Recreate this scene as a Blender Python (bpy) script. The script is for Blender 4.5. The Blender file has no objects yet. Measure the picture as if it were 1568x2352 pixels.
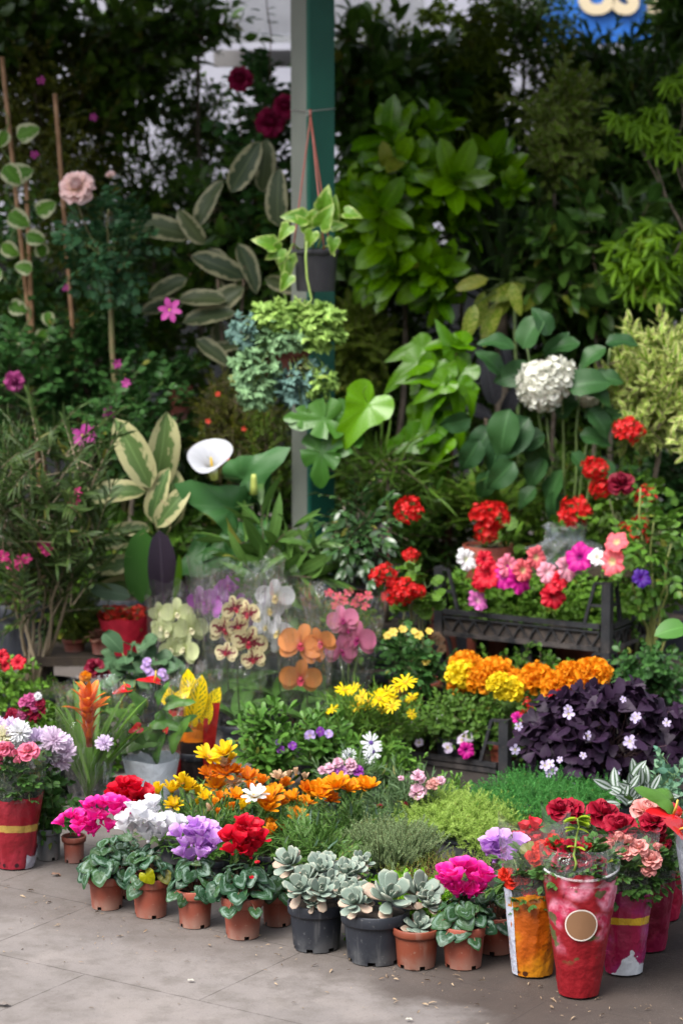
import bpy, math, random
import numpy as np
from math import sin, cos, pi, radians, atan, tan, sqrt, exp
from mathutils import Vector, Matrix

# ------------------------------------------------------------------ camera, light, exposure
S = bpy.context.scene
COL = S.collection
CAMZ, PITCH = 1.75, radians(8.0)
LENS, SENS = 85.0, 36.0
IW, IH = 1568.0, 2352.0
F = LENS / SENS * IH
cam = bpy.data.cameras.new('camera')
cam.sensor_fit = 'VERTICAL'; cam.sensor_height = SENS; cam.lens = LENS
cam.clip_start = 0.1; cam.clip_end = 500
cam.dof.use_dof = True; cam.dof.focus_distance = 5.6; cam.dof.aperture_fstop = 3.7
camo = bpy.data.objects.new('camera', cam); COL.objects.link(camo)
camo.location = (0, 0, CAMZ); camo.rotation_euler = (pi / 2 - PITCH, 0, 0)
S.camera = camo

SUN_EL, SUN_AZ = radians(56), radians(222)     # azimuth measured clockwise from +Y
w = bpy.data.worlds.new('World'); S.world = w; w.use_nodes = True
nt = w.node_tree; nt.nodes.clear()
out = nt.nodes.new('ShaderNodeOutputWorld'); bg = nt.nodes.new('ShaderNodeBackground')
sky = nt.nodes.new('ShaderNodeTexSky'); sky.sky_type = 'NISHITA'; sky.sun_disc = False
sky.sun_elevation = SUN_EL; sky.sun_rotation = SUN_AZ
sky.dust_density = 3.0
hs = nt.nodes.new('ShaderNodeHueSaturation'); hs.inputs['Saturation'].default_value = 0.35
nt.links.new(sky.outputs[0], hs.inputs['Color']); nt.links.new(hs.outputs[0], bg.inputs[0])
nt.links.new(bg.outputs[0], out.inputs[0]); bg.inputs[1].default_value = 0.145
sl = bpy.data.lights.new('sun', 'SUN'); sl.energy = 1.6; sl.angle = radians(36); sl.color = (1, .96, .9)
so = bpy.data.objects.new('sun', sl); COL.objects.link(so)
sd = Vector((sin(SUN_AZ) * cos(SUN_EL), cos(SUN_AZ) * cos(SUN_EL), sin(SUN_EL)))
so.rotation_euler = sd.to_track_quat('Z', 'Y').to_euler(); so.location = sd * 20
S.view_settings.view_transform = 'Standard'; S.view_settings.look = 'None'
S.view_settings.gamma = 1; S.view_settings.exposure = 1.4; S.view_settings.use_curve_mapping = False
S.render.engine = 'CYCLES'
S.cycles.max_bounces = 8; S.cycles.diffuse_bounces = 3; S.cycles.glossy_bounces = 3
S.cycles.transmission_bounces = 4; S.cycles.transparent_max_bounces = 24
S.cycles.caustics_reflective = False; S.cycles.caustics_refractive = False
S.cycles.use_denoising = True

rng = np.random.default_rng(11); random.seed(5)

def P(px, py, Y):
    """the point at ground distance Y that the photograph shows at (px, py) of a 1568 x 2352 picture"""
    a = (px - 784) / F; b = -(py - 1176) / F
    t = Y / (cos(PITCH) + b * sin(PITCH))
    return Vector((a * t, Y, CAMZ + (-sin(PITCH) + b * cos(PITCH)) * t))
def G(px, py):
    a = (px - 784) / F; b = -(py - 1176) / F
    t = -CAMZ / (-sin(PITCH) + b * cos(PITCH))
    return Vector((a * t, t * (cos(PITCH) + b * sin(PITCH)), 0))
def mpp(Y, z=0.2):
    return (Y * cos(PITCH) + (CAMZ - z) * sin(PITCH)) / F

# ------------------------------------------------------------------ mesh building
def U(a, b, n=None): return rng.uniform(a, b, n)
def nrm(a): return a / np.maximum(np.linalg.norm(a, axis=-1, keepdims=True), 1e-9)

class MB:
    def __init__(s): s.V = []; s.UV = []; s.Q = []; s.T = []; s.mq = []; s.mt = []; s.n = 0
    def add(s, V, Q=None, T=None, UV=None, m=0):
        V = np.asarray(V, float).reshape(-1, 3)
        s.V.append(V); s.UV.append(np.zeros((len(V), 2)) if UV is None else np.asarray(UV, float).reshape(-1, 2))
        if Q is not None and len(Q):
            Q = np.asarray(Q, int).reshape(-1, 4); s.Q.append(Q + s.n); s.mq.append(np.full(len(Q), m))
        if T is not None and len(T):
            T = np.asarray(T, int).reshape(-1, 3); s.T.append(T + s.n); s.mt.append(np.full(len(T), m))
        s.n += len(V)
    def inst(s, t, M, m=None):
        V, Q, T, UV, mq, mt = t
        M = np.asarray(M, float).reshape(-1, 4, 4); N = len(M); n = len(V)
        if not N: return
        W = np.einsum('kij,nj->kni', M[:, :3, :3], V) + M[:, None, :3, 3]
        s.V.append(W.reshape(-1, 3)); s.UV.append(np.tile(UV, (N, 1)))
        off = (np.arange(N) * n + s.n)[:, None, None]
        if len(Q):
            s.Q.append((Q[None] + off).reshape(-1, 4)); s.mq.append(np.tile(mq, N) if m is None else np.full(N * len(Q), m))
        if len(T):
            s.T.append((T[None] + off).reshape(-1, 3)); s.mt.append(np.tile(mt, N) if m is None else np.full(N * len(T), m))
        s.n += N * n
    def tmpl(s):
        return (np.concatenate(s.V), np.concatenate(s.Q) if s.Q else np.zeros((0, 4), int), np.concatenate(s.T) if s.T else np.zeros((0, 3), int),
                np.concatenate(s.UV), np.concatenate(s.mq) if s.mq else np.zeros(0, int), np.concatenate(s.mt) if s.mt else np.zeros(0, int))
    def mesh(s, name, mats, smooth=True):
        V, Q, T, UV, mq, mt = s.tmpl()
        me = bpy.data.meshes.new(name)
        nq, ntr = len(Q), len(T); nl = nq * 4 + ntr * 3
        me.vertices.add(len(V)); me.vertices.foreach_set('co', V.ravel())
        li = np.concatenate([Q.ravel(), T.ravel()]).astype(np.int32)
        me.loops.add(nl); me.loops.foreach_set('vertex_index', li)
        me.polygons.add(nq + ntr)
        me.polygons.foreach_set('loop_start', np.concatenate([np.arange(nq) * 4, nq * 4 + np.arange(ntr) * 3]).astype(np.int32))
        me.polygons.foreach_set('material_index', np.concatenate([mq, mt]).astype(np.int32))
        me.polygons.foreach_set('use_smooth', np.full(nq + ntr, smooth))
        uv = me.uv_layers.new(name='uv'); uv.data.foreach_set('uv', UV[li].ravel().astype(np.float32))
        for x in (mats if isinstance(mats, (list, tuple)) else [mats]): me.materials.append(x)
        me.update(calc_edges=True); me.validate()
        return me

def xf(pos, D, S, up=None, roll=0.0):
    """4x4 matrices: template +Y along D, +Z near up"""
    pos = np.asarray(pos, float).reshape(-1, 3); D = nrm(np.asarray(D, float).reshape(-1, 3)); N = len(pos)
    if len(D) < N: D = np.repeat(D, N, 0)
    up = np.array([[0, 0, 1.]]) if up is None else np.asarray(up, float).reshape(-1, 3)
    up = up + 1e-4 * np.array([[.3, .7, .1]])
    Z = nrm(up - (up * D).sum(1, keepdims=True) * D); X = np.cross(D, Z)
    r = np.broadcast_to(np.asarray(roll, float), (N,))[:, None]
    X, Z = X * np.cos(r) + Z * np.sin(r), Z * np.cos(r) - X * np.sin(r)
    S = np.asarray(S, float)
    if S.ndim < 2: S = np.repeat(np.broadcast_to(S, (N,))[:, None], 3, 1)
    M = np.zeros((N, 4, 4)); M[:, 3, 3] = 1
    M[:, :3, 0] = X * S[:, :1]; M[:, :3, 1] = D * S[:, 1:2]; M[:, :3, 2] = Z * S[:, 2:]; M[:, :3, 3] = pos
    return M

def tube(mb, pts, r0, r1=None, seg=6, m=0, cap=True):
    pts = np.asarray([tuple(p) for p in pts], float); n = len(pts); r1 = r0 if r1 is None else r1
    tg = np.gradient(pts, axis=0); tg = nrm(tg)
    ref = np.array([0, 0, 1.]) if abs(tg[0][2]) < .9 else np.array([1., 0, 0])
    V = []; UV = []
    for i in range(n):
        a = nrm(np.cross(tg[i], ref)); b = np.cross(tg[i], a); ref = np.cross(a, tg[i]) if False else ref
        r = r0 + (r1 - r0) * i / (n - 1)
        for k in range(seg):
            th = 2 * pi * k / seg; V.append(pts[i] + r * (cos(th) * a + sin(th) * b)); UV.append((k / seg, i / (n - 1)))
    Q = [(i * seg + k, i * seg + (k + 1) % seg, (i + 1) * seg + (k + 1) % seg, (i + 1) * seg + k) for i in range(n - 1) for k in range(seg)]
    T = []
    if cap:
        V += [pts[0], pts[-1]]; UV += [(0, 0), (0, 1)]; c0, c1 = n * seg, n * seg + 1
        T = [(c0, (k + 1) % seg, k) for k in range(seg)] + [(c1, (n - 1) * seg + k, (n - 1) * seg + (k + 1) % seg) for k in range(seg)]
    mb.add(V, Q, T, UV, m)

def curve(a, b, sag=0.0, n=6, wob=0.0, bow=None):
    a = np.array(tuple(a)); b = np.array(tuple(b)); t = np.linspace(0, 1, n)[:, None]
    p = a + (b - a) * t
    if bow is not None: p = p + 4 * t * (1 - t) * np.array(tuple(bow))
    p[:, 2] += (4 * t * (1 - t))[:, 0] * sag
    if wob: p[1:-1] += rng.normal(0, wob, (n - 2, 3))
    return p

def lathe(mb, prof, seg=40, c=(0, 0, 0), m=0, skip=None, wob=0):
    V = []; UV = []; n = len(prof)
    for i, (r, z) in enumerate(prof):
        for k in range(seg + 1):
            th = 2 * pi * k / seg; V.append((c[0] + r * cos(th), c[1] + r * sin(th), c[2] + z)); UV.append((k / seg, i / max(n - 1, 1)))
    Q = [(i * (seg + 1) + k, i * (seg + 1) + k + 1, (i + 1) * (seg + 1) + k + 1, (i + 1) * (seg + 1) + k) for i in range(n - 1) for k in range(seg)
         if not (skip and skip(i, k))]
    mb.add(V, Q, None, UV, m)

def box(mb, c, s, R=None, m=0):
    v = np.array([(x, y, z) for x in (-.5, .5) for y in (-.5, .5) for z in (-.5, .5)]) * np.array(s)
    if R is not None: v = v @ np.array(R).T
    v = v + np.array(tuple(c))
    q = [(0, 1, 3, 2), (4, 6, 7, 5), (0, 4, 5, 1), (2, 3, 7, 6), (0, 2, 6, 4), (1, 5, 7, 3)]
    uv = [(x, z) for x in (0, 1) for y in (0, 1) for z in (0, 1)]
    V = []; Qs = []; UV = []
    for f in q:
        b = len(V); V += [v[i] for i in f]; UV += [uv[i] for i in f]; Qs.append((b, b + 1, b + 2, b + 3))
    mb.add(V, Qs, None, UV, m)

def bar(mb, a, b, wd, th, up=(0, 0, 1), m=0):
    a = np.array(tuple(a), float); b = np.array(tuple(b), float); d = b - a; L = np.linalg.norm(d)
    M = xf([(a + b) / 2], [d], 1.0, [up])[0]
    box(mb, (a + b) / 2, (wd, L, th), M[:3, :3], m)

# ---- leaf and petal templates
def prof(a, b):
    tm = a / (a + b); k = tm ** a * (1 - tm) ** b
    return lambda t: np.clip(t, 1e-6, 1) ** a * np.clip(1 - t, 0, 1) ** b / k
OV, LAN, OBO, RND = prof(.55, .8), prof(.75, .95), prof(.9, .4), prof(.55, .42)
def STRAP(t): return np.minimum(1, .55 + t * 3) * (1 - t ** 3.0) ** .8
def leaf_t(wd=.45, pf=OV, rows=5, cols=4, fold=.25, bend=.4, wave=0., wn=2., cup=0., notch=0.):
    t = np.linspace(0, 1, rows + 1); u = np.linspace(-1, 1, cols + 1)
    if pf(np.array([.95]))[0] > .45: t = np.sin(t * pi / 2)
    hw = wd * pf(t) / 2; hw[0] = max(hw[0], .012)
    x = u[None] * hw[:, None]; yy = t[:, None] - notch * (1 - np.abs(u[None])) * t[:, None] ** 3 + 0 * x
    a = bend * yy
    y = np.sin(a) / bend if bend else yy; z = -(1 - np.cos(a)) / bend if bend else 0 * yy
    off = fold * np.abs(x) + cup * x * x / wd * 4
    if wave: off = off + wave * wd * np.sin(2 * pi * wn * t[:, None] + (u[None] > 0) * 1.9) * u[None] ** 2
    V = np.stack([x, y + off * np.sin(a), z + off * np.cos(a)], -1).reshape(-1, 3)
    UV = np.stack([(u[None] + 1) / 2 + 0 * x, t[:, None] + 0 * x], -1).reshape(-1, 2)
    c = cols + 1
    Q = [(i * c + k, i * c + k + 1, (i + 1) * c + k + 1, (i + 1) * c + k) for i in range(rows) for k in range(cols)]
    mb = MB(); mb.add(V, Q, None, UV); return mb.tmpl()
def disc_t(rf, rings=3, seg=22, zf=None, y0=0.0):
    V = [(0, y0, 0 if zf is None else zf(0, 0))]; UV = [(.5, 0)]; Q = []; T = []
    for j in range(1, rings + 1):
        for k in range(seg + 1):
            th = -pi + 2 * pi * k / seg; r = rf(th) * j / rings
            V.append((r * sin(th), y0 + r * cos(th), 0 if zf is None else zf(j / rings, th))); UV.append((k / seg, j / rings))
    c = seg + 1
    for k in range(seg): T.append((0, 1 + k + 1, 1 + k))
    for j in range(rings - 1):
        for k in range(seg): Q.append((1 + j * c + k, 1 + j * c + k + 1, 1 + (j + 1) * c + k + 1, 1 + (j + 1) * c + k))
    mb = MB(); mb.add(V, Q, T, UV); return mb.tmpl()
def surf(rf, fold, droop, wave=0, wn=5):
    def z(r, th):
        R = rf(th) * r; x, y = R * sin(th), R * cos(th); return fold * abs(x) - droop * max(0, y) ** 2 - .1 * x * x + wave * sin(wn * th) * r * r
    return z
def heart_r(tip=.3, nd=.75, nw=.38, R=.52):
    return lambda th: R * (1 - nd * exp(-((pi - abs(th)) / nw) ** 2)) * (1 - .13 * sin(abs(th)) ** 2 * (abs(th) < 1.5)) + tip * exp(-(th / .32) ** 2)
def lobed_r(lobes, base=.28, wl=.24):
    return lambda th: max([base * (1 - .6 * exp(-((pi - abs(th)) / .4) ** 2))] + [L * exp(-((th - a) / wl) ** 2) for a, L in lobes])
MAPLE = disc_t(lobed_r([(0, 1), (.8, .9), (-.8, .9), (1.6, .66), (-1.6, .66), (2.3, .4), (-2.3, .4)], .3, .2), 2, 44, lambda r, t: -.28 * r * r)
HEART2 = disc_t(lambda th: heart_r(.0, .6, .42, .42)(th) + .36 * exp(-(abs(th) / .34) ** 1.35), 4, 28, surf(lambda th: heart_r(.0, .6, .42, .42)(th) + .36 * exp(-(abs(th) / .34) ** 1.35), .3, .4, .02, 5))
IVYG = disc_t(lambda th: (.42 + .13 * cos(5 * th) + .05 * cos(11 * th)) * (1 - .6 * exp(-((pi - abs(th)) / .35) ** 2)), 2, 30, lambda r, t: .1 * r - .22 * r * r + .05 * r * sin(5 * t))
GERL = disc_t(lambda th: (.5 + .035 * cos(9 * th)) * (1 - .7 * exp(-((pi - abs(th)) / .3) ** 2)), 3, 30, lambda r, t: .14 * r - .1 * r * r + .04 * r * cos(7 * t))
CYCL = disc_t(heart_r(.12, .72, .33, .5), 4, 28, lambda r, t: .07 * r * abs(sin(t)) - .13 * r * r + .02 * r * sin(7 * t))
HEART = disc_t(lambda th: heart_r(.0, .6, .42, .4)(th) * (1 - .12 * (abs(th) < 1.2) * sin(abs(th) * 2.6)) + .62 * exp(-(abs(th) / .3) ** 1.35), 5, 32, surf(lambda th: heart_r(.0, .6, .42, .4)(th) * (1 - .12 * (abs(th) < 1.2) * sin(abs(th) * 2.6)) + .62 * exp(-(abs(th) / .3) ** 1.35), .34, .34, .02, 7))
MONST = disc_t(lambda th: heart_r(.25, .7, .4, .55)(th) * (1 - .45 * max(0, sin(abs(th) * 5.5 - 1.6)) ** 6 * (abs(th) > .45) * (abs(th) < 2.5)), 4, 60, surf(heart_r(.25, .7, .4, .55), .26, .34, .03, 6))
LEAF = leaf_t(.46, OV, 4, 2, .3, .5)
LEAFW = leaf_t(.56, OV, 5, 4, .25, .6, .06, 1.5)
LANCE = leaf_t(.24, LAN, 4, 2, .3, .5)
NARROW = leaf_t(.12, LAN, 4, 2, .3, .4)
BLADE = leaf_t(.07, STRAP, 6, 2, .35, .5)
SWORD = leaf_t(.085, STRAP, 6, 2, .4, .25)
OBOV = leaf_t(.42, OBO, 4, 2, .2, .4)
ROUND = leaf_t(.8, RND, 4, 4, .12, .4)
RUBBER = leaf_t(.42, prof(.5, .62), 8, 4, .28, .55, .05, 1.2)
BIGCALLA = disc_t(heart_r(.55, .6, .45, .45), 5, 30, lambda r, t: .3 * r * abs(sin(t)) - .22 * r * r + .05 * r * r * sin(5 * t))
OXT = MB()
for k_ in range(3):
    OXT.inst(leaf_t(1.25, lambda t: np.clip(t, .03, 1) ** .85 * np.clip(1.02 - t ** 9, 0, 1) ** .5, 4, 2, .22, .55, notch=.12), xf([(0, 0, 0)], [(sin(k_ * 2.094), cos(k_ * 2.094), -.05)], 1.0))
OXT = OXT.tmpl()

def shoot_t(n, lf, ls=.3, tilt=55, mode='spiral', bend=.25, t0=.12, r=.012, top=True, ls_end=.7, stem=True):
    """a leafy shoot along +Y, unit length"""
    mb = MB()
    ts = np.linspace(t0, .97, n); px = lambda t: np.array([0, t, -bend * t * t])
    if stem: tube(mb, [px(t) for t in np.linspace(0, 1, 5)], r, r * .4, 4, 1, False)
    for k, t in enumerate(ts):
        tl = radians(tilt * (1 - .45 * t)); Y = nrm(np.array([0, 1, -2 * bend * t]))
        if mode == 'spiral': az = [k * 2.4 + rng.normal(0, .2)]
        elif mode == 'opposite': az = [k * pi / 2, k * pi / 2 + pi]
        elif mode == 'flat2': az = [0, pi]
        else: az = [pi * (k % 2)]
        for a in az:
            X = np.array([1., 0, 0]); Z = np.cross(X, Y); rad = X * cos(a) + Z * sin(a)
            D = Y * cos(tl) + rad * sin(tl); N = (Y * sin(tl) - rad * cos(tl)) if mode in ('spiral', 'opposite') else Z + .15 * rad
            sc = ls * (1 - (1 - ls_end) * t) * rng.uniform(.8, 1.15)
            mb.inst(lf, xf([px(t)], [D], sc, [N], rng.normal(0, .25)), 0)
    if top: mb.inst(lf, xf([px(.97)], [(0, 1, -bend)], ls * ls_end, [(0, 0, 1)]), 0)
    return mb.tmpl()

# ------------------------------------------------------------------ materials
def lin(h):
    h = h.lstrip('#'); v = [int(h[i:i + 2], 16) / 255 for i in (0, 2, 4)]
    return tuple(x / 12.92 if x <= .04045 else ((x + .055) / 1.055) ** 2.4 for x in v)
def c4(c):
    if isinstance(c, str): c = lin(c)
    return (c[0], c[1], c[2], 1)
MC = {}
NOAGE = {'hydrangea', 'cineraria', 'monstera', 'arum', 'oxalis', 'broad_green', 'broad_plum', 'broad_light', 'broad_grey', 'plum_rubber', 'dusky_rubber', 'croton', 'cream_rubber', 'calla', 'anthurium', 'silver_stripe', 'arum_green', 'bromeliad', 'trailing_pothos', 'cream_splashed', 'sepal', 'calyx'}
class NT:
    def __init__(s, name):
        s.m = bpy.data.materials.new(name); s.m.use_nodes = True; s.t = s.m.node_tree; s.t.nodes.clear()
        s.o = s.n('OutputMaterial')
    def n(s, k, **kw):
        x = s.t.nodes.new('ShaderNode' + k)
        for a, b in kw.items(): setattr(x, a, b)
        return x
    def l(s, a, b): s.t.links.new(a, b)
    def val(s, sock, v):
        if hasattr(v, 'is_output'): s.l(v, sock)
        else: sock.default_value = v
    def math(s, op, a, b=0.0, c=0.0):
        x = s.n('Math', operation=op); s.val(x.inputs[0], a); s.val(x.inputs[1], b)
        if op in ('MULTIPLY_ADD', 'SMOOTH_MIN'): s.val(x.inputs[2], c)
        return x.outputs[0]
    def step(s, v, a, b):
        x = s.n('MapRange', interpolation_type='SMOOTHSTEP'); s.val(x.inputs['Value'], v)
        x.inputs['From Min'].default_value = a; x.inputs['From Max'].default_value = b; return x.outputs[0]
    def mix(s, f, a, b):
        x = s.n('Mix', data_type='RGBA'); s.val(x.inputs[0], f)
        for i, v in ((6, a), (7, b)):
            if hasattr(v, 'is_output'): s.l(v, x.inputs[i])
            else: x.inputs[i].default_value = c4(v)
        return x.outputs[2]
    def noise(s, scale, co=None, detail=3, rough=.55):
        x = s.n('TexNoise'); x.inputs['Scale'].default_value = scale; x.inputs['Detail'].default_value = detail; x.inputs['Roughness'].default_value = rough
        if co is not None: s.l(co, x.inputs['Vector'])
        return x.outputs[0]
    def co(s, kind='Object'): return s.n('TexCoord').outputs[kind]
    def uv(s):
        x = s.n('SeparateXYZ'); s.l(s.co('UV'), x.inputs[0]); return x.outputs[0], x.outputs[1]
    def rnd(s): return s.math('FRACT', s.math('ADD', s.n('NewGeometry').outputs['Random Per Island'], s.n('ObjectInfo').outputs['Random']))
    def bump(s, h, st=.3, d=.002):
        x = s.n('Bump'); x.inputs['Strength'].default_value = st; x.inputs['Distance'].default_value = d; s.l(h, x.inputs['Height']); return x.outputs[0]
    def pbr(s, col, rough=.5, spec=.5, normal=None, coat=0, metal=0, trans=0.0, tcol=None):
        b = s.n('BsdfPrincipled')
        if hasattr(col, 'is_output'): s.l(col, b.inputs['Base Color'])
        else: b.inputs['Base Color'].default_value = c4(col)
        s.val(b.inputs['Roughness'], rough); b.inputs['Specular IOR Level'].default_value = spec
        b.inputs['Metallic'].default_value = metal; b.inputs['Coat Weight'].default_value = coat
        if normal is not None: s.l(normal, b.inputs['Normal'])
        sh = b.outputs[0]
        if trans:
            tr = s.n('BsdfTranslucent'); tc = tcol if tcol is not None else col
            if hasattr(tc, 'is_output'): s.l(tc, tr.inputs[0])
            else: tr.inputs[0].default_value = c4(tc)
            mx = s.n('MixShader'); mx.inputs[0].default_value = trans; s.l(sh, mx.inputs[1]); s.l(tr.outputs[0], mx.inputs[2]); sh = mx.outputs[0]
        s.l(sh, s.o.inputs[0]); return s.m

def leafm(key, c1, c2, rough=.4, spec=.26, pat=None, pc=None, trans=.22, w=.16, rib=None, sc=9, age=True):
    if key in MC: return MC[key]
    if key in NOAGE: age = False
    s = NT(key + '_leaf'); u, v = s.uv(); r = s.rnd()
    sat = lambda c: tuple(max(0.0, (sum(c[:3]) / 3) + (x - sum(c[:3]) / 3) * 1.25) * 1.1 for x in c[:3])
    warm = lambda c: (c[0] + .11 * c[1], c[1], c[2] * .82) if c[0] < c[1] and c[2] < c[1] * .7 else c
    if rough < .56: c1, c2 = warm(sat(c1)), warm(sat(c2))
    col = s.mix(r, c1, c2)
    if rib is None: rib = .35
    d = s.math('ABSOLUTE', s.math('SUBTRACT', u, .5))
    if pat in ('edge', 'spots', 'croton', 'stripe', None) :
        nz = s.noise(sc, s.co('UV'), 3)
        if pat == 'edge':
            oi = s.n('CombineXYZ'); s.l(u, oi.inputs[0]); s.l(v, oi.inputs[1]); s.l(s.math('MULTIPLY', r, 40), oi.inputs[2])
            nz = s.noise(7, oi.outputs[0], 2)
            e = s.math('ADD', s.math('ADD', s.math('MULTIPLY', d, 2), s.math('MULTIPLY', s.math('SUBTRACT', nz, .5), w * 3.2)), s.math('MULTIPLY', s.math('SUBTRACT', v, .5), .1))
            col = s.mix(s.step(e, 1 - w * 1.25, 1 - w * .9), col, pc)
        elif pat == 'spots':
            oi = s.n('CombineXYZ'); s.l(u, oi.inputs[0]); s.l(s.math('MULTIPLY', v, 2), oi.inputs[1]); s.l(s.math('MULTIPLY', r, 40), oi.inputs[2])
            nz = s.noise(sc, oi.outputs[0], 2); col = s.mix(s.step(nz, .5, .6), col, pc)
        elif pat == 'croton':
            ph = s.math('MULTIPLY', s.math('ADD', v, s.math('MULTIPLY', d, -.5)), 55)
            b = s.math('MULTIPLY', s.step(s.math('ADD', s.math('SINE', ph), s.math('MULTIPLY', s.math('SUBTRACT', nz, .5), 4.0)), .5, .9), s.step(d, .04, .09))
            col = s.mix(s.math('MULTIPLY', b, s.step(d, .46, .38)), col, pc)
        elif pat == 'stripe':
            b = s.math('MULTIPLY', s.step(d, .07, .13), s.step(d, .36, .29)); col = s.mix(b, col, pc)
        if pat != 'croton':
            lv = s.step(s.math('ABSOLUTE', s.math('SINE', s.math('MULTIPLY', s.math('SUBTRACT', v, s.math('MULTIPLY', d, .9)), 26))), .3, .0)
            col = s.mix(s.math('MULTIPLY', lv, .16), col, tuple(min(1, x * 1.9 + .01) for x in (lin(c2) if isinstance(c2, str) else c2[:3])))
        if rib: col = s.mix(s.math('MULTIPLY', s.step(d, .035, .012), rib), col, c4(tuple(min(1, x * 2.2 + .03) for x in (lin(c2) if isinstance(c2, str) else c2[:3])))[:3])
    elif pat == 'cyc':       # polar uv: u the angle, v the radius
        oi = s.n('CombineXYZ'); s.l(u, oi.inputs[0]); s.l(v, oi.inputs[1]); s.l(s.math('MULTIPLY', r, 40), oi.inputs[2])
        nz = s.noise(10, oi.outputs[0], 3)
        vv = s.math('ADD', v, s.math('MULTIPLY', s.math('SUBTRACT', nz, .5), .75))
        band = s.math('MULTIPLY', s.step(vv, .42, .6), s.step(vv, .92, .76))
        patch = s.step(s.noise(3.2, oi.outputs[0], 2), .4, .6); col = s.mix(s.math('MULTIPLY', s.math('MULTIPLY', band, patch), .75), col, pc)
        vein = s.step(s.math('ABSOLUTE', s.math('SINE', s.math('MULTIPLY', u, pi * 9))), .1, .03)
        col = s.mix(s.math('MULTIPLY', vein, s.math('MULTIPLY', .34, s.step(v, 1.0, .6))), col, pc)
    elif pat == 'veins':
        vein = s.step(s.math('ABSOLUTE', s.math('SINE', s.math('MULTIPLY', u, pi * 9))), .14, .03)
        col = s.mix(s.math('MULTIPLY', vein, .35), col, pc)
    elif pat == 'rim':
        oi = s.n('CombineXYZ'); s.l(u, oi.inputs[0]); s.l(v, oi.inputs[1]); s.l(s.math('MULTIPLY', r, 40), oi.inputs[2])
        col = s.mix(s.step(s.math('ADD', v, s.math('MULTIPLY', s.math('SUBTRACT', s.noise(9, oi.outputs[0], 2), .5), 1.1)), .8, .88), col, pc)
    elif pat == 'zone':
        b = s.math('MULTIPLY', s.step(v, .45, .6), s.step(v, .85, .7)); col = s.mix(s.math('MULTIPLY', b, .5), col, pc)
    if age:                      # an old yellowing leaf here and there, and blotches
        col = s.mix(s.math('MULTIPLY', s.step(s.math('FRACT', s.math('MULTIPLY', r, 7.31)), .972, .99), .65), col, (.22, .19, .03))
        col = s.mix(s.math('MULTIPLY', s.step(s.noise(23, s.co('Object'), 4), .6, .75), .35), col, tuple(x * .55 for x in (lin(c1) if isinstance(c1, str) else c1[:3])))
    m = s.pbr(col, s.math('ADD', rough - .06, s.math('MULTIPLY', s.noise(35, s.co('Object'), 2), .16)), spec, s.bump(s.noise(60, s.co('Object'), 2), .2, .003), trans=trans)
    MC[key] = m; return m

def petal(key, base, main, tip=None, rough=.55, trans=.3, var=.12, streak=None, pos=(.0, .35), vd=True):
    if key in MC: return MC[key]
    s = NT(key + '_petal'); u, v = s.uv()
    col = s.mix(s.step(v, pos[0], pos[1]), base, main)
    if tip: col = s.mix(s.step(v, .7, 1.0), col, tip)
    d = s.math('ABSOLUTE', s.math('SUBTRACT', u, .5))
    if streak: col = s.mix(s.math('MULTIPLY', s.step(d, .14, .04), s.step(v, .9, .5)), col, streak)
    vein = s.math('MULTIPLY', s.math('POWER', s.math('ABSOLUTE', s.math('SINE', s.math('MULTIPLY', u, 40))), 3), .12)
    mc = lin(main) if isinstance(main, str) else main[:3]
    dark = tuple(x * .62 for x in mc)
    col = s.mix(vein, col, dark)
    col = s.mix(s.math('MULTIPLY', s.rnd(), var * 2.2), col, tuple(x * .7 for x in mc))
    MC[key] = s.pbr(col, rough, .3, None, trans=trans); return MC[key]

def plain(key, c1, c2=None, rough=.5, spec=.5, sc=20, bump=.0, metal=0, coat=0, trans=0, bd=.002):
    if key in MC: return MC[key]
    s = NT(key); n = s.noise(sc, s.co('Object'), 5)
    col = s.mix(s.step(n, .3, .7), c1, c2 if c2 is not None else c1)
    MC[key] = s.pbr(col, rough, spec, s.bump(n, bump, bd) if bump else None, coat, metal, trans); return MC[key]

def potm(key, c1, c2, dirt, rough=.5):
    if key in MC: return MC[key]
    s = NT(key); o = s.co('Object'); n = s.noise(16, o, 5); n2 = s.noise(90, o, 3)
    col = s.mix(s.step(n, .35, .7), c1, c2)
    z = s.n('SeparateXYZ'); s.l(o, z.inputs[0])
    orr = s.n('ObjectInfo').outputs['Random']; col = s.mix(s.math('MULTIPLY', orr, .45), col, tuple(x * .62 for x in c1))
    low = s.math('MULTIPLY', s.step(z.outputs[2], .05, .0), s.step(n, .35, .6))
    col = s.mix(s.math('MULTIPLY', low, s.math('MULTIPLY_ADD', orr, .4, .4)), col, dirt)
    run = s.n('Mapping'); run.inputs['Scale'].default_value = (60, 60, 6); s.l(o, run.inputs[0]); col = s.mix(s.math('MULTIPLY', s.step(s.noise(1.0, run.outputs[0], 4), .56, .72), .3), col, dirt)
    col = s.mix(s.math('MULTIPLY', s.step(n2, .62, .72), .45), col, dirt)
    MC[key] = s.pbr(col, s.math('ADD', rough, s.math('MULTIPLY', n, .2)), .4, s.bump(n2, .1, .001)); return MC[key]

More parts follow.
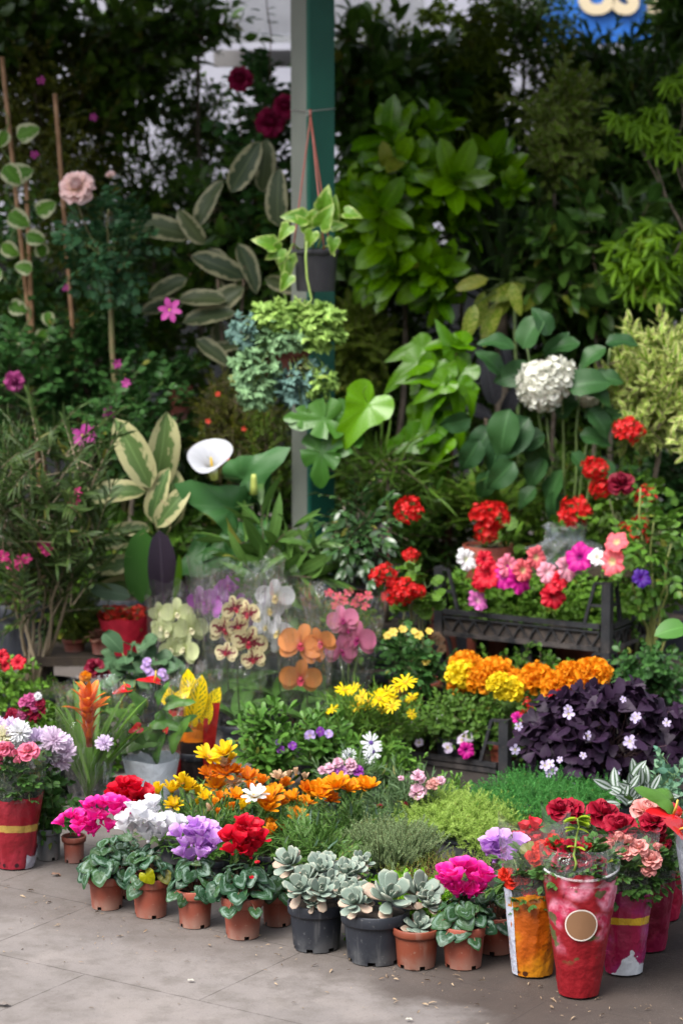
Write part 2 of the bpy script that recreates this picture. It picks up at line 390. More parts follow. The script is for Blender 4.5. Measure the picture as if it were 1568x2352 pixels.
def filmm(key='clear_film', haze=.008, tint=(1, 1, 1), bst=.9, base=.012):
    if key in MC: return MC[key]
    s = NT(key); o = s.co('Object')
    tr = s.n('BsdfTransparent'); tr.inputs[0].default_value = (.985 * tint[0], .985 * tint[1], .985 * tint[2], 1)
    gl = s.n('BsdfGlossy'); gl.inputs['Roughness'].default_value = .05
    mpn = s.n('Mapping'); mpn.inputs['Scale'].default_value = (38, 38, 7); s.l(o, mpn.inputs[0])
    nz = s.noise(1.0, mpn.outputs[0], 3); s.l(s.bump(nz, bst, .05), gl.inputs['Normal'])
    df = s.n('BsdfDiffuse'); df.inputs[0].default_value = (.8, .82, .82, 1)
    lw = s.n('LayerWeight'); lw.inputs[0].default_value = .25; s.l(s.bump(nz, bst, .05), lw.inputs['Normal'])
    m1 = s.n('MixShader'); s.val(m1.inputs[0], s.math('ADD', s.math('MULTIPLY', lw.outputs['Facing'], .62), base)); s.l(tr.outputs[0], m1.inputs[1]); s.l(gl.outputs[0], m1.inputs[2])
    m2 = s.n('MixShader'); m2.inputs[0].default_value = haze; s.l(m1.outputs[0], m2.inputs[1]); s.l(df.outputs[0], m2.inputs[2])
    s.l(m2.outputs[0], s.o.inputs[0]); MC[key] = s.m; return s.m

STEM = plain('green_stem', (.1, .17, .04), (.14, .2, .06), .5)
REDSTEM = plain('brown_red_stem', (.16, .07, .045), (.22, .12, .07), .5)
TWIG = plain('brown_twig', (.075, .05, .032), (.14, .1, .065), .8, sc=40, bump=.4)
BARK = plain('bark', (.09, .07, .05), (.19, .15, .11), .85, sc=30, bump=.6)
CANE = plain('bamboo_cane', (.42, .24, .13), (.3, .16, .08), .6, sc=25, bump=.2)
SOIL = plain('potting_soil', (.018, .012, .009), (.05, .035, .025), .95, sc=120, bump=1.0)
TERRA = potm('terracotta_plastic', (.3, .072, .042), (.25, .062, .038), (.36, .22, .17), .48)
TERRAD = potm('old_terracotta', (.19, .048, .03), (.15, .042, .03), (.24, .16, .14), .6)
BLACKP = potm('black_plastic', (.018, .021, .029), (.026, .03, .04), (.16, .16, .16), .42)
GREYP = potm('grey_plastic', (.14, .155, .165), (.11, .125, .135), (.2, .19, .17), .5)
CRATE = potm('black_crate_plastic', (.018, .019, .022), (.03, .031, .035), (.11, .09, .08), .4)
FILM = filmm()

# ------------------------------------------------------------------ things and parts
def tag(o, label=None, cat=None, group=None, kind=None):
    if label: o['label'] = label
    if cat: o['category'] = cat
    if group: o['group'] = group
    if kind: o['kind'] = kind
    return o
class Thing:
    def __init__(s, name, label, cat, loc, group=None, rz=0.0):
        s.loc = Vector(loc); s.o = bpy.data.objects.new(name, None); COL.objects.link(s.o)
        s.o.empty_display_size = .05; s.o.location = s.loc; s.o.rotation_euler[2] = rz
        tag(s.o, label, cat, group); s.top = 0.0
    def part(s, name, me, mats=None, parent=None, M=None, label=None, smooth=True):
        if isinstance(me, MB):
            if not me.n: return None
            me = me.mesh(name, mats, smooth)
        o = bpy.data.objects.new(name, me); COL.objects.link(o); o.parent = s.o
        if M is not None: o.matrix_local = M
        if parent is not None:
            o.parent = parent
            pm = parent.matrix_local.copy()
            o.matrix_parent_inverse = pm.inverted()
        if label: o['label'] = label
        return o
    def l(s, px, py, Y): return P(px, py, Y) - s.loc
    def pot(s, rt, h, mat, rb=None, rim=.22, notch=0, soil=True, lip=.004, z0=0.0, name='pot', c=(0, 0), seg=44, level=.012):
        rb = rt * .76 if rb is None else rb; hr = h * rim; ri = rt - lip
        mb = MB(); rr = rb + (ri - rb) * (1 - hr / h)
        ph = rng.integers(0, seg)
        sk = (lambda i, k: i == 0 and ((k + ph) % (seg // notch)) < max(2, seg // 16)) if notch else None
        z1 = z0 + .008
        lathe(mb, [(rb, z0), (rb + .0006, z1), (rb + (rr - rb) * .5, z0 + (h - hr) * .5), (rr, z0 + h - hr), (ri - .001, z0 + h - .001)], seg, (c[0], c[1], 0), 0, sk)
        lathe(mb, [(ri - .0015, z0 + h - .001), (rr - .0015, z0 + h - hr), (rb - .002, z1), (.001, z1)], seg, (c[0], c[1], 0))
        p = s.part(name, mb, mat)
        mb = MB()
        lathe(mb, [(rr + .0005, z0 + h - hr - .0005), (rt - .0012, z0 + h - hr), (rt, z0 + h - hr + .003), (rt + .001, z0 + h - .002), (rt - .0005, z0 + h), (rt - .003, z0 + h), (rt - .0042, z0 + h - .004)], seg, (c[0], c[1], 0))
        s.part('rim', mb, mat, p)
        if soil:
            mb = MB(); zs = z0 + h - level
            lathe(mb, [(rt - .005, zs), (rt * .6, zs + .004), (rt * .3, zs + .006), (.0005, zs + .005)], 24, (c[0], c[1], 0))
            s.part('soil', mb, SOIL)
        s.top = z0 + h; return p

def zmat(pos, D, sc, spin=None):
    D = Vector(D).normalized(); q = D.to_track_quat('Z', 'Y'); spin = random.uniform(0, 2 * pi) if spin is None else spin
    return Matrix.Translation(Vector(pos)) @ q.to_matrix().to_4x4() @ Matrix.Rotation(spin, 4, 'Z') @ Matrix.Diagonal((sc, sc, sc, 1))
def fl(t, mesh, pos, size, D=(0, -.5, 1), stalk=None, sm=None, r=.0012, name='flower', spin=None, bow=None, sub=None, sag=0):
    """one flower head as a part, its stalk a sub-part running down to the point stalk"""
    o = t.part(name, mesh, M=zmat(pos, D, size, spin))
    if sub is not None: t.part(sub[0], sub[1], parent=o).matrix_local = Matrix.Identity(4)
    if sub is not None:
        ch = o.children[0]; ch.matrix_parent_inverse = Matrix.Identity(4); ch.matrix_local = Matrix.Identity(4)
    if stalk is not None:
        mb = MB(); tube(mb, curve(stalk, pos, sag, 7, .002, bow), r * 1.3, r, 5); t.part('stalk', mb, sm or STEM, o)
    return o

def whorl(layers, mats):
    """flower head: rings of petals round +Z. layer = (n, tilt deg, size, template, r0, z0, material, jitter)"""
    mb = MB()
    for (n, tl, sz, tp, r0, z0, m, j) in layers:
        ph = rng.uniform(0, 6)
        for k in range(n):
            a = ph + 2 * pi * k / n + rng.normal(0, .12 * j); t = radians(tl + rng.normal(0, 9 * j)); ca, sa = cos(a), sin(a)
            D = (sin(t) * ca, sin(t) * sa, cos(t)); N = (-cos(t) * ca, -cos(t) * sa, sin(t))
            mb.inst(tp, xf([(r0 * ca, r0 * sa, z0)], [D], sz * rng.uniform(1 - .12 * j, 1 + .1 * j), [N], rng.normal(0, .16 * j)), m)
    return mb
def ball(mb, r, c=(0, 0, 0), m=0, sq=1.0, seg=10, rings=6):
    lathe(mb, [(max(1e-4, r * sin(pi * i / rings)), -r * sq * cos(pi * i / rings)) for i in range(rings + 1)], seg, c, m)

FM = {}
def flower(key, fn):
    if key not in FM: FM[key] = [fn() for _ in range(3)]
    return random.choice(FM[key])

# petal templates
RNDW = prof(.42, .3)
ROSEP = leaf_t(1.2, RNDW, 6, 6, 0, .8, .015, 1, .3)
ROSEI = leaf_t(1.1, RNDW, 6, 6, 0, -.55, .01, 1, .5)
CYCP = leaf_t(.8, prof(.6, .34), 7, 6, .04, .5, .015, .7, .14)
GAZP = leaf_t(.42, prof(.5, .4), 5, 4, .22, -.2)
GAZF = leaf_t(.42, prof(.5, .4), 5, 4, .22, .2)
CHRP = leaf_t(.17, prof(.5, .25), 4, 2, .4, -.35)
RUFF = leaf_t(.95, prof(.7, .25), 4, 6, 0, .5, .16, 1.5, .25)
FLAT = leaf_t(.72, prof(.8, .35), 4, 4, .06, .35, .03, 1, .1)
WIDE = leaf_t(1.1, prof(.6, .35), 5, 6, .03, .35, .05, 1.5, .12)
NARP = leaf_t(.5, prof(.5, .5), 5, 2, .15, .3)
DAIP = leaf_t(.22, prof(.5, .3), 4, 2, .2, .2)
BRACT = leaf_t(.34, prof(.3, .75), 6, 4, .35, .45)
PETUN = disc_t(lambda th: 1 - .17 * abs(cos(2.5 * th)) ** 3 + .03 * cos(15 * th), 7, 60, lambda r, t: .62 * (r ** .55) - .3 * r ** 3 + .11 * r ** 3 * sin(10 * t + .7) + .06 * r ** 2 * sin(3 * t))
FUN = disc_t(lambda th: 1, 3, 12, lambda r, t: .6 * r)

def rose_m(key, base, main, tip=None):
    pm = petal(key, base, main, tip, .6, .25, .15, pos=(0, .6))
    sp = leafm('sepal', (.05, .1, .025), (.07, .13, .03))
    def mk():
        mb = whorl([(3, 4, .42, ROSEI, .02, .3, 0, .5), (3, 10, .55, ROSEI, .07, .22, 0, .5), (4, 19, .68, ROSEI, .1, .14, 0, .5), (5, 33, .78, ROSEI, .12, .08, 0, .5),
                    (5, 50, .88, ROSEP, .13, .04, 0, .5), (5, 66, .95, ROSEP, .13, .0, 0, .5), (5, 82, .98, ROSEP, .13, -.04, 0, .5), (5, 100, .5, LANCE, .05, -.08, 1, 1)], None)
        ball(mb, .14, (0, 0, -.08), 1, 1.2); return mb.mesh('rose_head', [pm, sp])
    return flower(key, mk)
def bud_m(key, base, main):
    pm = petal(key, base, main, None, .6, .2, .15)
    sp = leafm('sepal', (.05, .1, .025), (.07, .13, .03))
    def mk():
        mb = whorl([(3, 3, .9, ROSEI, .03, .0, 0, 1), (4, 12, .95, ROSEI, .1, 0, 0, 1), (4, 22, .95, ROSEI, .16, -.02, 0, 1), (5, 30, .7, LANCE, .18, -.08, 1, 1)], None)
        ball(mb, .2, (0, 0, -.14), 1, 1.1); return mb.mesh('rose_bud', [pm, sp])
    return flower(key + 'b', mk)
def cyc_m(key, base, main, tip=None):
    pm = petal(key, base, main, tip, .5, .34, .1, pos=(0, .42))
    def mk():
        tl = rng.uniform(16, 27)
        mb = whorl([(5, tl, 1.0, CYCP, .09, 0, 0, .9)], None)
        ball(mb, .13, (0, 0, -.07), 0, 1.1); return mb.mesh('cyclamen_bloom', [pm])
    return flower(key, mk)
def gaz_m(key, base, main, streak, tl=62):
    pm = petal(key, base, main, None, .55, .3, .12, streak, pos=(.1, .3)); cm = plain('gazania_centre', (.55, .25, .01), (.35, .1, .01), .8, sc=300, bump=.6)
    gm = leafm('calyx', (.06, .12, .03), (.09, .16, .04))
    def mk():
        d = rng.uniform(-8, 8)
        mb = whorl([(8, tl - 10 + d, 1.0, GAZP, .1, .02, 0, .8), (8, tl + 6 + d, 1.02, GAZF, .12, -.02, 0, .8), (8, tl * .6, .35, NARROW, .12, -.2, 2, 1)], None)
        ball(mb, .2, (0, 0, .04), 1, .6); ball(mb, .17, (0, 0, -.12), 2, 1.0); return mb.mesh('gazania_bloom', [pm, cm, gm])
    return flower(key + str(tl), mk)
def chry_m(key, base, main, tip=None):
    pm = petal(key, base, main, tip, .6, .3, .1)
    def mk(): return whorl([(8, 6, .36, CHRP, .03, .18, 0, 1.), (13, 20, .5, CHRP, .06, .15, 0, 1.), (18, 36, .66, CHRP, .08, .1, 0, 1.), (23, 54, .82, CHRP, .1, .06, 0, 1.), (26, 72, .95, CHRP, .1, .02, 0, 1.), (26, 88, 1.0, CHRP, .1, -.02, 0, 1.), (20, 104, .95, CHRP, .1, -.06, 0, 1.)], None).mesh('chrysanthemum_bloom', [pm])
    return flower(key, mk)
def mari_m(key, c1, c2):
    pm = petal(key, c1, c2, None, .7, .25, .1)
    gm = leafm('calyx', (.06, .12, .03), (.09, .16, .04))
    def mk():
        mb = MB(); n = 130; i = np.arange(n) + .5
        ph = np.arccos(1 - 1.35 * i / n); th = i * 2.39996
        D = np.stack([np.sin(ph) * np.cos(th), np.sin(ph) * np.sin(th), np.cos(ph)], 1) + rng.normal(0, .1, (n, 3))
        mb.inst(RUFF, xf(D * np.array([.55, .55, .35]), D + np.array([0, 0, .1]), U(.42, .55, n), rng.normal(0, 1, (n, 3)), U(0, 6, n)), 0)
        ball(mb, .6, (0, 0, 0), 0, .7); ball(mb, .3, (0, 0, -.4), 1, 1.2); return mb.mesh('marigold_head', [pm, gm])
    return flower(key, mk)
def daisy_m(key, main, centre, n=14, tl=82):
    pm = petal(key, main, main, None, .5, .25, .1); cm = plain(key + '_centre', centre, tuple(x * .6 for x in centre), .8, sc=300, bump=.8)
    def mk():
        mb = whorl([(n, tl, 1, DAIP, .16, 0, 0, .8)], None); ball(mb, .26, (0, 0, .02), 1, .5); return mb.mesh('daisy_bloom', [pm, cm])
    return flower(key, mk)
def petu_m(key, throat, main, tip=None):
    pm = petal(key, throat, main, tip, .5, .3, .1, pos=(.12, .42))
    gm = leafm('calyx', (.06, .12, .03), (.09, .16, .04))
    def mk():
        mb = MB(); mb.inst(PETUN, xf([(0, 0, -.3)], [(0, 1, 0)], [(rng.uniform(.9, 1.1), rng.uniform(.9, 1.1), 1)]), 0)
        tube(mb, [(0, 0, -.9), (0, 0, -.5), (0, 0, -.28)], .05, .13, 8, 0); mb.inst(LANCE, xf([(0, 0, -.9)] * 5, [(cos(k * 1.257) * .5, sin(k * 1.257) * .5, .8) for k in range(5)], .4), 1); return mb.mesh('petunia_bloom', [pm, gm])
    return flower(key, mk)
def five_m(key, base, main, tip=None, n=5, tp=None, cen=(.6, .5, .05), tl=78, name='bloom'):
    pm = petal(key, base, main, tip, .5, .3, .1, pos=(.05, .4)); cm = plain(key + '_eye', cen, None, .7)
    def mk():
        mb = whorl([(n, tl, 1, tp or FLAT, .05, 0, 0, .7)], None); ball(mb, .09, (0, 0, .04), 1, .7); return mb.mesh(name, [pm, cm])
    return flower(key, mk)
def cluster_m(key, main, nfl=26, nf=5, fs=.33, sq=.85, cover=1.35, base=None, stem=True, name='flower_cluster', tp=None):
    pm = petal(key, base or main, main, None, .5, .28, .16)
    def mk():
        mb = MB(); i = np.arange(nfl) + .5; ph = np.arccos(1 - cover * i / nfl); th = i * 2.39996
        fm = whorl([(nf, 70, 1, tp or FLAT, .04, 0, 0, .8)], None).tmpl(); fm2 = whorl([(nf, 52, 1, tp or FLAT, .04, 0, 0, 1.2)], None).tmpl()
        for k in range(nfl):
            D = np.array([sin(ph[k]) * cos(th[k]), sin(ph[k]) * sin(th[k]), cos(ph[k]) * sq]) + rng.normal(0, .08 if nfl < 100 else .03, 3)
            pos = D * (rng.uniform(.68, .88) if nfl < 100 else rng.uniform(.78, .86) * (1 + .16 * sin(2 * th[k] + 1) * sin(ph[k]) + .1 * cos(3 * th[k] + 2))); Zd = nrm(D + rng.normal(0, .25, 3)); X = nrm(np.cross(Zd, rng.normal(0, 1, 3)))
            mb.inst(fm if k % 2 else fm2, xf([pos], [X], fs * rng.uniform(.85, 1.15), [Zd]), 0)
            if stem: tube(mb, [(0, 0, -.45), D * .35, pos], .025, .02, 4, 1, False)
        return mb.mesh(name, [pm, STEM])
    return flower(key, mk)
# ------------------------------------------------------------------ the setting: ground, shop front, blind, sign, post
A30 = radians(30)
def DP(u, v, z=0.0): return Vector((u * cos(A30) + v * sin(A30), -u * sin(A30) + v * cos(A30), z))
def UV2(p): return (p[0] * cos(A30) - p[1] * sin(A30), p[0] * sin(A30) + p[1] * cos(A30))

def ground_mat():
    s = NT('worn_paving'); o = s.co('Object')
    mp = s.n('Mapping'); mp.inputs['Rotation'].default_value[2] = radians(33); mp.inputs['Location'].default_value = (.17, .1, 0); s.l(o, mp.inputs[0])
    n1 = s.noise(1.6, o, 6, .62); n2 = s.noise(14, o, 6, .65); n3 = s.noise(140, o, 4, .6); n4 = s.noise(5, o, 5, .6)
    col = s.mix(s.step(n1, .3, .72), '#7f7874', '#726c69')
    col = s.mix(s.math('MULTIPLY', s.step(n2, .42, .66), .42), col, '#565049')
    col = s.mix(s.math('MULTIPLY', s.step(n4, .5, .68), .45), col, '#8a827d')
    col = s.mix(s.math('MULTIPLY', s.step(n3, .6, .72), .5), col, '#48413d')
    # damp soil trodden out from under the pots, then painted shade: v axis of the display, wider towards +u
    sx = s.n('SeparateXYZ'); s.l(mp.outputs[0], sx.inputs[0]); xyz = s.n('SeparateXYZ'); s.l(o, xyz.inputs[0])
    v = s.math('ADD', s.math('MULTIPLY', xyz.outputs[0], sin(A30)), s.math('MULTIPLY', xyz.outputs[1], cos(A30)))
    u = s.math('ADD', s.math('SUBTRACT', s.math('MULTIPLY', xyz.outputs[0], cos(A30)), s.math('MULTIPLY', xyz.outputs[1], sin(A30))), 2.7)
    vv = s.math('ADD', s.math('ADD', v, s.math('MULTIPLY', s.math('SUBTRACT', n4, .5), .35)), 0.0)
    st = s.math('MULTIPLY', s.step(s.math('ADD', vv, s.math('MULTIPLY', s.step(u, .1, .75), .13)), 4.34, 4.48), s.math('MULTIPLY_ADD', s.step(u, -.1, .5), .55, .4))
    col = s.mix(st, col, s.mix(n2, '#2e2723', '#4c423c'))
    col = s.mix(s.math('MULTIPLY', s.math('MULTIPLY', s.step(vv, 4.62, 4.85), s.step(u, -1.0, -.7)), .9), col, '#1c1613')  # near-black floor behind the front row: shade between the pots, painted in
    gr = s.n('TexVoronoi'); gr.inputs['Scale'].default_value = 420; s.l(o, gr.inputs['Vector'])
    col = s.mix(s.math('MULTIPLY', s.step(gr.outputs['Distance'], .3, .12), s.math('MULTIPLY', s.step(n4, .4, .6), .5)), col, s.mix(gr.outputs['Color'], '#2f2a27', '#a8a09a'))
    sp = s.noise(3.1, o, 5, .7); col = s.mix(s.math('MULTIPLY', s.step(sp, .57, .66), .24), col, '#3f3833')
    br = s.n('TexBrick'); s.l(mp.outputs[0], br.inputs[0]); br.inputs['Scale'].default_value = 1.0
    br.inputs['Brick Width'].default_value = .62; br.inputs['Row Height'].default_value = .41; br.inputs['Mortar Size'].default_value = .0022; br.inputs['Mortar Smooth'].default_value = .3; br.offset = .5
    jn = s.math('MULTIPLY', br.outputs['Fac'], s.step(n2, .3, .55))
    col = s.mix(s.math('MULTIPLY', jn, .55), col, '#3a3330')
    h = s.math('SUBTRACT', s.math('ADD', s.math('MULTIPLY', n2, .6), s.math('MULTIPLY', n3, .35)), s.math('MULTIPLY', br.outputs['Fac'], .6))
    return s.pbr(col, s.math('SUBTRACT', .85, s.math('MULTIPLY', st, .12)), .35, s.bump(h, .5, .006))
g = MB(); n_ = 60
xs = np.concatenate([[-150, -40, -12], np.linspace(-4, 4, 40), [12, 40, 150]]); ys = np.concatenate([[-60, -10], np.linspace(2, 11, 44), [14, 30, 200]])
gx, gy = np.meshgrid(xs, ys); gz = .0015 * np.sin(gx * 3 + gy * 2) * ((abs(gx) < 4) & (gy > 2) & (gy < 11))
nx = len(xs)
g.add(np.stack([gx, gy, gz - .0015], -1), [(j * nx + i, j * nx + i + 1, (j + 1) * nx + i + 1, (j + 1) * nx + i) for j in range(len(ys) - 1) for i in range(nx - 1)])
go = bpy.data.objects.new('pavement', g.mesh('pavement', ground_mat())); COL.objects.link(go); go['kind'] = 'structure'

# shop front behind the plants
WALL = plain('pale_render', (.3, .3, .35), (.36, .36, .41), .8, sc=3, bump=.1)
DARKW = plain('dark_shop_window', (.02, .022, .025), (.03, .032, .034), .25, sc=4)
YB = 12.6
t = Thing('shop_building', 'pale rendered shop front behind the whole wall of plants', 'building', (0, YB, 0))
m = MB(); box(m, (0, .6, 3.4), (14, 1.2, 4.0)); t.part('upper_wall', m, WALL, smooth=False)
m = MB(); box(m, (0, .7, .7), (14, 1.2, 1.398)); t.part('shop_window', m, DARKW, smooth=False)
m = MB(); box(m, (0, -.02, 1.42), (14, .08, .07)); t.part('window_ledge', m, plain('ledge', (.3, .3, .32), None, .7), smooth=False)
for x in (-5.2, -2.6, 1.7, 4.2):
    m = MB(); box(m, (x, .08, .7), (.16, .1, 1.37)); t.part('window_post', m, plain('ledge', (.3, .3, .32), None, .7), smooth=False)
YS = 10.3
a = P(515, 98, YS); b = P(975, -60, YS)
t = Thing('slatted_blind', 'white slatted roller blind behind the green post', 'blind', ((a.x + b.x) / 2, YS, a.z))
wd = b.x - a.x; slat = plain('white_slat', (.33, .34, .39), (.37, .38, .43), .5)
m = MB(); hh = b.z - a.z
for k in range(int(hh / .0155)):
    z = .03 + k * .0155; m.add([(-wd / 2, .0015, z), (wd / 2, .0015, z), (wd / 2, -.001, z + .003), (-wd / 2, -.001, z + .003), (wd / 2, -.001, z + .0125), (-wd / 2, -.001, z + .0125), (wd / 2, .0015, z + .0155), (-wd / 2, .0015, z + .0155)],
        [(0, 1, 2, 3), (3, 2, 4, 5), (5, 4, 6, 7)])
t.part('slat_panel', m, slat, smooth=False)
m = MB(); box(m, (0, 0, .015), (wd + .02, .02, .03)); t.part('bottom_rail', m, plain('white_rail', (.5, .52, .57), None, .4), smooth=False)
m = MB(); box(m, (0, .12, -.06), (wd + .1, .05, .07)); t.part('lintel', m, plain('lintel_grey', (.3, .29, .3), None, .8), smooth=False)
# blue sign with cream letters
YG = 11.8
a = P(1240, 100, YG); b = P(1640, -70, YG)
t = Thing('shop_sign', 'blue shop sign with big cream letters above the tall hedge', 'sign', ((a.x + b.x) / 2, YG, a.z))
m = MB(); box(m, (0, .05, (b.z - a.z) / 2 + .05), (b.x - a.x, .1, b.z - a.z + .1)); t.part('sign_board', m, plain('sign_blue', (.02, .13, .48), (.025, .15, .52), .4), smooth=False)
xoff = P(1325, 40, YG).x - t.loc.x
for ch in 'USIA':
    f = bpy.data.curves.new('letter', 'FONT'); f.body = ch; f.size = .25; f.extrude = .012; f.offset = .014; f.align_x = 'LEFT'
    f.materials.append(plain('sign_cream', (.6, .5, .33), None, .5)); fo = bpy.data.objects.new('letter_text', f)
    o = bpy.data.objects.new('letter', bpy.data.meshes.new_from_object(fo)); bpy.data.objects.remove(fo); COL.objects.link(o); o.parent = t.o
    o.location = (xoff, -.02, P(1400, 27, YG).z - a.z); o.rotation_euler = (pi / 2, 0, 0)
    xoff += {'U': .17, 'S': .155, 'I': .075, 'A': .18}[ch]

# green and grey steel post
YP = 8.35
a = P(716, 1200, YP); k = mpp(YP, 1.0)
t = Thing('steel_post', 'square steel post painted grey on one face and dark green on the other', 'post', (P(720, 1176, YP).x, YP, 0))
H = 2.84
GREENP = plain('green_paint', (.004, .06, .04), (.006, .075, .05), .45, spec=.3, sc=6)
GREYPN = plain('grey_green_paint', (.12, .135, .115), (.145, .16, .135), .5, sc=6)
a1, a2 = radians(55.5), radians(34.5); wp = 58.5 * k / cos(a2); cr = .012
e1 = Vector((-cos(a1), sin(a1), 0)); e2 = Vector((cos(a2), sin(a2), 0))
cor = Vector((P(708.5, 600, YP - .06).x - t.loc.x, -.06, 0)); cc = cor + (e1 + e2) * cr
arc = [cc - e1 * cr * sin(q) - e2 * cr * cos(q) for q in np.linspace(0, pi / 2, 7)]      # from the grey face round to the green one
def colm(pts, mat, name):
    m = MB(); n = len(pts); V = [(p.x, p.y, z) for z in np.linspace(0, H, 2) for p in pts]
    m.add(V, [(i, i + 1, n + i + 1, n + i) for i in range(n - 1)]); t.part(name, m, mat, smooth=len(pts) > 3)
B1 = cor + e1 * wp; B2 = cor + e2 * wp; B3 = cor + (e1 + e2) * wp
colm([B1, arc[0]], GREYPN, 'grey_face'); colm(arc, GREENP, 'rounded_edge'); colm([arc[-1], B2], GREENP, 'green_face'); colm([B2, B3, B1], GREENP, 'rear_face')
w1 = w2 = wp; POSTC = t.loc + cor
# wire tie round the post with the hanger hook
zt = P(712, 256, YP - .07).z
t = Thing('wire_tie', 'thin wire twisted round the post to hold the hanging pot', 'wire', (POSTC.x, POSTC.y, zt))
m = MB(); pts = [Vector((0, -.004, 0)) + e1 * (w1 + .004) + Vector((0, 0, .008)), Vector((0, -.012, 0)), e2 * (w2 + .006) + Vector((0, -.004, .012))]
tube(m, [pts[0] + (pts[1] - pts[0]) * q for q in np.linspace(0, 1, 5)], .0016, seg=5); tube(m, [pts[1] + (pts[2] - pts[1]) * q for q in np.linspace(0, 1, 5)], .0016, seg=5)
tube(m, [(0, -.012, .004), (.006, -.02, -.004), (-.003, -.025, -.012), (.003, -.02, -.024)], .003, seg=6)
t.part('wire', m, plain('pale_wire', (.4, .38, .36), None, .4, metal=.6))

CAN1, CANY = 2.0, 8.8
t = Thing('added_street_building', 'plain pale unseen buildings added across the street to block low sky', 'building', (0, -9, 0))  # out of view behind the camera, added to cut low sky light
for i, (x, w_, h_) in enumerate([(-14, 11, 8.5), (-3.5, 9.6, 7.4), (7, 11, 9), (18, 10.6, 8)]):
    m = MB(); box(m, (x, -2, h_ / 2), (w_, 4, h_)); f_ = t.part('facade', m, plain('street_render', (.3, .29, .28), (.36, .35, .33), .85, sc=2), smooth=False)
    for j in range(3):
        for z_ in (1.4, 4.4): m = MB(); box(m, (x - w_ * .3 + j * w_ * .3, .01, z_), (1.5, .06, 1.9)); t.part('window', m, DARKW, f_, smooth=False)
# unseen canopy added on the post, sized to shade the back of the display
t = Thing('added_shade_canopy', 'unseen dark green canopy roof added on the steel post to shade the plants', 'canopy', (0, 0, 2.85))
m = MB(); box(m, (0, CANY, .03), (9, CAN1, .05)); t.part('roof_sheet', m, plain('canopy_green', (.02, .07, .05), (.03, .08, .06), .6), smooth=False)
for y in (CANY - CAN1 / 2, CANY + CAN1 / 2): m = MB(); box(m, (0, y, -.02), (9, .06, .16)); t.part('roof_beam', m, plain('canopy_green', (0, 0, 0)), smooth=False)

# ------------------------------------------------------------------ generic plants
def clumps(rad, K, spread=.34):
    c = nrm(rng.normal(0, 1, (K, 3))) * (U(0, 1, (K, 1)) ** .45) * .8
    return c
def shrub(name, label, cat, bx, Y, lm, sh, n, size, out=.8, up=.45, depth=.22, K=12, spread=.3, sm=None, potr=.13, ph=.22, potm_=None, group=None, fill=0, base_px=None, rnd=.45, trunk=True, shade=None, limbs=5, tr=.011, star=False):
    x0, y0, x1, y1 = bx; k = mpp(Y, P(0, (y0 + y1) / 2, Y).z)
    cw = P((x0 + x1) / 2, (y0 + y1) / 2, Y); loc = (cw.x if base_px is None else P(base_px, 1500, Y).x, Y, 0)
    t = Thing(name, label, cat, loc, group)
    c = np.array([cw.x - loc[0], 0, cw.z]); rad = np.array([(x1 - x0) / 2 * k, depth, (y1 - y0) / 2 * k / cos(radians(9))])
    cl = clumps(rad, K)
    p = cl[rng.integers(0, K, n)] + rng.normal(0, spread, (n, 3)); r = np.linalg.norm(p, axis=1, keepdims=True)
    p = np.where(r > 1, p / r * U(.85, 1.02, (n, 1)), p)
    D = out * p / np.maximum(np.linalg.norm(p, axis=1, keepdims=True), .2) + np.array([0, -.15, up]) + rng.normal(0, rnd, (n, 3))
    S_ = U(.75, 1.2, n) * size
    pos = c + p * rad
    if star: D = nrm(rng.normal(0, .5, (n, 3)) * [1, .4, .5] + np.array([0, -.35, -.5]))
    D = nrm(D); M = xf(pos, D, S_, nrm(np.array([[0, -.8, .7]]) + rng.normal(0, .3, (n, 3))), rng.normal(0, .3, n)) if star else xf(pos - D * S_[:, None] * .6, D, S_, None, rng.normal(0, .5, n))
    mb = MB()
    shs = sh if isinstance(sh, list) else [sh]
    for i, s1 in enumerate(shs): mb.inst(s1, M[i::len(shs)])
    t.part('foliage', mb, [lm, sm or TWIG])
    if trunk:
        mb = MB(); h0 = ph - .01 if potr else 0
        top = c + np.array([0, 0, -rad[2] * .3]); tube(mb, curve((0, 0, h0), top, 0, 7, .008), tr, tr * .7, 7)
        for i in range(min(limbs, K)): tube(mb, curve(top + (cl[i] * rad * .0), c + cl[i] * rad * .9, 0, 6, .01, (0, 0, -rad[2] * .1)), tr * .55, .003, 5)
        t.part('trunk', mb, sm or BARK)
    if potr: t.pot(potr, ph, potm_ or BLACKP)
    t.c = c; t.rad = rad
    return t
def mound(t, c, rad, lm, sh, n, size, out=.8, up=.5, rnd=.4, name='foliage', sm=None, flat=False, M=None):
    """leafy mound added to a thing, in its own space"""
    d = nrm(rng.normal(0, 1, (n, 3))) * U(.1, 1, (n, 1)) ** .5
    d[:, 2] = np.abs(d[:, 2]) if flat else d[:, 2]
    D = nrm(out * d + np.array([0, -.12, up]) + rng.normal(0, rnd, (n, 3))); S_ = U(.75, 1.2, n) * size
    mb = MB(); pos = np.array(c) + d * np.array(rad)
    shs = sh if isinstance(sh, list) else [sh]
    M = xf(pos - D * S_[:, None] * .5, D, S_, None, rng.normal(0, .5, n))
    for i, s1 in enumerate(shs): mb.inst(s1, M[i::len(shs)])
    t.part(name, mb, [lm, sm or STEM]); return mb

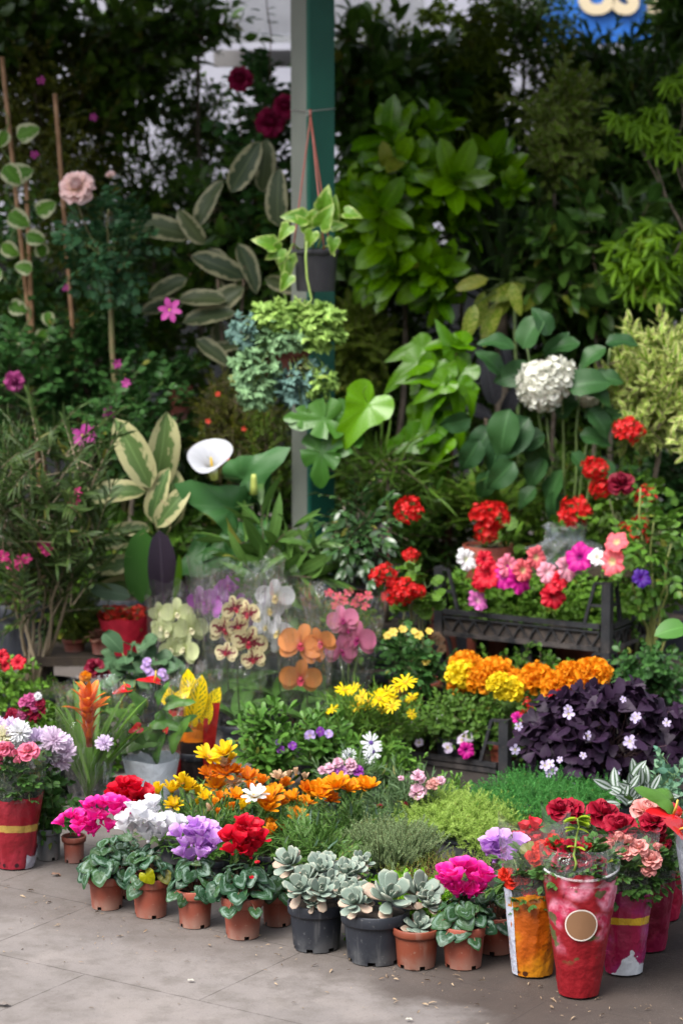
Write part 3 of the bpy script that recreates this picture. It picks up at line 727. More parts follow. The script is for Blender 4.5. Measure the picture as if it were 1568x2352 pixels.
def cone(mb, r0, r1, z0, z1, seg=56, rows=12, flat=.85, wob=.012, rim=.03, m=0, open_=0.0, a0=0.0, crinkle=0.0, ft=None, corner=0.0):
    f1, f2 = U(0, 6), U(0, 6); V = []; UV = []
    for i in range(rows + 1):
        for k in range(seg + 1):
            th = a0 + (2 * pi - open_) * k / seg; t = i / rows
            ze = z1 + (z1 - z0) * (rim * sin(2 * th + f1) + rim * .6 * sin(5 * th + f2))
            ze += corner * abs(cos(th)) ** 4; z = z0 + (ze - z0) * t
            r = (r0 + (r1 - r0) * t) * (1 + wob * min(1, t * 4 + .15) * (sin(7 * th + 3 * t * 2 + f1) + .7 * sin(12 * th - 6 * t + f2) + .6 * sin(3 * th + 9 * t)))
            if crinkle and 0 < k < seg: r += rng.normal(0, crinkle); th += rng.normal(0, .03); z += rng.normal(0, crinkle * (1.6 if i else .0))
            V.append((r * cos(th), r * sin(th) * (flat + ((flat if ft is None else ft) - flat) * t), z)); UV.append((k / seg, t))
    c = seg + 1
    mb.add(V, [(i * c + k, i * c + k + 1, (i + 1) * c + k + 1, (i + 1) * c + k) for i in range(rows) for k in range(seg)], None, UV, m)
def paperm(key, c1, c2, rough=.35, c3=None, sc=14, crumple=.5, spec=.5):
    if key in MC: return MC[key]
    s = NT(key); o = s.co('Object'); n = s.noise(sc, o, 3); f = s.noise(30, o, 3, .6)
    col = s.mix(s.step(n, .42, .6), c1, c2)
    if c3: col = s.mix(s.step(s.noise(sc * 1.7, o, 2), .6, .66), col, c3)
    MC[key] = s.pbr(col, rough, spec, s.bump(f, crumple, .01)); return MC[key]

# leaf shoots used again and again
SH_LAUREL = [shoot_t(8, LEAF, .42, 62, 'spiral', .1) for _ in range(2)]
SH_WHORL = [shoot_t(9, leaf_t(.42, OBO, 5, 4, .22, .55), .62, 68, 'spiral', .05, .35, .014) for _ in range(3)]
SH_WH2 = [shoot_t(7, leaf_t(.46, prof(.6, .62), 6, 4, .2, .6, .03, 1), .66, 74, 'spiral', .05, .78, .014, ls_end=.9) for _ in range(3)]
SH_SMALL = [shoot_t(12, leaf_t(.6, OV, 3, 2, .25, .3), .2, 60, 'spiral', .25) for _ in range(3)]
SH_TINY = [shoot_t(18, leaf_t(.5, OV, 2, 2, .2, .2), .13, 55, 'spiral', .2) for _ in range(2)]
SH_LANCE = [shoot_t(12, LANCE, .42, 50, 'spiral', .15) for _ in range(3)]
SH_NARROW = [shoot_t(12, NARROW, .55, 42, 'spiral', .2) for _ in range(3)]
SH_ROSE = [shoot_t(3, leaf_t(.62, OV, 4, 2, .2, .45), .42, 62, 'flat2', .25, .4, .01) for _ in range(2)]
SH_OLE = [shoot_t(9, leaf_t(.13, LAN, 4, 2, .3, .5), .42, 45, 'opposite', .1, .3) for _ in range(3)]
SH_EUO = [shoot_t(9, leaf_t(.45, OV, 3, 2, .25, .4), .34, 60, 'opposite', .15) for _ in range(3)]
SH_MAPLE = [shoot_t(4, MAPLE, .45, 60, 'flat2', .5, .2, .008, ls_end=.8) for _ in range(3)]
SH_FERN = [shoot_t(22, leaf_t(.3, LAN, 2, 2, .1, .3), .26, 75, 'flat2', .55, .06, .006, ls_end=.25)]
SH_MOSS = [shoot_t(30, leaf_t(.36, LAN, 2, 2, .1, .2), .2, 58, 'spiral', b_, .08, .008) for b_ in (.15, .45)]
SH_SED = [shoot_t(34, leaf_t(.34, LAN, 2, 2, .0, .1), .22, 66, 'spiral', b_, .05, .01) for b_ in (.3, .6, -.2)]
SH_THYME = [shoot_t(26, leaf_t(.6, OV, 2, 2, .1, .1), .1, 58, 'opposite', b_, .15) for b_ in (.1, .3)]
SH_BROAD = [shoot_t(9, leaf_t(.34, OBO, 4, 2, .25, .5), .5, 55, 'spiral', .1, .25) for _ in range(3)]
SH_PET = [shoot_t(8, leaf_t(.6, OV, 4, 2, .2, .5), .36, 62, 'spiral', .2, .2) for _ in range(3)]
SH_FEATH = [shoot_t(16, leaf_t(.2, LAN, 2, 2, .2, .3), .3, 55, 'flat2', .35, .1, .008, ls_end=.5) for _ in range(2)]
SH_GER = [shoot_t(1, GERL, .7, 62, 'flat2', .15, .7, .02, False), shoot_t(1, GERL, .85, 62, 'alt', .3, .8, .02, False)]
SH_HYD = [shoot_t(4, LEAFW, .55, 72, 'opposite', .1, .25, .018) for _ in range(2)]
# ------------------------------------------------------------------ the wall of shrubs at the back
L_DARK = leafm('dark_evergreen', (.033, .08, .02), (.07, .15, .032), .34, trans=.2)
L_DARK2 = leafm('deep_green', (.026, .07, .018), (.055, .13, .03), .32, trans=.2)
L_OLIVE = leafm('olive_green', (.04, .065, .012), (.075, .085, .016), .45)
L_BRIGHT = leafm('bright_laurel', (.035, .12, .01), (.1, .235, .018), .26, spec=.5, trans=.25)
L_MID = leafm('mid_green', (.035, .095, .018), (.06, .14, .03), .36)
L_BLUE = leafm('blue_green', (.018, .06, .034), (.035, .1, .055), .42)
L_ROSE = leafm('rose_green', (.022, .075, .028), (.045, .125, .045), .36)
L_MAPLE = leafm('maple_green', (.06, .15, .016), (.1, .22, .028), .45, trans=.32)
L_MAPLED = leafm('maple_olive', (.045, .095, .01), (.09, .15, .015), .5, trans=.3)
L_PALE = leafm('pale_edged', (.09, .18, .035), (.14, .24, .055), .45, pat='edge', pc=(.42, .43, .18), w=.22)
L_GOLD = leafm('gold_edged', (.09, .22, .03), (.18, .34, .06), .4, pat='edge', pc=(.7, .68, .3), w=.44)
L_AUC = leafm('aucuba', (.03, .085, .025), (.05, .11, .03), .3)
L_AUCS = leafm('aucuba_spotted', (.1, .19, .03), (.14, .24, .04), .33, pat='spots', pc=(.5, .48, .12), sc=11)
L_YUC = leafm('yucca', (.03, .06, .04), (.05, .085, .05), .45)
L_RUB = leafm('variegated_rubber', (.04, .065, .045), (.075, .1, .055), .36, pat='edge', pc=(.32, .31, .18), w=.3, trans=.1)
L_PINK = petal('dusky_pink', (.5, .2, .2), (.6, .28, .3))

def hedge(*a, **k): return shrub(*a, **k)
# far rank
hedge('evergreen_tree', 'dark large-leaved tree against the white wall, top of the canes', 'tree', (40, -90, 420, 330), 10.0, L_DARK, SH_LAUREL, 130, .27, K=10, spread=.3, depth=.3)
hedge('evergreen_tree', 'tall narrow small-leaved tree with white wall showing through its gaps', 'tree', (360, -60, 560, 640), 10.1, L_DARK, SH_SMALL, 240, .16, K=16, spread=.2, depth=.22)
hedge('evergreen_shrub', 'fine olive-tinted bush behind the tallest bamboo canes', 'shrub', (-90, 60, 330, 520), 9.8, leafm('dusky_olive', (.045, .07, .014), (.095, .12, .022), .45), SH_SMALL, 640, .15, K=22, spread=.34, depth=.25)
hedge('evergreen_shrub', 'dense dark shrub between rose tree and rubber plant', 'shrub', (150, 290, 560, 720), 9.9, L_DARK, SH_LANCE, 190, .2, K=14, spread=.3)
hedge('maple_tree', 'olive-yellow maple standing behind the bright laurel', 'tree', (930, -60, 1200, 480), 9.9, L_MAPLED, [MAPLE], 800, .065, K=20, spread=.26, depth=.3, star=True)
hedge('evergreen_shrub', 'dark broad-leaved laurel beside the green face of the post', 'shrub', (755, 80, 1010, 430), 9.7, L_DARK2, SH_LAUREL, 150, .36, K=10, spread=.28)
hedge('evergreen_tree', 'tall glossy dark hedge under the blue sign', 'tree', (1345, 125, 1640, 620), 9.6, L_DARK2, SH_LANCE, 560, .21, K=18, spread=.3, depth=.3)
hedge('evergreen_tree', 'thin-leaved tree in front of the blue sign', 'tree', (1110, -90, 1300, 190), 10.1, L_DARK, SH_SMALL, 150, .17, K=9, spread=.3)
hedge('evergreen_tree', 'glossy tree crossing the last letter of the sign', 'tree', (1480, -90, 1660, 190), 10.0, L_DARK2, SH_LANCE, 110, .24, K=8, spread=.3)
hedge('evergreen_shrub', 'dark shrub filling the gap behind the pale-edged bush', 'shrub', (1020, 200, 1460, 700), 10.0, L_DARK, SH_LANCE, 460, .2, K=14, spread=.3)
hedge('evergreen_shrub', 'dark low shrub in the shade behind the hydrangea', 'shrub', (1020, 660, 1600, 1120), 9.5, L_DARK, SH_LANCE, 480, .2, K=18, spread=.35)
hedge('evergreen_shrub', 'dark low shrub in the shade behind the climbing arum', 'shrub', (560, 560, 1060, 1160), 9.6, L_DARK, SH_LANCE, 520, .2, K=18, spread=.35)
hedge('evergreen_shrub', 'dark shrub behind the standard rose stem', 'shrub', (90, 620, 620, 1130), 9.4, L_DARK, SH_ROSE, 700, .13, K=18, spread=.35)
hedge('evergreen_shrub', 'shaded bush behind the bamboo canes at mid height', 'shrub', (-90, 420, 220, 1100), 9.5, L_DARK, SH_ROSE, 700, .13, K=18, spread=.3)
hedge('evergreen_shrub', 'dark shrub behind the red geraniums and the petunia crate', 'shrub', (980, 1040, 1640, 1480), 9.0, L_DARK, SH_LANCE, 420, .18, K=16, spread=.35)
hedge('evergreen_shrub', 'dark shrub behind the calla lily and orchids', 'shrub', (280, 1040, 1000, 1500), 9.0, L_DARK, SH_LANCE, 480, .18, K=16, spread=.35)
hedge('evergreen_shrub', 'dark shrub behind the pink oleander stems', 'shrub', (-90, 1180, 340, 1560), 8.7, L_DARK, SH_ROSE, 420, .12, K=14, spread=.35)
hedge('evergreen_tree', 'small-leaved dark bush above the slatted blind edge', 'tree', (770, 20, 960, 260), 10.0, L_MAPLED, SH_SMALL, 150, .15, K=8)

for (lab, bx, Y_, lm_, sh_, n_, s_) in [
    ('large-leaved dark shrub in the top corner beside the first bamboo cane', (-90, -90, 150, 190), 9.9, L_DARK2, SH_LAUREL, 110, .27),
    ('drooping dark leaves against the white slatted blind', (350, -90, 560, 150), 9.95, L_DARK2, SH_LAUREL, 34, .25),
    ('mid-green leafy shrub behind the upper rubber plant', (430, 380, 700, 780), 9.5, L_DARK2, SH_LAUREL, 90, .28),
    ('mid-green broad-leaved shrub behind the black hanging pot', (640, 380, 860, 740), 9.3, L_DARK2, SH_LAUREL, 80, .28),
    ('rose-leaved bush below the pink rose tree', (60, 680, 330, 960), 8.9, L_ROSE, SH_ROSE, 260, .13),
    ('leafy shrub between the golden bush and the aucuba', (1260, 640, 1560, 860), 9.1, L_DARK2, SH_LAUREL, 90, .26),
    ('olive-leaved shrub hiding the lower half of the blue sign board', (1180, 60, 1420, 330), 9.9, L_MAPLED, SH_SMALL, 190, .17),
    ('dark laurel sprays over the gap under the blue sign', (1290, 90, 1500, 330), 9.8, L_DARK2, SH_LANCE, 130, .24)]:
    hedge('evergreen_shrub', lab, 'shrub', bx, Y_, lm_, sh_, n_, s_, K=11, spread=.32)
for (lab, bx, Y_, lm_, sh_, n_, s_) in [('dark shrub filling the gap behind the pale rubber plant', (200, 1060, 540, 1330), 8.7, L_DARK2, SH_LANCE, 200, .2), ('dark leafy shrub between weeping fig and brown pole', (830, 1060, 1060, 1360), 8.5, L_DARK2, SH_LANCE, 150, .2), ('leafy shrub behind the tall red geranium at the photo edge', (1440, 980, 1640, 1340), 8.55, L_ROSE, SH_ROSE, 260, .13)]:
    hedge('evergreen_shrub', lab, 'shrub', bx, Y_, lm_, sh_, n_, s_, K=11, spread=.34)
# middle rank
t = hedge('evergreen_shrub', 'leafy twig tree with pale-edged leaves and bare branches', 'shrub', (1140, 110, 1410, 480), 9.2, L_PALE, SH_EUO, 74, .19, K=15, spread=.14, out=.7, limbs=14, tr=.009)
BR = SH_WH2
t = Thing('laurel_bush', 'bright glossy green laurel beside the post', 'shrub', (P(930, 500, 9.0).x, 9.0, 0)); t.pot(.16, .26, BLACKP)
mb = MB(); tw = MB(); top = np.array([0, .05, P(930, 640, 9.0).z]); tube(tw, curve((0, 0, .24), top, 0, 6, .01), .014, .01, 7)
for (x, y, rx, ry, n) in [(q_[0], q_[1], q_[2], q_[3], int(q_[4] * .4) + 2) for q_ in [(965, 345, 55, 35, 10), (895, 430, 85, 45, 24), (1010, 440, 60, 45, 14), (1140, 430, 60, 35, 9), (910, 490, 110, 50, 34), (1020, 510, 55, 50, 14), (880, 590, 85, 50, 24), (970, 615, 75, 50, 20), (1005, 370, 45, 45, 8), (950, 560, 85, 50, 14)]]:
    c = np.array(t.l(x, y, 9.0)); k = mpp(9.0, 1.3)
    d = nrm(rng.normal(0, 1, (n, 3))) * U(0, 1, (n, 1)) ** .5
    D = nrm(d * .8 + np.array([0, -.45, .45]) + rng.normal(0, .5, (n, 3))); pos = c + d * np.array([rx * k, .12, ry * k])
    Sz = U(.13, .27, n); D = nrm(D + np.array([0, -.25, 0]))
    M = xf(pos - D * Sz[:, None] * .6, D, Sz, None, U(-.5, .5, n))
    for i in range(3): mb.inst(BR[i], M[i::3])
    tube(tw, curve(top, c + np.array([0, .06, 0]), 0, 6, .012), .006, .003, 5)
t.part('foliage', mb, [L_BRIGHT, STEM]); t.part('trunk', tw, BARK)
hedge('aucuba_shrub', 'dark glossy aucuba bush below the pale-edged twig tree', 'shrub', (1190, 440, 1540, 690), 9.0, L_AUC, SH_LAUREL, 130, .34, K=12, spread=.3, up=.3)
t = Thing('spotted_aucuba', 'yellow-spotted aucuba leaves hanging under the dark aucuba', 'shrub', (P(1200, 700, 8.9).x, 8.9, 0)); t.pot(.14, .24, BLACKP)
mb = MB(); tw = MB(); tube(tw, curve((0, 0, .22), t.l(1180, 640, 8.95), 0, 6, .01), .009, .006, 6)
for (x, y, dx, dy, L) in [(1110, 670, -.2, -1, 95), (1150, 690, -.5, -.9, 120), (1205, 655, -1, -.35, 100), (1180, 680, -.7, -.6, 90), (1230, 690, .1, -1, 80), (1240, 660, -.5, -.8, 70), (1255, 640, 1, .3, 60), (1330, 660, 1, .35, 90), (1355, 655, .2, -1, 70), (1290, 680, .7, -.4, 80), (1120, 640, -.9, -.2, 85), (1300, 650, .9, .1, 90), (1210, 730, -.1, -1, 70), (1175, 650, .2, -.9, 80), (1090, 700, -.3, -1, 90)]:
    p = np.array(t.l(x, y, 8.9 + U(-.06, .06))); D = np.array([dx, -.35, dy])
    mb.inst(leaf_t(.38, prof(.6, .8), 7, 4, .2, .5), xf([p], [D], L * mpp(8.9, 1.2), [(0, -.8, .6)], rng.normal(0, .4)))
    tube(tw, curve(t.l(1180, 640, 8.95), p, 0, 5, .005), .004, .002, 4)
t.part('foliage', mb, [L_AUCS]); t.part('trunk', tw, STEM)
t = Thing('yucca', 'grey-green yucca with sword leaves behind the aucuba', 'plant', (P(1150, 600, 9.1).x, 9.1, 0)); t.pot(.14, .26, BLACKP)
zc = P(1150, 700, 9.1).z; mb = MB(); tube(mb, [(0, 0, .24), (.01, 0, zc * .6), (0, 0, zc)], .03, .025, 8); t.part('trunk', mb, BARK)
n = 60; a = U(0, 2 * pi, n); e = U(.05, 1.25, n); mb = MB()
mb.inst(SWORD, xf(np.stack([0 * a, 0 * a, zc + U(-.05, .1, n)], 1), np.stack([np.sin(e) * np.cos(a), np.sin(e) * np.sin(a), np.cos(e)], 1), U(.34, .48, n), np.stack([-np.cos(a), -np.sin(a), .5 + 0 * a], 1)))
t.part('foliage', mb, L_YUC)
t = hedge('maple_tree', 'fresh green maple with star-shaped leaves under the dark hedge', 'tree', (1400, 470, 1640, 700), 8.7, L_MAPLE, [MAPLE], 84, .085, K=8, spread=.3, rnd=.3, star=True)
mb = MB(); tw = MB()
for (x, y, n, r) in [(1480, 290, 26, 55), (1560, 190, 12, 45), (1550, 320, 14, 50), (1440, 280, 8, 40)]:
    p = np.array(t.l(x, y, 8.7)) + rng.normal(0, 1, (n, 3)) * np.array([r, 30, r * .5]) * mpp(8.7, 1.5) * .6
    D = nrm(rng.normal(0, .5, (n, 3)) * [1, .4, .5] + np.array([0, -.35, -.6])); mb.inst(MAPLE, xf(p, D, U(.06, .08, n), [(0, -.8, .7)], rng.normal(0, .35, n)))
    tube(tw, curve(t.l(1580, 560, 8.75), t.l(x, y, 8.72), 0, 6, .01), .005, .002, 5)
t.part('upper_spray', mb, L_MAPLE); t.part('upper_branch', tw, BARK)

# variegated rubber plants
def rubber(label, leaves, Y, base, mat, potz=.26, group=None, stems=2, tpl=None, ribm=None):
    t = Thing('rubber_plant', label, 'plant', (P(base[0], base[1], Y).x, Y, 0), group); t.pot(.15, potz, BLACKP)
    me = MB(); me.inst(tpl or RUBBER, xf([(0, 0, 0)], [(0, 1, 0)], 1.0)); me = me.mesh('rubber_leaf', mat)
    tw = MB()
    tops = [t.l(base[0] + (i - .5) * 60, base[1], Y) for i in range(stems)]
    for q in tops: tube(tw, curve((0, 0, potz - .02), q, 0, 6, .006), .008, .006, 7)
    t.part('trunk', tw, plain('rubber_stem', (.1, .09, .05), (.16, .1, .07), .6))
    for L in leaves:
        x, y, ang, ln, tw_ = L[:5]; p = t.l(x, y, Y + (L[5] if len(L) > 5 else U(-.08, .05))); a_ = radians(ang)
        D = Vector((cos(a_), -.25, sin(a_))); sc = ln * mpp(Y, p.z) * 1.12
        M = xf([tuple(p)], [tuple(D)], [(sc * 1.0, sc, sc)], [(sin(tw_) * .9 + rng.normal(0, .35), -1.0 * cos(tw_) - .1, .45 + rng.normal(0, .35))])[0]
        lf = t.part('leaf', me, M=Matrix(M.tolist()))
        q = min(tops, key=lambda b: (b - p).length); m2 = MB(); q2 = Vector((q.x, q.y, min(q.z, p.z + .02)))
        tube(m2, curve(q2, p, 0, 5), .0035, .0025, 5); t.part('leaf_stalk', m2, plain('pinkish_stalk', (.3, .14, .1), (.24, .16, .09), .5), lf)
    return t
rubber('cream-edged rubber plant with big drooping leaves behind the trailing basket', [
    (440, 545, 160, 135, .5), (455, 520, 70, 110, -.4), (530, 440, 60, 120, .3), (600, 440, 80, 110, .5), (640, 520, 95, 120, -.4), (480, 570, -55, 110, .3), (560, 640, 150, 120, .6), (470, 560, 130, 90, -.6), (520, 690, 170, 100, .7),
    (430, 640, 200, 90, .4), (560, 660, -150, 120, -.3), (540, 720, 180, 110, 1.1), (610, 640, -20, 80, .2), (545, 560, -60, 110, .4), (500, 740, -80, 100, .5), (420, 700, 180, 90, .9), (450, 780, -30, 90, .3), (470, 810, 20, 80, .6)], 8.9, (530, 640), L_RUB)
L_RUB2 = leafm('cream_rubber', (.05, .1, .045), (.08, .14, .06), .33, pat='edge', pc=(.42, .4, .2), w=.42, trans=.12)
rubber('pale cream-margined rubber plant beside the white calla lily', [
    (345, 1120, 112, 160, .2, -.06), (348, 1140, 72, 180, .9, 0), (335, 1130, 175, 140, 1.1, 0), (350, 1200, 80, 120, -.3, -.05), (395, 1210, 82, 130, .8, .02), (360, 1210, 55, 110, .2, -.08), (345, 1215, 175, 80, .9, 0), (330, 1230, 188, 90, .5, .02),
    (320, 1290, 185, 100, .6, .02), (330, 1330, 195, 110, .4, .04), (300, 1300, 170, 90, .2, .05), (380, 1230, 100, 100, .4, .06)], 7.9, (355, 1230), L_RUB2, .2)
L_DUSK = leafm('dusky_rubber', (.05, .05, .05), (.07, .065, .06), .3, pat='edge', pc=(.5, .2, .16), w=.12, trans=.05)
rubber('dusky rubber plant with one pink-edged leaf by the red geranium', [(850, 1330, 76, 120, .3, -.06), (830, 1340, 110, 70, .6, .02), (870, 1340, 40, 60, .5, .03), (845, 1350, 150, 70, .3, 0)], 7.75, (850, 1360), L_DUSK, .16, stems=1)
rubber('dark plum rubber plant with upright leaves behind the hydrangea', [(1135, 930, 100, 105, .1, 0), (1160, 870, 86, 90, .8, 0), (1150, 960, 60, 80, .5, .04), (1130, 960, 150, 80, .3, .03)], 8.7, (1145, 960), leafm('plum_rubber', (.02, .02, .024), (.03, .03, .034), .25, trans=.03), stems=1)

# standard rose
Y = 8.6
t = Thing('rose_tree', 'standard rose with blue-green leaves and one large pink bloom', 'rose tree', (P(285, 1100, Y).x, Y, 0)); t.pot(.13, .24, BLACKP)
mb = MB(); pts = [Vector((0, 0, .2)), t.l(285, 1080, Y), t.l(270, 950, Y), t.l(258, 800, Y), t.l(255, 690, Y), t.l(250, 600, Y)]; tube(mb, pts, .012, .009, 8); 
for e in [(190, 560), (310, 540), (250, 480), (180, 470), (330, 500), (230, 660), (265, 420)]: tube(mb, curve(t.l(252, 650, Y), t.l(e[0], e[1], Y + U(-.1, .1)), 0, 6, .01), .005, .0025, 5)
t.part('trunk', mb, plain('rose_stem', (.13, .14, .05), (.17, .13, .06), .6, sc=40, bump=.3))
c = np.array(t.l(250, 565, Y)); mound(t, c, (.165, .15, .19), L_BLUE, SH_ROSE, 130, .11, rnd=.5, up=.2)
RP = rose_m('pale_pink_rose', (.85, .65, .4), (.85, .6, .58), (.88, .68, .68))
fl(t, RP, t.l(178, 432, Y - .1), .055, (-.1, -.9, .5), t.l(240, 560, Y))
fl(t, bud_m('pale_pink_rose', (.75, .42, .22), (.8, .45, .42)), t.l(256, 408, Y - .05), .026, (-.2, -.3, 1), t.l(262, 520, Y), name='bud')
# climbing roses
Y = 9.4
t = hedge('climbing_rose', 'climbing rose with dark crimson blooms beside the post', 'rose', (520, 120, 690, 640), Y, L_ROSE, SH_ROSE, 260, .13, K=14, spread=.32)
for (x, y, s) in [(552, 182, 26), (620, 282, 30), (655, 245, 26)]:
    fl(t, rose_m('crimson_rose', (.16, .0, .03), (.3, .004, .06), (.38, .01, .09)), t.l(x, y, Y - .2), s * mpp(Y, 1.8), (U(-.3, .3), -.9, .3), t.l(x, y + 120, Y))
mb = MB()
for (x0, y0, x1, y1) in [(625, 330, 610, -20), (560, 400, 545, 150)]: tube(mb, curve(t.l(x0, y0, Y), t.l(x1, y1, Y - .1), 0, 8, .008), .004, .002, 5)
t.part('long_shoot', mb, TWIG)
mb = MB(); n = 26; q = np.array(t.l(612, 120, Y - .1)); p = q + np.stack([rng.normal(0, .02, n), rng.normal(0, .02, n), U(-.2, .25, n)], 1)
mb.inst(LEAF, xf(p, np.stack([rng.choice([-1, 1], n), U(-.6, 0, n), U(-.2, .5, n)], 1), U(.035, .055, n))); t.part('shoot_leaves', mb, L_ROSE)

# climbers on bamboo canes
Y = 8.9
L_HOYA = leafm('variegated_climber', (.05, .14, .03), (.08, .2, .04), .36, pat='edge', pc=(.5, .5, .3), w=.35)
for lab, cn in (('variegated climber with cream-splashed leaves, nearest the photo edge cane', [(5, 130, 95, 1000)]), ('thin pink-flowered climber on the two inner bamboo canes', [(127, 215, 165, 720), (60, 400, 78, 830)])):
    x0, y0, x1, y1 = cn[0]
    t = Thing('climber', lab, 'plant', (P(x1, 1000, Y).x, Y, 0)); t.pot(.13, .24, BLACKP)
    for (x0, y0, x1, y1) in cn:
        mb = MB(); a = t.l(x0, y0, Y); b = t.l(x1, y1, Y); b2 = a + (b - a) * ((a.z - .12) / (a.z - b.z)); tube(mb, [a + (b2 - a) * q for q in np.linspace(0, 1, 30)], .008, .0095, 8); t.part('cane', mb, CANE)
    if 'variegated' in lab:
        hm = MB(); hm.inst(leaf_t(.82, prof(.42, .75), 7, 6, .15, .5, .05, 1.5), xf([(0, 0, 0)], [(0, 1, 0)], 1.0)); hm = hm.mesh('climber_leaf', leafm('cream_splashed', (.045, .14, .03), (.075, .19, .04), .42, pat='edge', pc=(.5, .52, .32), w=.34))
        for (x, y, s) in [(40, 315, 60), (10, 380, 60), (15, 410, 70), (85, 490, 55), (20, 490, 60), (100, 590, 45), (5, 560, 50), (75, 620, 45), (110, 715, 40), (105, 755, 45), (20, 700, 50), (45, 830, 50), (90, 880, 40), (15, 300, 45), (60, 540, 50), (5, 620, 60), (40, 760, 50), (10, 850, 55)]:
            p = t.l(x, y, Y - U(.02, .12)); s = s * mpp(Y, 1.3) * .95
            t.part('leaf', hm, M=Matrix(xf([tuple(p)], [(rng.normal(0, .8), -.2, rng.choice([-.8, -.5, .3]))], s, [(rng.normal(0, .3), -1, .25)])[0].tolist()))
        mb = MB(); a = np.array(t.l(5, 250, Y - .02)); b = np.array(t.l(85, 950, Y - .02)); q = np.linspace(0, 1, 60)[:, None]
        tube(mb, a + (b - a) * q + .02 * np.concatenate([np.sin(q * 40), np.cos(q * 40), 0 * q], 1), .003, .004, 5); t.part('stem', mb, STEM)
        mound(t, np.array(t.l(40, 640, Y + .08)), (.1, .1, .5), L_ROSE, SH_ROSE, 90, .1, rnd=.5, up=.1)
    else:
        mound(t, np.array(t.l(140, 480, Y + .08)), (.13, .1, .45), L_OLIVE, SH_SMALL, 110, .1, rnd=.6, up=.1)
        for (x, y) in [(80, 355), (95, 185), (215, 270), (150, 660)]:
            fl(t, five_m('mauve', (.3, .02, .2), (.35, .03, .22)), t.l(x, y, Y - .1), .016, (U(-.4, .4), -1, .3), t.l(x + 10, y + 50, Y))
# pink-flowered bushes in shade
t = hedge('fuchsia_bush', 'shaded bush dotted with magenta flowers below the standard rose', 'shrub', (150, 830, 470, 1080), 8.5, L_ROSE, SH_ROSE, 230, .1, K=12)
for (x, y, s) in [(190, 1000, 30), (250, 948, 16), (270, 835, 12), (390, 712, 28), (290, 880, 12), (205, 995, 20)]:
    fl(t, five_m('magenta_bell', (.35, .03, .25), (.5, .06, .32), n=6, tp=NARP), t.l(x, y, 8.3), s * mpp(8.4, .8), (U(-.4, .4), -.8, U(-.3, .5)), t.l(x + 5, y + 45, 8.5))
t = hedge('pelargonium', 'dark-leaved bush with one mauve bloom beside the cane', 'shrub', (-60, 760, 150, 1060), 8.6, L_ROSE, SH_ROSE, 220, .11, K=12)
fl(t, rose_m('mauve_rose', (.3, .02, .16), (.36, .05, .2)), t.l(34, 876, 8.35), .033, (.1, -1, .3), t.l(40, 960, 8.6))
# pots standing in the shade there
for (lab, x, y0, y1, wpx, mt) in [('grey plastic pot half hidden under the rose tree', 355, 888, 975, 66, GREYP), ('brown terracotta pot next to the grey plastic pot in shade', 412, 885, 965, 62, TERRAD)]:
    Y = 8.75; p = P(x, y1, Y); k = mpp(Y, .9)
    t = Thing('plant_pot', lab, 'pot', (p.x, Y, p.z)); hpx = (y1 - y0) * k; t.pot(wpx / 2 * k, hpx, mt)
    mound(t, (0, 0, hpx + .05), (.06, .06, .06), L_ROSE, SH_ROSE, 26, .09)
t = Thing('plant_bench', 'dark wooden bench carrying pots in the shade behind the calla lily', 'bench', (P(380, 975, 8.75).x, 8.75, 0))
zb = P(380, 976, 8.75).z - .002
m = MB(); box(m, (0, .05, zb - .02), (.6, .34, .04)); t.part('bench_top', m, plain('dark_wood', (.03, .02, .014), (.05, .035, .02), .8, sc=30, bump=.3), smooth=False)
for sx in (-.27, .27):
    for sy in (-.09, .19): m = MB(); box(m, (sx, sy, (zb - .04) / 2), (.04, .04, zb - .04)); t.part('leg', m, MC['dark_wood'], smooth=False)
# small-leaved shrubs by the post foot
t = hedge('barberry_bush', 'yellow-green small-leaved bush with tiny red flowers behind calla lily', 'shrub', (440, 850, 660, 1110), 8.5, L_OLIVE, SH_TINY, 420, .12, K=14)
for (x, y) in [(478, 968), (522, 1052), (500, 905), (560, 985)]: fl(t, five_m('tiny_red', (.6, .03, .02), (.7, .05, .03)), t.l(x, y, 8.25), .009, (0, -1, .2), name='flower')
t = hedge('box_bush', 'dense green box bush under the trailing basket', 'shrub', (560, 930, 665, 1150), 8.45, leafm('box', (.05, .11, .018), (.08, .16, .03), .4), SH_TINY, 260, .12, K=10)
hedge('conifer', 'feathery yellow-green conifer behind the post', 'shrub', (745, 690, 890, 900), 9.0, leafm('conifer', (.07, .11, .008), (.11, .16, .012), .6), SH_FEATH, 300, .14, K=10)
hedge('spider_plant', 'grassy green plant at the foot of the climbing arum', 'plant', (770, 1000, 1010, 1140), 8.2, leafm('grassy', (.04, .095, .02), (.07, .15, .035), .4), [shoot_t(5, BLADE, .9, 40, 'spiral', .3, .1)], 36, .15, K=8, out=.6)
hedge('fern', 'soft green fern below the white hydrangea', 'fern', (1010, 1060, 1240, 1210), 8.3, leafm('fern', (.05, .12, .02), (.08, .17, .035), .5), SH_FERN, 150, .13, K=8, up=.8, rnd=.3)

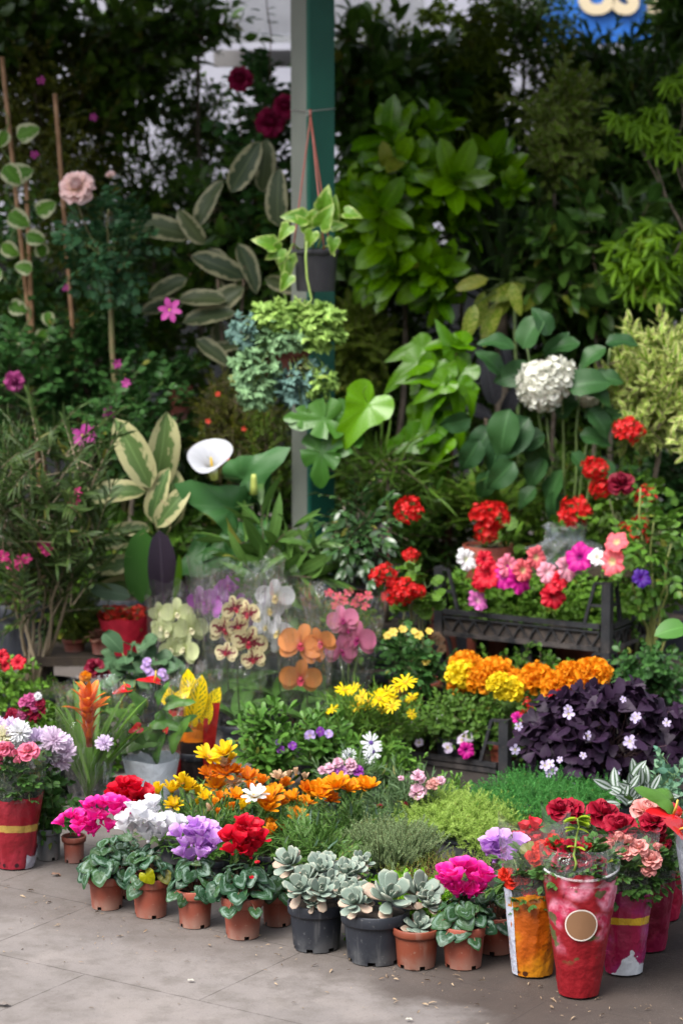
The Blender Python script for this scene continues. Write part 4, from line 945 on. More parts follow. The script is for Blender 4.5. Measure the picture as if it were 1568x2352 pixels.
# climbing arum: heart leaves on a mossy pole, monstera leaves
Y = 8.5
t = Thing('climbing_arum', 'climbing arum with large shiny heart-shaped leaves on a brown pole', 'plant', (P(1025, 1000, Y).x, Y, 0)); t.pot(.14, .24, TERRAD)
mb = MB(); tube(mb, [Vector((0, 0, .2)), t.l(1028, 1000, Y), t.l(1035, 780, Y)], .022, .02, 9); t.part('pole', mb, plain('moss_pole', (.12, .05, .03), (.18, .09, .05), .95, sc=60, bump=1))
L_POTH = leafm('arum', (.035, .13, .012), (.08, .22, .022), .27, spec=.45, pat='veins', pc=(.14, .28, .04), trans=.2)
hm = MB(); hm.inst(HEART, xf([(0, 0, 0)], [(0, 1, 0)], 1.0)); hm = hm.mesh('arum_leaf', L_POTH)
L_MON = leafm('monstera', (.02, .085, .02), (.04, .125, .028), .3, spec=.4, pat='veins', pc=(.06, .16, .03), trans=.15)
mm = MB(); mm.inst(MONST, xf([(0, 0, 0)], [(0, 1, 0)], 1.0)); mm = mm.mesh('monstera_leaf', L_MON)
for (x, y, a, s) in [(970, 800, 190, 95), (1060, 790, 165, 100), (960, 835, 200, 110), (1000, 850, 255, 130), (1065, 850, 230, 100), (1020, 880, 215, 90), (1050, 890, 265, 100), (1000, 920, 240, 90), (975, 900, 250, 110), (985, 1000, 200, 90), (1040, 930, 250, 90), (960, 950, 230, 80), (1000, 980, 270, 100), (950, 1010, 200, 110), (1010, 1060, 280, 80), (990, 1040, 250, 80), (1060, 830, 300, 70), (1040, 800, 130, 80), (1010, 815, 200, 90), (1075, 900, 290, 70), (985, 870, 190, 80), (1045, 960, 290, 80), (1000, 955, 215, 85), (1020, 1020, 240, 80), (1050, 1000, 280, 70), (960, 990, 215, 80), (1015, 905, 260, 90), (1040, 860, 250, 90)]:
    p = t.l(x, y, Y - U(.04, .18)); a = radians(a + rng.normal(0, 10)); s = s * mpp(Y, 1) * .92
    lf = t.part('leaf', hm, M=Matrix(xf([tuple(p)], [(cos(a), -.22, sin(a))], s, [(rng.normal(0, .55), -.9, .7 + rng.normal(0, .3))])[0].tolist()))
    m2 = MB(); tube(m2, curve(t.l(1030, min(y + 40, 1080), Y), p, .01, 6), .0045, .0035, 5); t.part('leaf_stalk', m2, STEM, lf)
t = Thing('monstera', 'split-leaved monstera with broad leaves in front of the post', 'plant', (P(800, 1100, 8.0).x, 8.0, 0)); t.pot(.13, .2, BLACKP)
for (x, y, a, s, mt) in [(845, 930, 232, 150, hm), (745, 965, 180, 100, mm), (780, 1005, 215, 105, mm), (740, 1040, 262, 100, mm), (800, 960, 250, 90, mm), (700, 960, 175, 60, mm)]:
    p = t.l(x, y, 8.0 - U(0, .08)); a = radians(a); s = s * mpp(8, .9)
    lf = t.part('leaf', mt, M=Matrix(xf([tuple(p)], [(cos(a), -.2, sin(a))], s, [(rng.normal(0, .25), -1, .5)])[0].tolist()))
    m2 = MB(); tube(m2, curve((0, 0, .18), p, 0, 7, .004, (.06, .02, .02)), .006, .004, 5); t.part('leaf_stalk', m2, STEM, lf)

# white hydrangea
Y = 8.2
t = Thing('hydrangea', 'tall hydrangea with a white mophead flower and dark oval leaves', 'shrub', (P(1310, 1100, Y).x, Y, 0)); t.pot(.15, .24, BLACKP)
HL = leafm('hydrangea', (.014, .05, .022), (.028, .085, .034), .4, spec=.3, pat=None, trans=.15)
hl = MB(); hl.inst(leaf_t(.64, prof(.55, .95), 8, 6, .26, .95, .06, 2), xf([(0, 0, 0)], [(0, 1, 0)], 1.0)); hl = hl.mesh('hydrangea_leaf', HL)
stems = [(1330, 900), (1255, 960), (1290, 800), (1210, 800), (1400, 800), (1350, 1000)]
mb = MB()
for (x, y) in stems: tube(mb, curve((U(-.04, .04), 0, .22), t.l(x, y, Y), 0, 7, .006), .006, .004, 6)
t.part('stems', mb, plain('hydrangea_stem', (.12, .2, .05), (.16, .22, .07), .5))
for (x, y, a, s) in [(1300, 890, 20, 100), (1200, 800, 75, 90), (1180, 800, 150, 80), (1225, 850, 190, 90), (1250, 820, 40, 75), (1390, 790, 20, 75), (1330, 790, 175, 80), (1390, 800, 200, 75), (1330, 890, -10, 85), (1215, 960, 225, 120), (1170, 940, 250, 110), (1250, 1000, 190, 85), (1330, 1000, 0, 75), (1250, 1050, 230, 80), (1290, 1080, 235, 95), (1280, 960, 60, 70), (1340, 960, 30, 80), (1230, 1120, 215, 60), (1130, 980, 230, 90), (1360, 870, 10, 70), (1150, 1010, 250, 80), (1310, 1040, -40, 70), (1360, 1060, -20, 70), (1100, 1010, 240, 80), (1080, 960, 200, 70), (1180, 1060, 225, 85), (1210, 1010, 300, 80), (1120, 1080, 260, 70), (1270, 1130, 280, 75), (1350, 940, -40, 80), (1390, 960, 10, 70), (1150, 860, 120, 75), (1260, 770, 110, 70)]:
    p = t.l(x, y, Y - U(-.02, .1)); a = radians(a); s = s * mpp(Y, 1)
    t.part('leaf', hl, M=Matrix(xf([tuple(p)], [(cos(a), -.3, sin(a))], s * 1.1, [(rng.normal(0, .6), -.8, .75 + rng.normal(0, .35))])[0].tolist()))
WH = lambda: cluster_m('white_hydrangea', (.84, .84, .74), 190, 4, .21, .9, 1.7, name='mophead', tp=leaf_t(1.05, RNDW, 3, 4, .03, .15))
fl(t, WH(), t.l(1250, 880, Y - .06), 66 * mpp(Y, 1), (-.15, -.8, .5), t.l(1255, 980, Y), name='mophead')
fl(t, WH(), t.l(1350, 905, Y + .03), 32 * mpp(Y, 1), (.2, -.8, .4), t.l(1335, 1000, Y), name='mophead')
# golden variegated bush
hedge('variegated_bush', 'golden-leaved bush beside the white hydrangea', 'shrub', (1395, 750, 1640, 1070), 8.3, L_GOLD, [shoot_t(12, leaf_t(.36, OV, 4, 4, .25, .35), .36, 55, 'spiral', .1) for _ in range(3)], 190, .17, K=14, spread=.25, up=.7)
# ------------------------------------------------------------------ hanging baskets on the post
HY = POSTC.y - .17
L_PO = leafm('trailing_pothos', (.06, .17, .025), (.11, .24, .04), .32, spec=.45, pat='rim', pc=(.3, .4, .1), trans=.3)
zb = P(725, 668, HY).z; k = mpp(HY, 1.2)
t = Thing('hanging_plant', 'black hanging pot of trailing heart-leaved pothos on red cords', 'hanging plant', (P(725, 600, HY).x, HY, zb))
t.pot(53 * k, 95 * k, plain('dark_hanger_plastic', (.02, .02, .024), (.028, .028, .032), .38), rb=44 * k, rim=.12)
mb = MB(); hk = t.l(713, 268, HY + .1)
hc = plain('red_brown_cord', (.3, .07, .05), (.25, .06, .045), .5)
for a in (.9, 3.0, 5.1): tube(mb, curve((52 * k * cos(a), 52 * k * sin(a), t.top), hk, 0, 6), .0026, .0026, 5)
tube(mb, [hk, t.l(712, 252, HY + .11)], .004, .004, 6); t.part('hanger', mb, hc)
hm = MB(); hm.inst(HEART2, xf([(0, 0, 0)], [(0, 1, 0)], 1.0)); hm = hm.mesh('pothos_leaf', L_PO)
for (x, y, a, s) in [(690, 500, 170, 80), (760, 490, 75, 75), (740, 510, 60, 85), (660, 525, 230, 60), (715, 540, 250, 60), (770, 520, 10, 50), (800, 490, -10, 60), (620, 560, 160, 75), (640, 575, 215, 65), (660, 600, 265, 85), (765, 555, 265, 55), (700, 520, 120, 60), (745, 470, 80, 80), (660, 640, 240, 60), (690, 715, 195, 65), (715, 505, 60, 70)]:
    p = t.l(x, y, HY - U(.04, .14)); a = radians(a); s = s * k * .72
    t.part('leaf', hm, M=Matrix(xf([tuple(p)], [(cos(a), -.25, sin(a))], s, [(rng.normal(0, .4), -1, .5)])[0].tolist()))
mb = MB()
def vine(pts, r=.004): 
    q = np.array([tuple(t.l(x, y, HY - d)) for x, y, d in pts]); n = len(q); tt = np.linspace(0, n - 1, n * 5)
    # smooth the way the stem hangs
    i = np.clip(tt.astype(int), 0, n - 2); f = (tt - i)[:, None]; f = f * f * (3 - 2 * f) * .35 + f * .65
    tube(mb, q[i] * (1 - f) + q[i + 1] * f, r, r * .8, 6)
vine([(700, 570, .0), (706, 530, .08), (702, 590, .12), (705, 640, .13), (716, 690, .14), (700, 705, .14), (676, 680, .14)])
vine([(690, 575, .0), (672, 560, .09), (655, 600, .12), (650, 640, .12)]); vine([(690, 575, .02), (640, 610, .12), (620, 570, .13)]); vine([(740, 570, .0), (765, 560, .07), (768, 590, .08)])
vine([(720, 570, 0), (712, 545, .06), (700, 510, .08)]); vine([(730, 570, 0), (745, 520, .04), (750, 500, .06)])
t.part('vines', mb, plain('vine_green', (.22, .32, .06), (.26, .36, .08), .45))
# basket of silvery trailing geranium
t = Thing('hanging_basket', 'basket of trailing silvery blue-green lobed foliage in terracotta, below the black pot', 'hanging plant', (P(655, 860, HY).x, HY, P(655, 870, HY).z))
k = mpp(HY, 1.0); t.pot(58 * k, 70 * k, TERRAD, rb=46 * k)
LS = leafm('silver_lobed', (.12, .23, .15), (.16, .29, .18), .55, trans=.15); LSG = leafm('pale_lobed', (.16, .3, .1), (.22, .36, .13), .5, trans=.2); LSB = leafm('blue_lobed', (.09, .17, .15), (.12, .22, .18), .6, trans=.12)
for (x, y, rx, ry, n, m, s, nm) in [(590, 850, 58, 95, 120, LS, 38, 'trailing_foliage'), (640, 720, 60, 40, 46, LSG, 42, 'pale_foliage'), (730, 750, 62, 58, 80, LSG, 46, 'pale_foliage'), (690, 880, 62, 55, 70, LSB, 42, 'blue_foliage'), (560, 760, 36, 40, 36, LSB, 36, 'blue_foliage'), (735, 880, 36, 44, 40, LSG, 36, 'pale_foliage'), (655, 770, 50, 40, 40, LS, 40, 'trailing_foliage')]:
    n = int(n * 2.1); c = np.array(t.l(x, y, HY - .07)); mb = MB(); dd = nrm(rng.normal(0, 1, (n, 3))) * U(.2, 1, (n, 1)) ** .5
    p = c + dd * np.array([rx * k, .07, ry * k]); D = nrm(dd * .7 + np.array([0, -.6, -.35]) + rng.normal(0, .4, (n, 3)))
    mb.inst(IVYG, xf(p, D, U(.45, .85, n) * s * k, [(0, -.7, .8)] + rng.normal(0, .4, (n, 3)), rng.normal(0, .5, n))); t.part(nm, mb, m)
    mb = MB()
    for i in range(0, n, 8): tube(mb, curve((0, 0, t.top - .005), p[i], .03, 6, .004), .0018, .0012, 4)
    t.part('stems', mb, plain('vine_green', (.22, .32, .06)))
mb = MB()
for a in (.5, 2.6, 4.7): tube(mb, [(56 * k * cos(a), 56 * k * sin(a), t.top), tuple(t.l(722, 668, HY + .02))], .0016, .0016, 4)
t.part('hanger', mb, plain('grey_wire', (.2, .2, .2), None, .4, metal=.5))

# ------------------------------------------------------------------ calla lily, oleander, ficus
Y = 7.9
t = Thing('calla_lily', 'calla lily with one white trumpet bloom above broad arrow leaves', 'plant', (P(545, 1300, Y).x, Y, 0)); t.pot(.12, .18, BLACKP)
CL = leafm('calla', (.025, .095, .035), (.04, .125, .05), .36, pat='veins', pc=(.1, .2, .08), trans=.25)
cm = MB(); cm.inst(BIGCALLA, xf([(0, 0, 0)], [(0, 1, 0)], 1.0)); cm = cm.mesh('calla_leaf', CL)
for (x, y, a, s, d) in [(530, 1170, 148, 140, .06), (560, 1100, 40, 130, -.03), (545, 1260, 200, 130, .04), (570, 1240, 268, 140, .1), (590, 1250, 280, 120, .08), (470, 1260, 215, 90, .03), (590, 1150, 75, 90, -.06), (600, 1230, -20, 100, 0)]:
    p = t.l(x, y, Y - d); a = radians(a); s = s * mpp(Y, .7)
    lf = t.part('leaf', cm, M=Matrix(xf([tuple(p)], [(cos(a), -.35, sin(a))], s, [(rng.normal(0, .25), -.9, .6)])[0].tolist()))
    m2 = MB(); tube(m2, curve((U(-.02, .02), 0, .16), p, 0, 7, .003), .007, .005, 6); t.part('leaf_stalk', m2, STEM, lf)
k = mpp(Y, .9); m = MB(); V = []; UV = []; nr, ns = 10, 40
for i in range(nr + 1):
    tt = i / nr
    for j in range(ns + 1):
        th = -pi + 2 * pi * j / ns; fl_ = max(0, tt - .35) / .65
        r = (.1 + .12 * tt + .42 * fl_ ** 1.6 * (1 + .3 * exp(-(th / .5) ** 2))); z = tt * .95 + .12 * cos(th) * -1 * fl_ * .6 - .25 * fl_ ** 3 * (.4 + .6 * exp(-(th / .8) ** 2))
        V.append((r * sin(th) * (1 if abs(th) < 3.0 else .96), -r * cos(th), z)); UV.append((j / ns, tt))
m.add(V, [(i * (ns + 1) + j, i * (ns + 1) + j + 1, (i + 1) * (ns + 1) + j + 1, (i + 1) * (ns + 1) + j) for i in range(nr) for j in range(ns)], None, UV)
cp = m.mesh('calla_bloom', petal('calla_white', (.5, .55, .12), (.52, .53, .57), None, .4, .25, .05, pos=(.15, .45)))
sp = MB(); tube(sp, [(0, 0, .15), (0, 0, .45), (0, 0, .68)], .05, .035, 8); sp = sp.mesh('spadix', plain('spadix_yellow', (.7, .45, .04), None, .7))
fl(t, cp, t.l(492, 1100, Y - .08), 82 * k, (-.12, -.42, 1), t.l(560, 1240, Y), plain('calla_stalk', (.12, .24, .05), (.15, .28, .06), .4), .006, 'bloom', 0, (-.0, 0, -.0), sub=('spadix', sp))
m = MB(); tube(m, [(0, 0, 0), (0, 0, .4), (.01, 0, .8), (.0, 0, 1.0)], .2, .12, 10); m = m.mesh('calla_bud', plain('calla_bud', (.42, .5, .1), (.5, .55, .14), .45))
fl(t, m, t.l(583, 1135, Y - .06), 46 * k, (0, -.1, 1), t.l(580, 1240, Y), MC['calla_stalk'], .005, 'bud')
# big two-tone leaf beside it
t = Thing('banana_plant', 'broad banana-like leaf half green and half plum under the rubber plant', 'plant', (P(350, 1390, 7.75).x, 7.75, 0)); t.pot(.12, .16, BLACKP)
for (lab, mt, x, y, a, s, w, hd, up) in [('green half-turned leaf', leafm('broad_green', (.03, .1, .03), (.04, .12, .04), .35, pat='veins', pc=(.08, .18, .05)), 325, 1385, 92, 175, .5, 0, (-.55, -1, .3)), ('plum-backed leaf', leafm('broad_plum', (.022, .016, .024), (.028, .02, .03), .4, trans=.03), 372, 1385, 88, 170, .42, .03, (.5, -1, .2)), ('pale upright leaf', leafm('broad_light', (.08, .2, .03), (.1, .24, .04), .4), 398, 1380, 75, 110, .3, .02, (1, -.5, .2)), ('low dark leaf', leafm('broad_grey', (.03, .06, .04), (.035, .07, .045), .4), 300, 1370, 165, 95, .45, .04, (0, -.8, .6))]:
    m = MB(); m.inst(leaf_t(w, prof(.5, .55), 8, 6, .12, .3), xf([(0, 0, 0)], [(0, 1, 0)], 1.0)); a = radians(a); p = t.l(x, y, 7.75 - hd)
    lf = t.part('leaf', m.mesh('banana_leaf', mt), M=Matrix(xf([tuple(p)], [(cos(a), -.1, sin(a))], s * mpp(7.75, .5), [up])[0].tolist()), label=lab)
    m2 = MB(); tube(m2, curve((0, 0, .14), p, 0, 5), .009, .006, 6); t.part('leaf_stalk', m2, STEM, lf)

Y = 7.7
t = Thing('oleander', 'tall oleander with bare tan stems and bright pink blooms', 'shrub', (P(85, 1570, Y).x, Y, 0)); t.pot(.16, .1, BLACKP)
k = mpp(Y, .6); mb = MB(); OLS = plain('oleander_stem', (.26, .2, .13), (.2, .16, .1), .7, sc=40, bump=.3)
tips = []
for (x0, x1, y1) in [(60, 40, 1200), (75, 100, 1180), (85, 110, 1290), (95, 150, 1240), (70, 20, 1290), (90, 180, 1150), (65, 70, 1100), (80, 10, 1150), (100, 190, 1210)]:
    a = t.l(x0, 1565, Y + U(-.04, .04)); b = t.l(x1, y1, Y + U(-.12, .12)); tube(mb, curve(a, b, 0, 8, .006), .0065, .004, 6); tips.append((a, b))
t.part('stems', mb, OLS)
OL = leafm('oleander', (.024, .052, .02), (.045, .08, .03), .4); mb = MB()
for a, b in tips:
    n = 13; q = U(.42, 1.12, n)[:, None]; p = np.array(a) + (np.array(b) - np.array(a)) * q + rng.normal(0, .03, (n, 3))
    D = nrm(rng.normal(0, .55, (n, 3)) + np.array([0, -.15, .75])); M = xf(p, D, U(.15, .24, n)); 
    for i in range(3): mb.inst(SH_OLE[i], M[i::3])
n = 46; p = np.array([tuple(t.l(x, y, Y + U(-.15, .12))) for x, y in zip(U(-20, 220, n), U(1040, 1260, n))]); M = xf(p, nrm(rng.normal(0, .6, (n, 3)) + np.array([0, -.1, .6])), U(.15, .22, n))
for i in range(3): mb.inst(SH_OLE[i], M[i::3])
t.part('foliage', mb, [OL, OLS])
for (x, y, s) in [(105, 1257, 15), (180, 1130, 11), (168, 1156, 12), (48, 1290, 15), (28, 1297, 13), (8, 1278, 15), (62, 1282, 12), (98, 1250, 12), (112, 1266, 12), (176, 1150, 9), (40, 1302, 10)]:
    fl(t, five_m('oleander_pink', (.75, .12, .3), (.62, .03, .2), n=5), t.l(x, y, Y - .15), s * k, (U(-.4, .4), -.9, .5), t.l(x + U(-5, 8), y + 30, Y - .1))

Y = 7.8
DF = leafm('weeping_fig', (.022, .062, .028), (.035, .085, .035), .22, spec=.6, trans=.08)
hedge('weeping_fig', 'dark glossy weeping fig in front of the post foot', 'shrub', (725, 1115, 915, 1340), Y, DF, [shoot_t(9, leaf_t(.42, prof(.6, .8), 5, 2, .25, .55), .36, 58, 'alt', .4)], 110, .17, K=10, up=.0, out=.9)
hedge('lily_foliage_plant', 'strappy green foliage plant behind the orchid sleeves', 'plant', (560, 1180, 740, 1420), 7.7, leafm('strappy', (.045, .11, .035), (.07, .15, .05), .35), [shoot_t(5, leaf_t(.2, LAN, 5, 2, .2, .6), .9, 42, 'spiral', .2, .1)], 46, .2, K=8)

# geraniums
GM = lambda: cluster_m('scarlet_geranium', (.62, .012, .012), 30, 5, .33, .8, 1.3, base=(.5, .01, .01), name='geranium_head')
GL = leafm('geranium', (.06, .15, .03), (.09, .2, .045), .45, pat='zone', pc=(.05, .1, .02))
def geranium(label, bx, Y, heads, n=40, ls=.085, potz=.15, potm_=None, top=None, potx=None, mk=GM):
    t = Thing('geranium', label, 'plant', (P((bx[0] + bx[2]) / 2 if potx is None else potx, bx[3], Y).x, Y, 0), 'potted geraniums'); t.pot(.085, potz, potm_ or TERRA)
    k = mpp(Y, .5); c = np.array(t.l((bx[0] + bx[2]) / 2, (bx[1] + bx[3]) / 2, Y)); rad = ((bx[2] - bx[0]) / 2 * k, .09, (bx[3] - bx[1]) / 2 * k)
    mound(t, c, rad, GL, SH_GER, n, ls, up=.35, rnd=.5)
    mb = MB()
    for i in range(7): tube(mb, curve((U(-.03, .03), U(-.02, .02), potz - .02), c + np.array([U(-.6, .6) * rad[0], U(-.3, .3) * rad[1], U(-.3, .6) * rad[2]]), 0, 6, .006), .006, .003, 6)
    t.part('stems', mb, plain('geranium_stem', (.16, .17, .07), (.2, .2, .09), .6))
    for h in heads:
        x, y, s = h[:3]; p = t.l(x, y, Y - .1 + (h[3] if len(h) > 3 else 0)); fl(t, (h[4] if len(h) > 4 else mk)(), p, s * k, (U(-.3, .3), -.55, .9), t.l(x + U(-5, 18), y + 110, Y), MC['geranium_stem'], .002, 'flower_head')
    return t
geranium('red geranium whose lone high bloom rises beside the dark fig', (905, 1290, 1005, 1470), 7.55, [(938, 1172, 34), (943, 1276, 20), (880, 1322, 30), (925, 1357, 36), (900, 1370, 24), (960, 1360, 20)], 46)
geranium('red geranium in terracotta behind the corner of the petunia crate', (1080, 1200, 1220, 1330), 8.1, [(1130, 1185, 40), (1115, 1222, 32), (1100, 1180, 24)], 34, potz=.5, potx=1120)
geranium('geranium with two scarlet heads rising above the petunias', (1250, 1180, 1400, 1300), 8.05, [(1320, 1178, 40), (1305, 1190, 24)], 40, potz=.3)
dkr = lambda: rose_m('crimson_dark', (.1, .0, .02), (.2, .004, .02), (.26, .01, .04))
geranium('tall red geranium with one dark double bloom by the golden bush', (1350, 1080, 1560, 1300), 7.95, [(1365, 1078, 32), (1440, 990, 36), (1378, 1122, 28), (1482, 1140, 26), (1455, 1228, 36), (1470, 1200, 20), (1425, 1113, 30, -.05, dkr), (1395, 1118, 20)], 90)
m = GL
t = Thing('rose_bush', 'green rose bush with yellowing stems beside the petunia crate', 'shrub', (P(1510, 1600, 7.6).x, 7.6, 0)); t.pot(.12, .2, GREYP)
mound(t, np.array(t.l(1500, 1270, 7.6)), (.13, .1, .2), leafm('rose_light', (.045, .13, .03), (.08, .18, .045), .36), SH_ROSE, 90, .1, up=.2, rnd=.5)
mb = MB()
for (x, y) in [(1470, 1120), (1500, 1200), (1540, 1250), (1480, 1300), (1450, 1340), (1530, 1340)]: tube(mb, curve((U(-.03, .03), 0, .18), t.l(x, y, 7.55), 0, 7, .01), .006, .003, 6)
t.part('stems', mb, plain('rose_cane', (.2, .24, .06), (.26, .26, .08), .5))
m = MB(); m.inst(leaf_t(.75, OV, 7, 4, .15, .5), xf([(0, 0, 0)], [(0, 1, 0)], 1.0))
t = Thing('arum_plant', 'single broad green arum leaf leaning in over the crate side', 'plant', (P(1590, 1600, 7.0).x, 7.0, 0)); t.pot(.08, .12, BLACKP)
p = t.l(1575, 1440, 6.95); lf = t.part('leaf', m.mesh('arum_leaf', leafm('arum_green', (.035, .13, .035), (.05, .15, .045), .35)), M=Matrix(xf([tuple(p)], [(-1, -.3, -.05)], .1, [(0, -.8, 1)])[0].tolist())); m2 = MB(); tube(m2, curve((0, 0, .1), p, 0, 6), .005, .004, 6); t.part('leaf_stalk', m2, STEM, lf)

# ------------------------------------------------------------------ crates
BAGM = plain('brown_liner', (.06, .045, .035), (.025, .02, .018), .8, sc=40, bump=.3)
def crate(label, corner, L, Wd, z0, body, posth, flip=0):
    """open plastic crate; corner is its nearest corner, the long side runs back to the one side, the short one to the other"""
    t = Thing('plastic_crate', label, 'crate', (corner[0], corner[1], z0), 'black plastic crates', rz=-A30)
    fl_ = MB(); box(fl_, (-L / 2, Wd / 2, .006), (L - .012, Wd - .012, .008)); t.part('floor', fl_, CRATE, smooth=False)
    for (a, b, nrm_) in [((0, 0), (-L, 0), (0, -1)), ((0, 0), (0, Wd), (1, 0)), ((-L, 0), (-L, Wd), (-1, 0)), ((0, Wd), (-L, Wd), (0, 1))]:
        m = MB(); A = np.array([a[0], a[1], 0.]); B = np.array([b[0], b[1], 0.]); up = (nrm_[0], nrm_[1], 0); d = nrm(B - A); LL = np.linalg.norm(B - A); A = A + d * .032; B = B - d * .032
        for (z, w) in ((.008, .012), (body - .004, .016), (body - .022, .006)): bar(m, A + [0, 0, z], B + [0, 0, z], w if z > .05 else .014, .012 if w > .01 else .01, up)
        n = int(LL / .058); w_ = (LL - .064) / n
        for i in range(n):
            p0 = A + d * (w_ * i); p1 = A + d * (w_ * (i + .5)); p2 = A + d * (w_ * (i + 1))
            bar(m, p0 + [0, 0, body - .026], p1 + [0, 0, .014], .005, .006, up); bar(m, p2 + [0, 0, body - .026], p1 + [0, 0, .014], .005, .006, up)
        bar(m, A + d * 0 + np.array([nrm_[0], nrm_[1], 0]) * -.006 + [0, 0, body * .36], B + np.array([nrm_[0], nrm_[1], 0]) * -.006 + [0, 0, body * .36], body * .66, .002, up, 1)
        t.part('side_panel', m, [CRATE, BAGM], smooth=False)
    for (x, y, sx, sy) in [(0, 0, -1, 1), (-L, 0, 1, 1), (0, Wd, -1, -1), (-L, Wd, 1, -1)]:
        m = MB(); c = np.array([x, y, 0.]); h = posth
        box(m, (x + sx * .012, y + sy * .003, h / 2), (.03, .012, h)); box(m, (x + sx * .003, y + sy * .0175, h / 2), (.0118, .017, h - .002))
        for (dx, dy, up) in ((sx, 0, (0, 1, 0)), (0, sy, (1, 0, 0))):
            p0 = c + np.array([dx * .085, dy * .085, body]); p1 = c + np.array([dx * .05, dy * .05, h - .006]); bar(m, p0, p1, .01, .012, up)
            for z in (h - .005, body + (h - body) * .45): 
                q = .05 + (.085 - .05) * (h - z) / (h - body); bar(m, c + np.array([dx * .022, dy * .022, z]), c + np.array([dx * q, dy * q, z]), .008, .009, up)
        t.part('corner_post', m, CRATE, smooth=False)
    return t
CP = P(1397, 1500, 7.5); CZ = CP.z
CL_, CW_ = .62, .4
crate('lower black crate half hidden by marigolds, carrying the petunia crate', (CP.x - .0, CP.y), CL_, CW_, .004, .085, CZ - .005)
crate('black lattice crate full of petunias, stacked on another crate', (CP.x, CP.y), CL_, CW_, CZ, .085, .225)
SP = G(1163, 1783)
crate('small black crate of pale violas in front of the marigolds', (SP.x, SP.y), .42, .3, .003, .03, .165)

# petunias in the big crate
PL = leafm('petunia', (.06, .16, .035), (.1, .22, .05), .5)
PC = {'w': ('white', (.7, .75, .5), (.85, .85, .86), None), 'r': ('red', (.25, .0, .01), (.62, .01, .03), None), 'm': ('magenta', (.18, .0, .12), (.55, .01, .26), None), 'p': ('pink', (.8, .6, .3), (.85, .22, .34), None), 'c': ('coral', (.75, .7, .35), (.85, .15, .18), None), 'l': ('lilac pink', (.7, .4, .5), (.68, .16, .48), None), 'v': ('violet', (.08, .0, .2), (.06, .01, .22), None), 'b': ('pale striped', (.75, .5, .55), (.8, .35, .45), None)}
def pt(c): q = PC[c]; return petu_m('petunia_' + c, q[1], q[2], q[3])
pets = [('white petunia at the front corner of the crate', .05, .08, [(1070, 1285, 27, 'w')]), ('lilac-pink petunia trailing over the crate rail', .11, .06, [(1096, 1380, 27, 'l')]),
        ('crimson petunia beside the white one', .17, .1, [(1120, 1320, 34, 'r'), (1112, 1285, 22, 'r'), (1105, 1335, 24, 'r')]), ('magenta petunia with two wide blooms', .24, .08, [(1155, 1325, 28, 'm'), (1190, 1335, 27, 'm')]),
        ('coral petunia in the middle of the crate', .31, .12, [(1165, 1300, 26, 'p'), (1200, 1310, 25, 'c'), (1230, 1280, 25, 'c')]), ('red petunia drooping over its leaves near the crate middle', .4, .08, [(1275, 1340, 26, 'r'), (1268, 1372, 28, 'r'), (1285, 1330, 20, 'r')]),
        ('striped pink petunia in the crate', .43, .16, [(1300, 1305, 28, 'b'), (1255, 1315, 24, 'b')]), ('magenta petunia raised above the crate', .48, .14, [(1330, 1280, 32, 'm')]),
        ('tall coral petunia at the crate corner post', .56, .13, [(1405, 1290, 31, 'c'), (1415, 1245, 24, 'c'), (1372, 1280, 22, 'w')]), ('violet petunia behind the corner post', .57, .26, [(1472, 1328, 20, 'v')])]
for i, (lab, u, v, fls) in enumerate(pets):
    # u runs along the long side from its far end
    v = v + .05; du, dv = -(CL_ - u), v; bx_ = CP.x + du * cos(A30) + dv * sin(A30); by_ = CP.y - du * sin(A30) + dv * cos(A30)
    t = Thing('petunia', lab, 'plant', (bx_, by_, CZ + .012), 'petunias in the crate')
    mound(t, (0, 0, .09), (.08, .075, .085), PL, SH_PET, 46, .085, up=.6, rnd=.5)
    m = MB(); box(m, (0, 0, .02), (.1, .1, .04)); t.part('root_ball', m, SOIL, smooth=False)
    for (x, y, s, c) in fls:
        Yf = min(by_, 7.78 - .3 * (x - 1010) / 390) - .02; s = s * mpp(Yf, .4) * 1.12
        fl(t, pt(c), t.l(x, y, Yf), s, (U(-.8, .8), -.8, U(0, .8)), (U(-.02, .02), 0, .06), STEM, .0016, 'flower')
for (lab, u, v) in (('leafy petunia without bloom by the crate side', .5, .3), ('leafy petunia behind the white blooms', .2, .28)):
    du, dv = -(CL_ - u), v; t = Thing('petunia', lab, 'plant', (CP.x + du * cos(A30) + dv * sin(A30), CP.y - du * sin(A30) + dv * cos(A30), CZ + .012), 'petunias in the crate')
    mound(t, (0, 0, .08), (.12, .09, .08), PL, SH_PET, 60, .085, up=.6, rnd=.5); m = MB(); box(m, (0, 0, .02), (.1, .1, .04)); t.part('root_ball', m, SOIL, smooth=False)
t = Thing('plastic_bag', 'clear crumpled plastic bag glinting behind the petunias', 'bag', tuple(P(1300, 1270, 7.95) - Vector((0, 0, .04))))
mb = MB(); lathe(mb, [(.001, 0), (.06, .002), (.075, .03), (.07, .06), (.045, .085), (.03, .1), (.05, .125), (.04, .14)], 22); V = mb.V[0].reshape(-1, 23, 3); jj = rng.normal(0, .009, V.shape); jj[:, -1] = jj[:, 0]; jj[0, :, 2] = 0; V += jj; V[..., 2] = np.maximum(V[..., 2], 0); V[..., 0] *= 1.5; mb.V[0] = V.reshape(-1, 3)
t.part('bag', mb, filmm('bag_film', .06, (.9, .95, 1)), smooth=False)
t = Thing('plank_shelf', 'dark plank shelf behind the petunia crate holding a clear bag', 'shelf', (P(1300, 1300, 8.0).x, 8.0, 0))
zb = P(1300, 1270, 7.95).z - .042
m = MB(); box(m, (0, 0, zb - .015), (.62, .22, .03)); t.part('shelf_board', m, MC['dark_wood'], smooth=False)
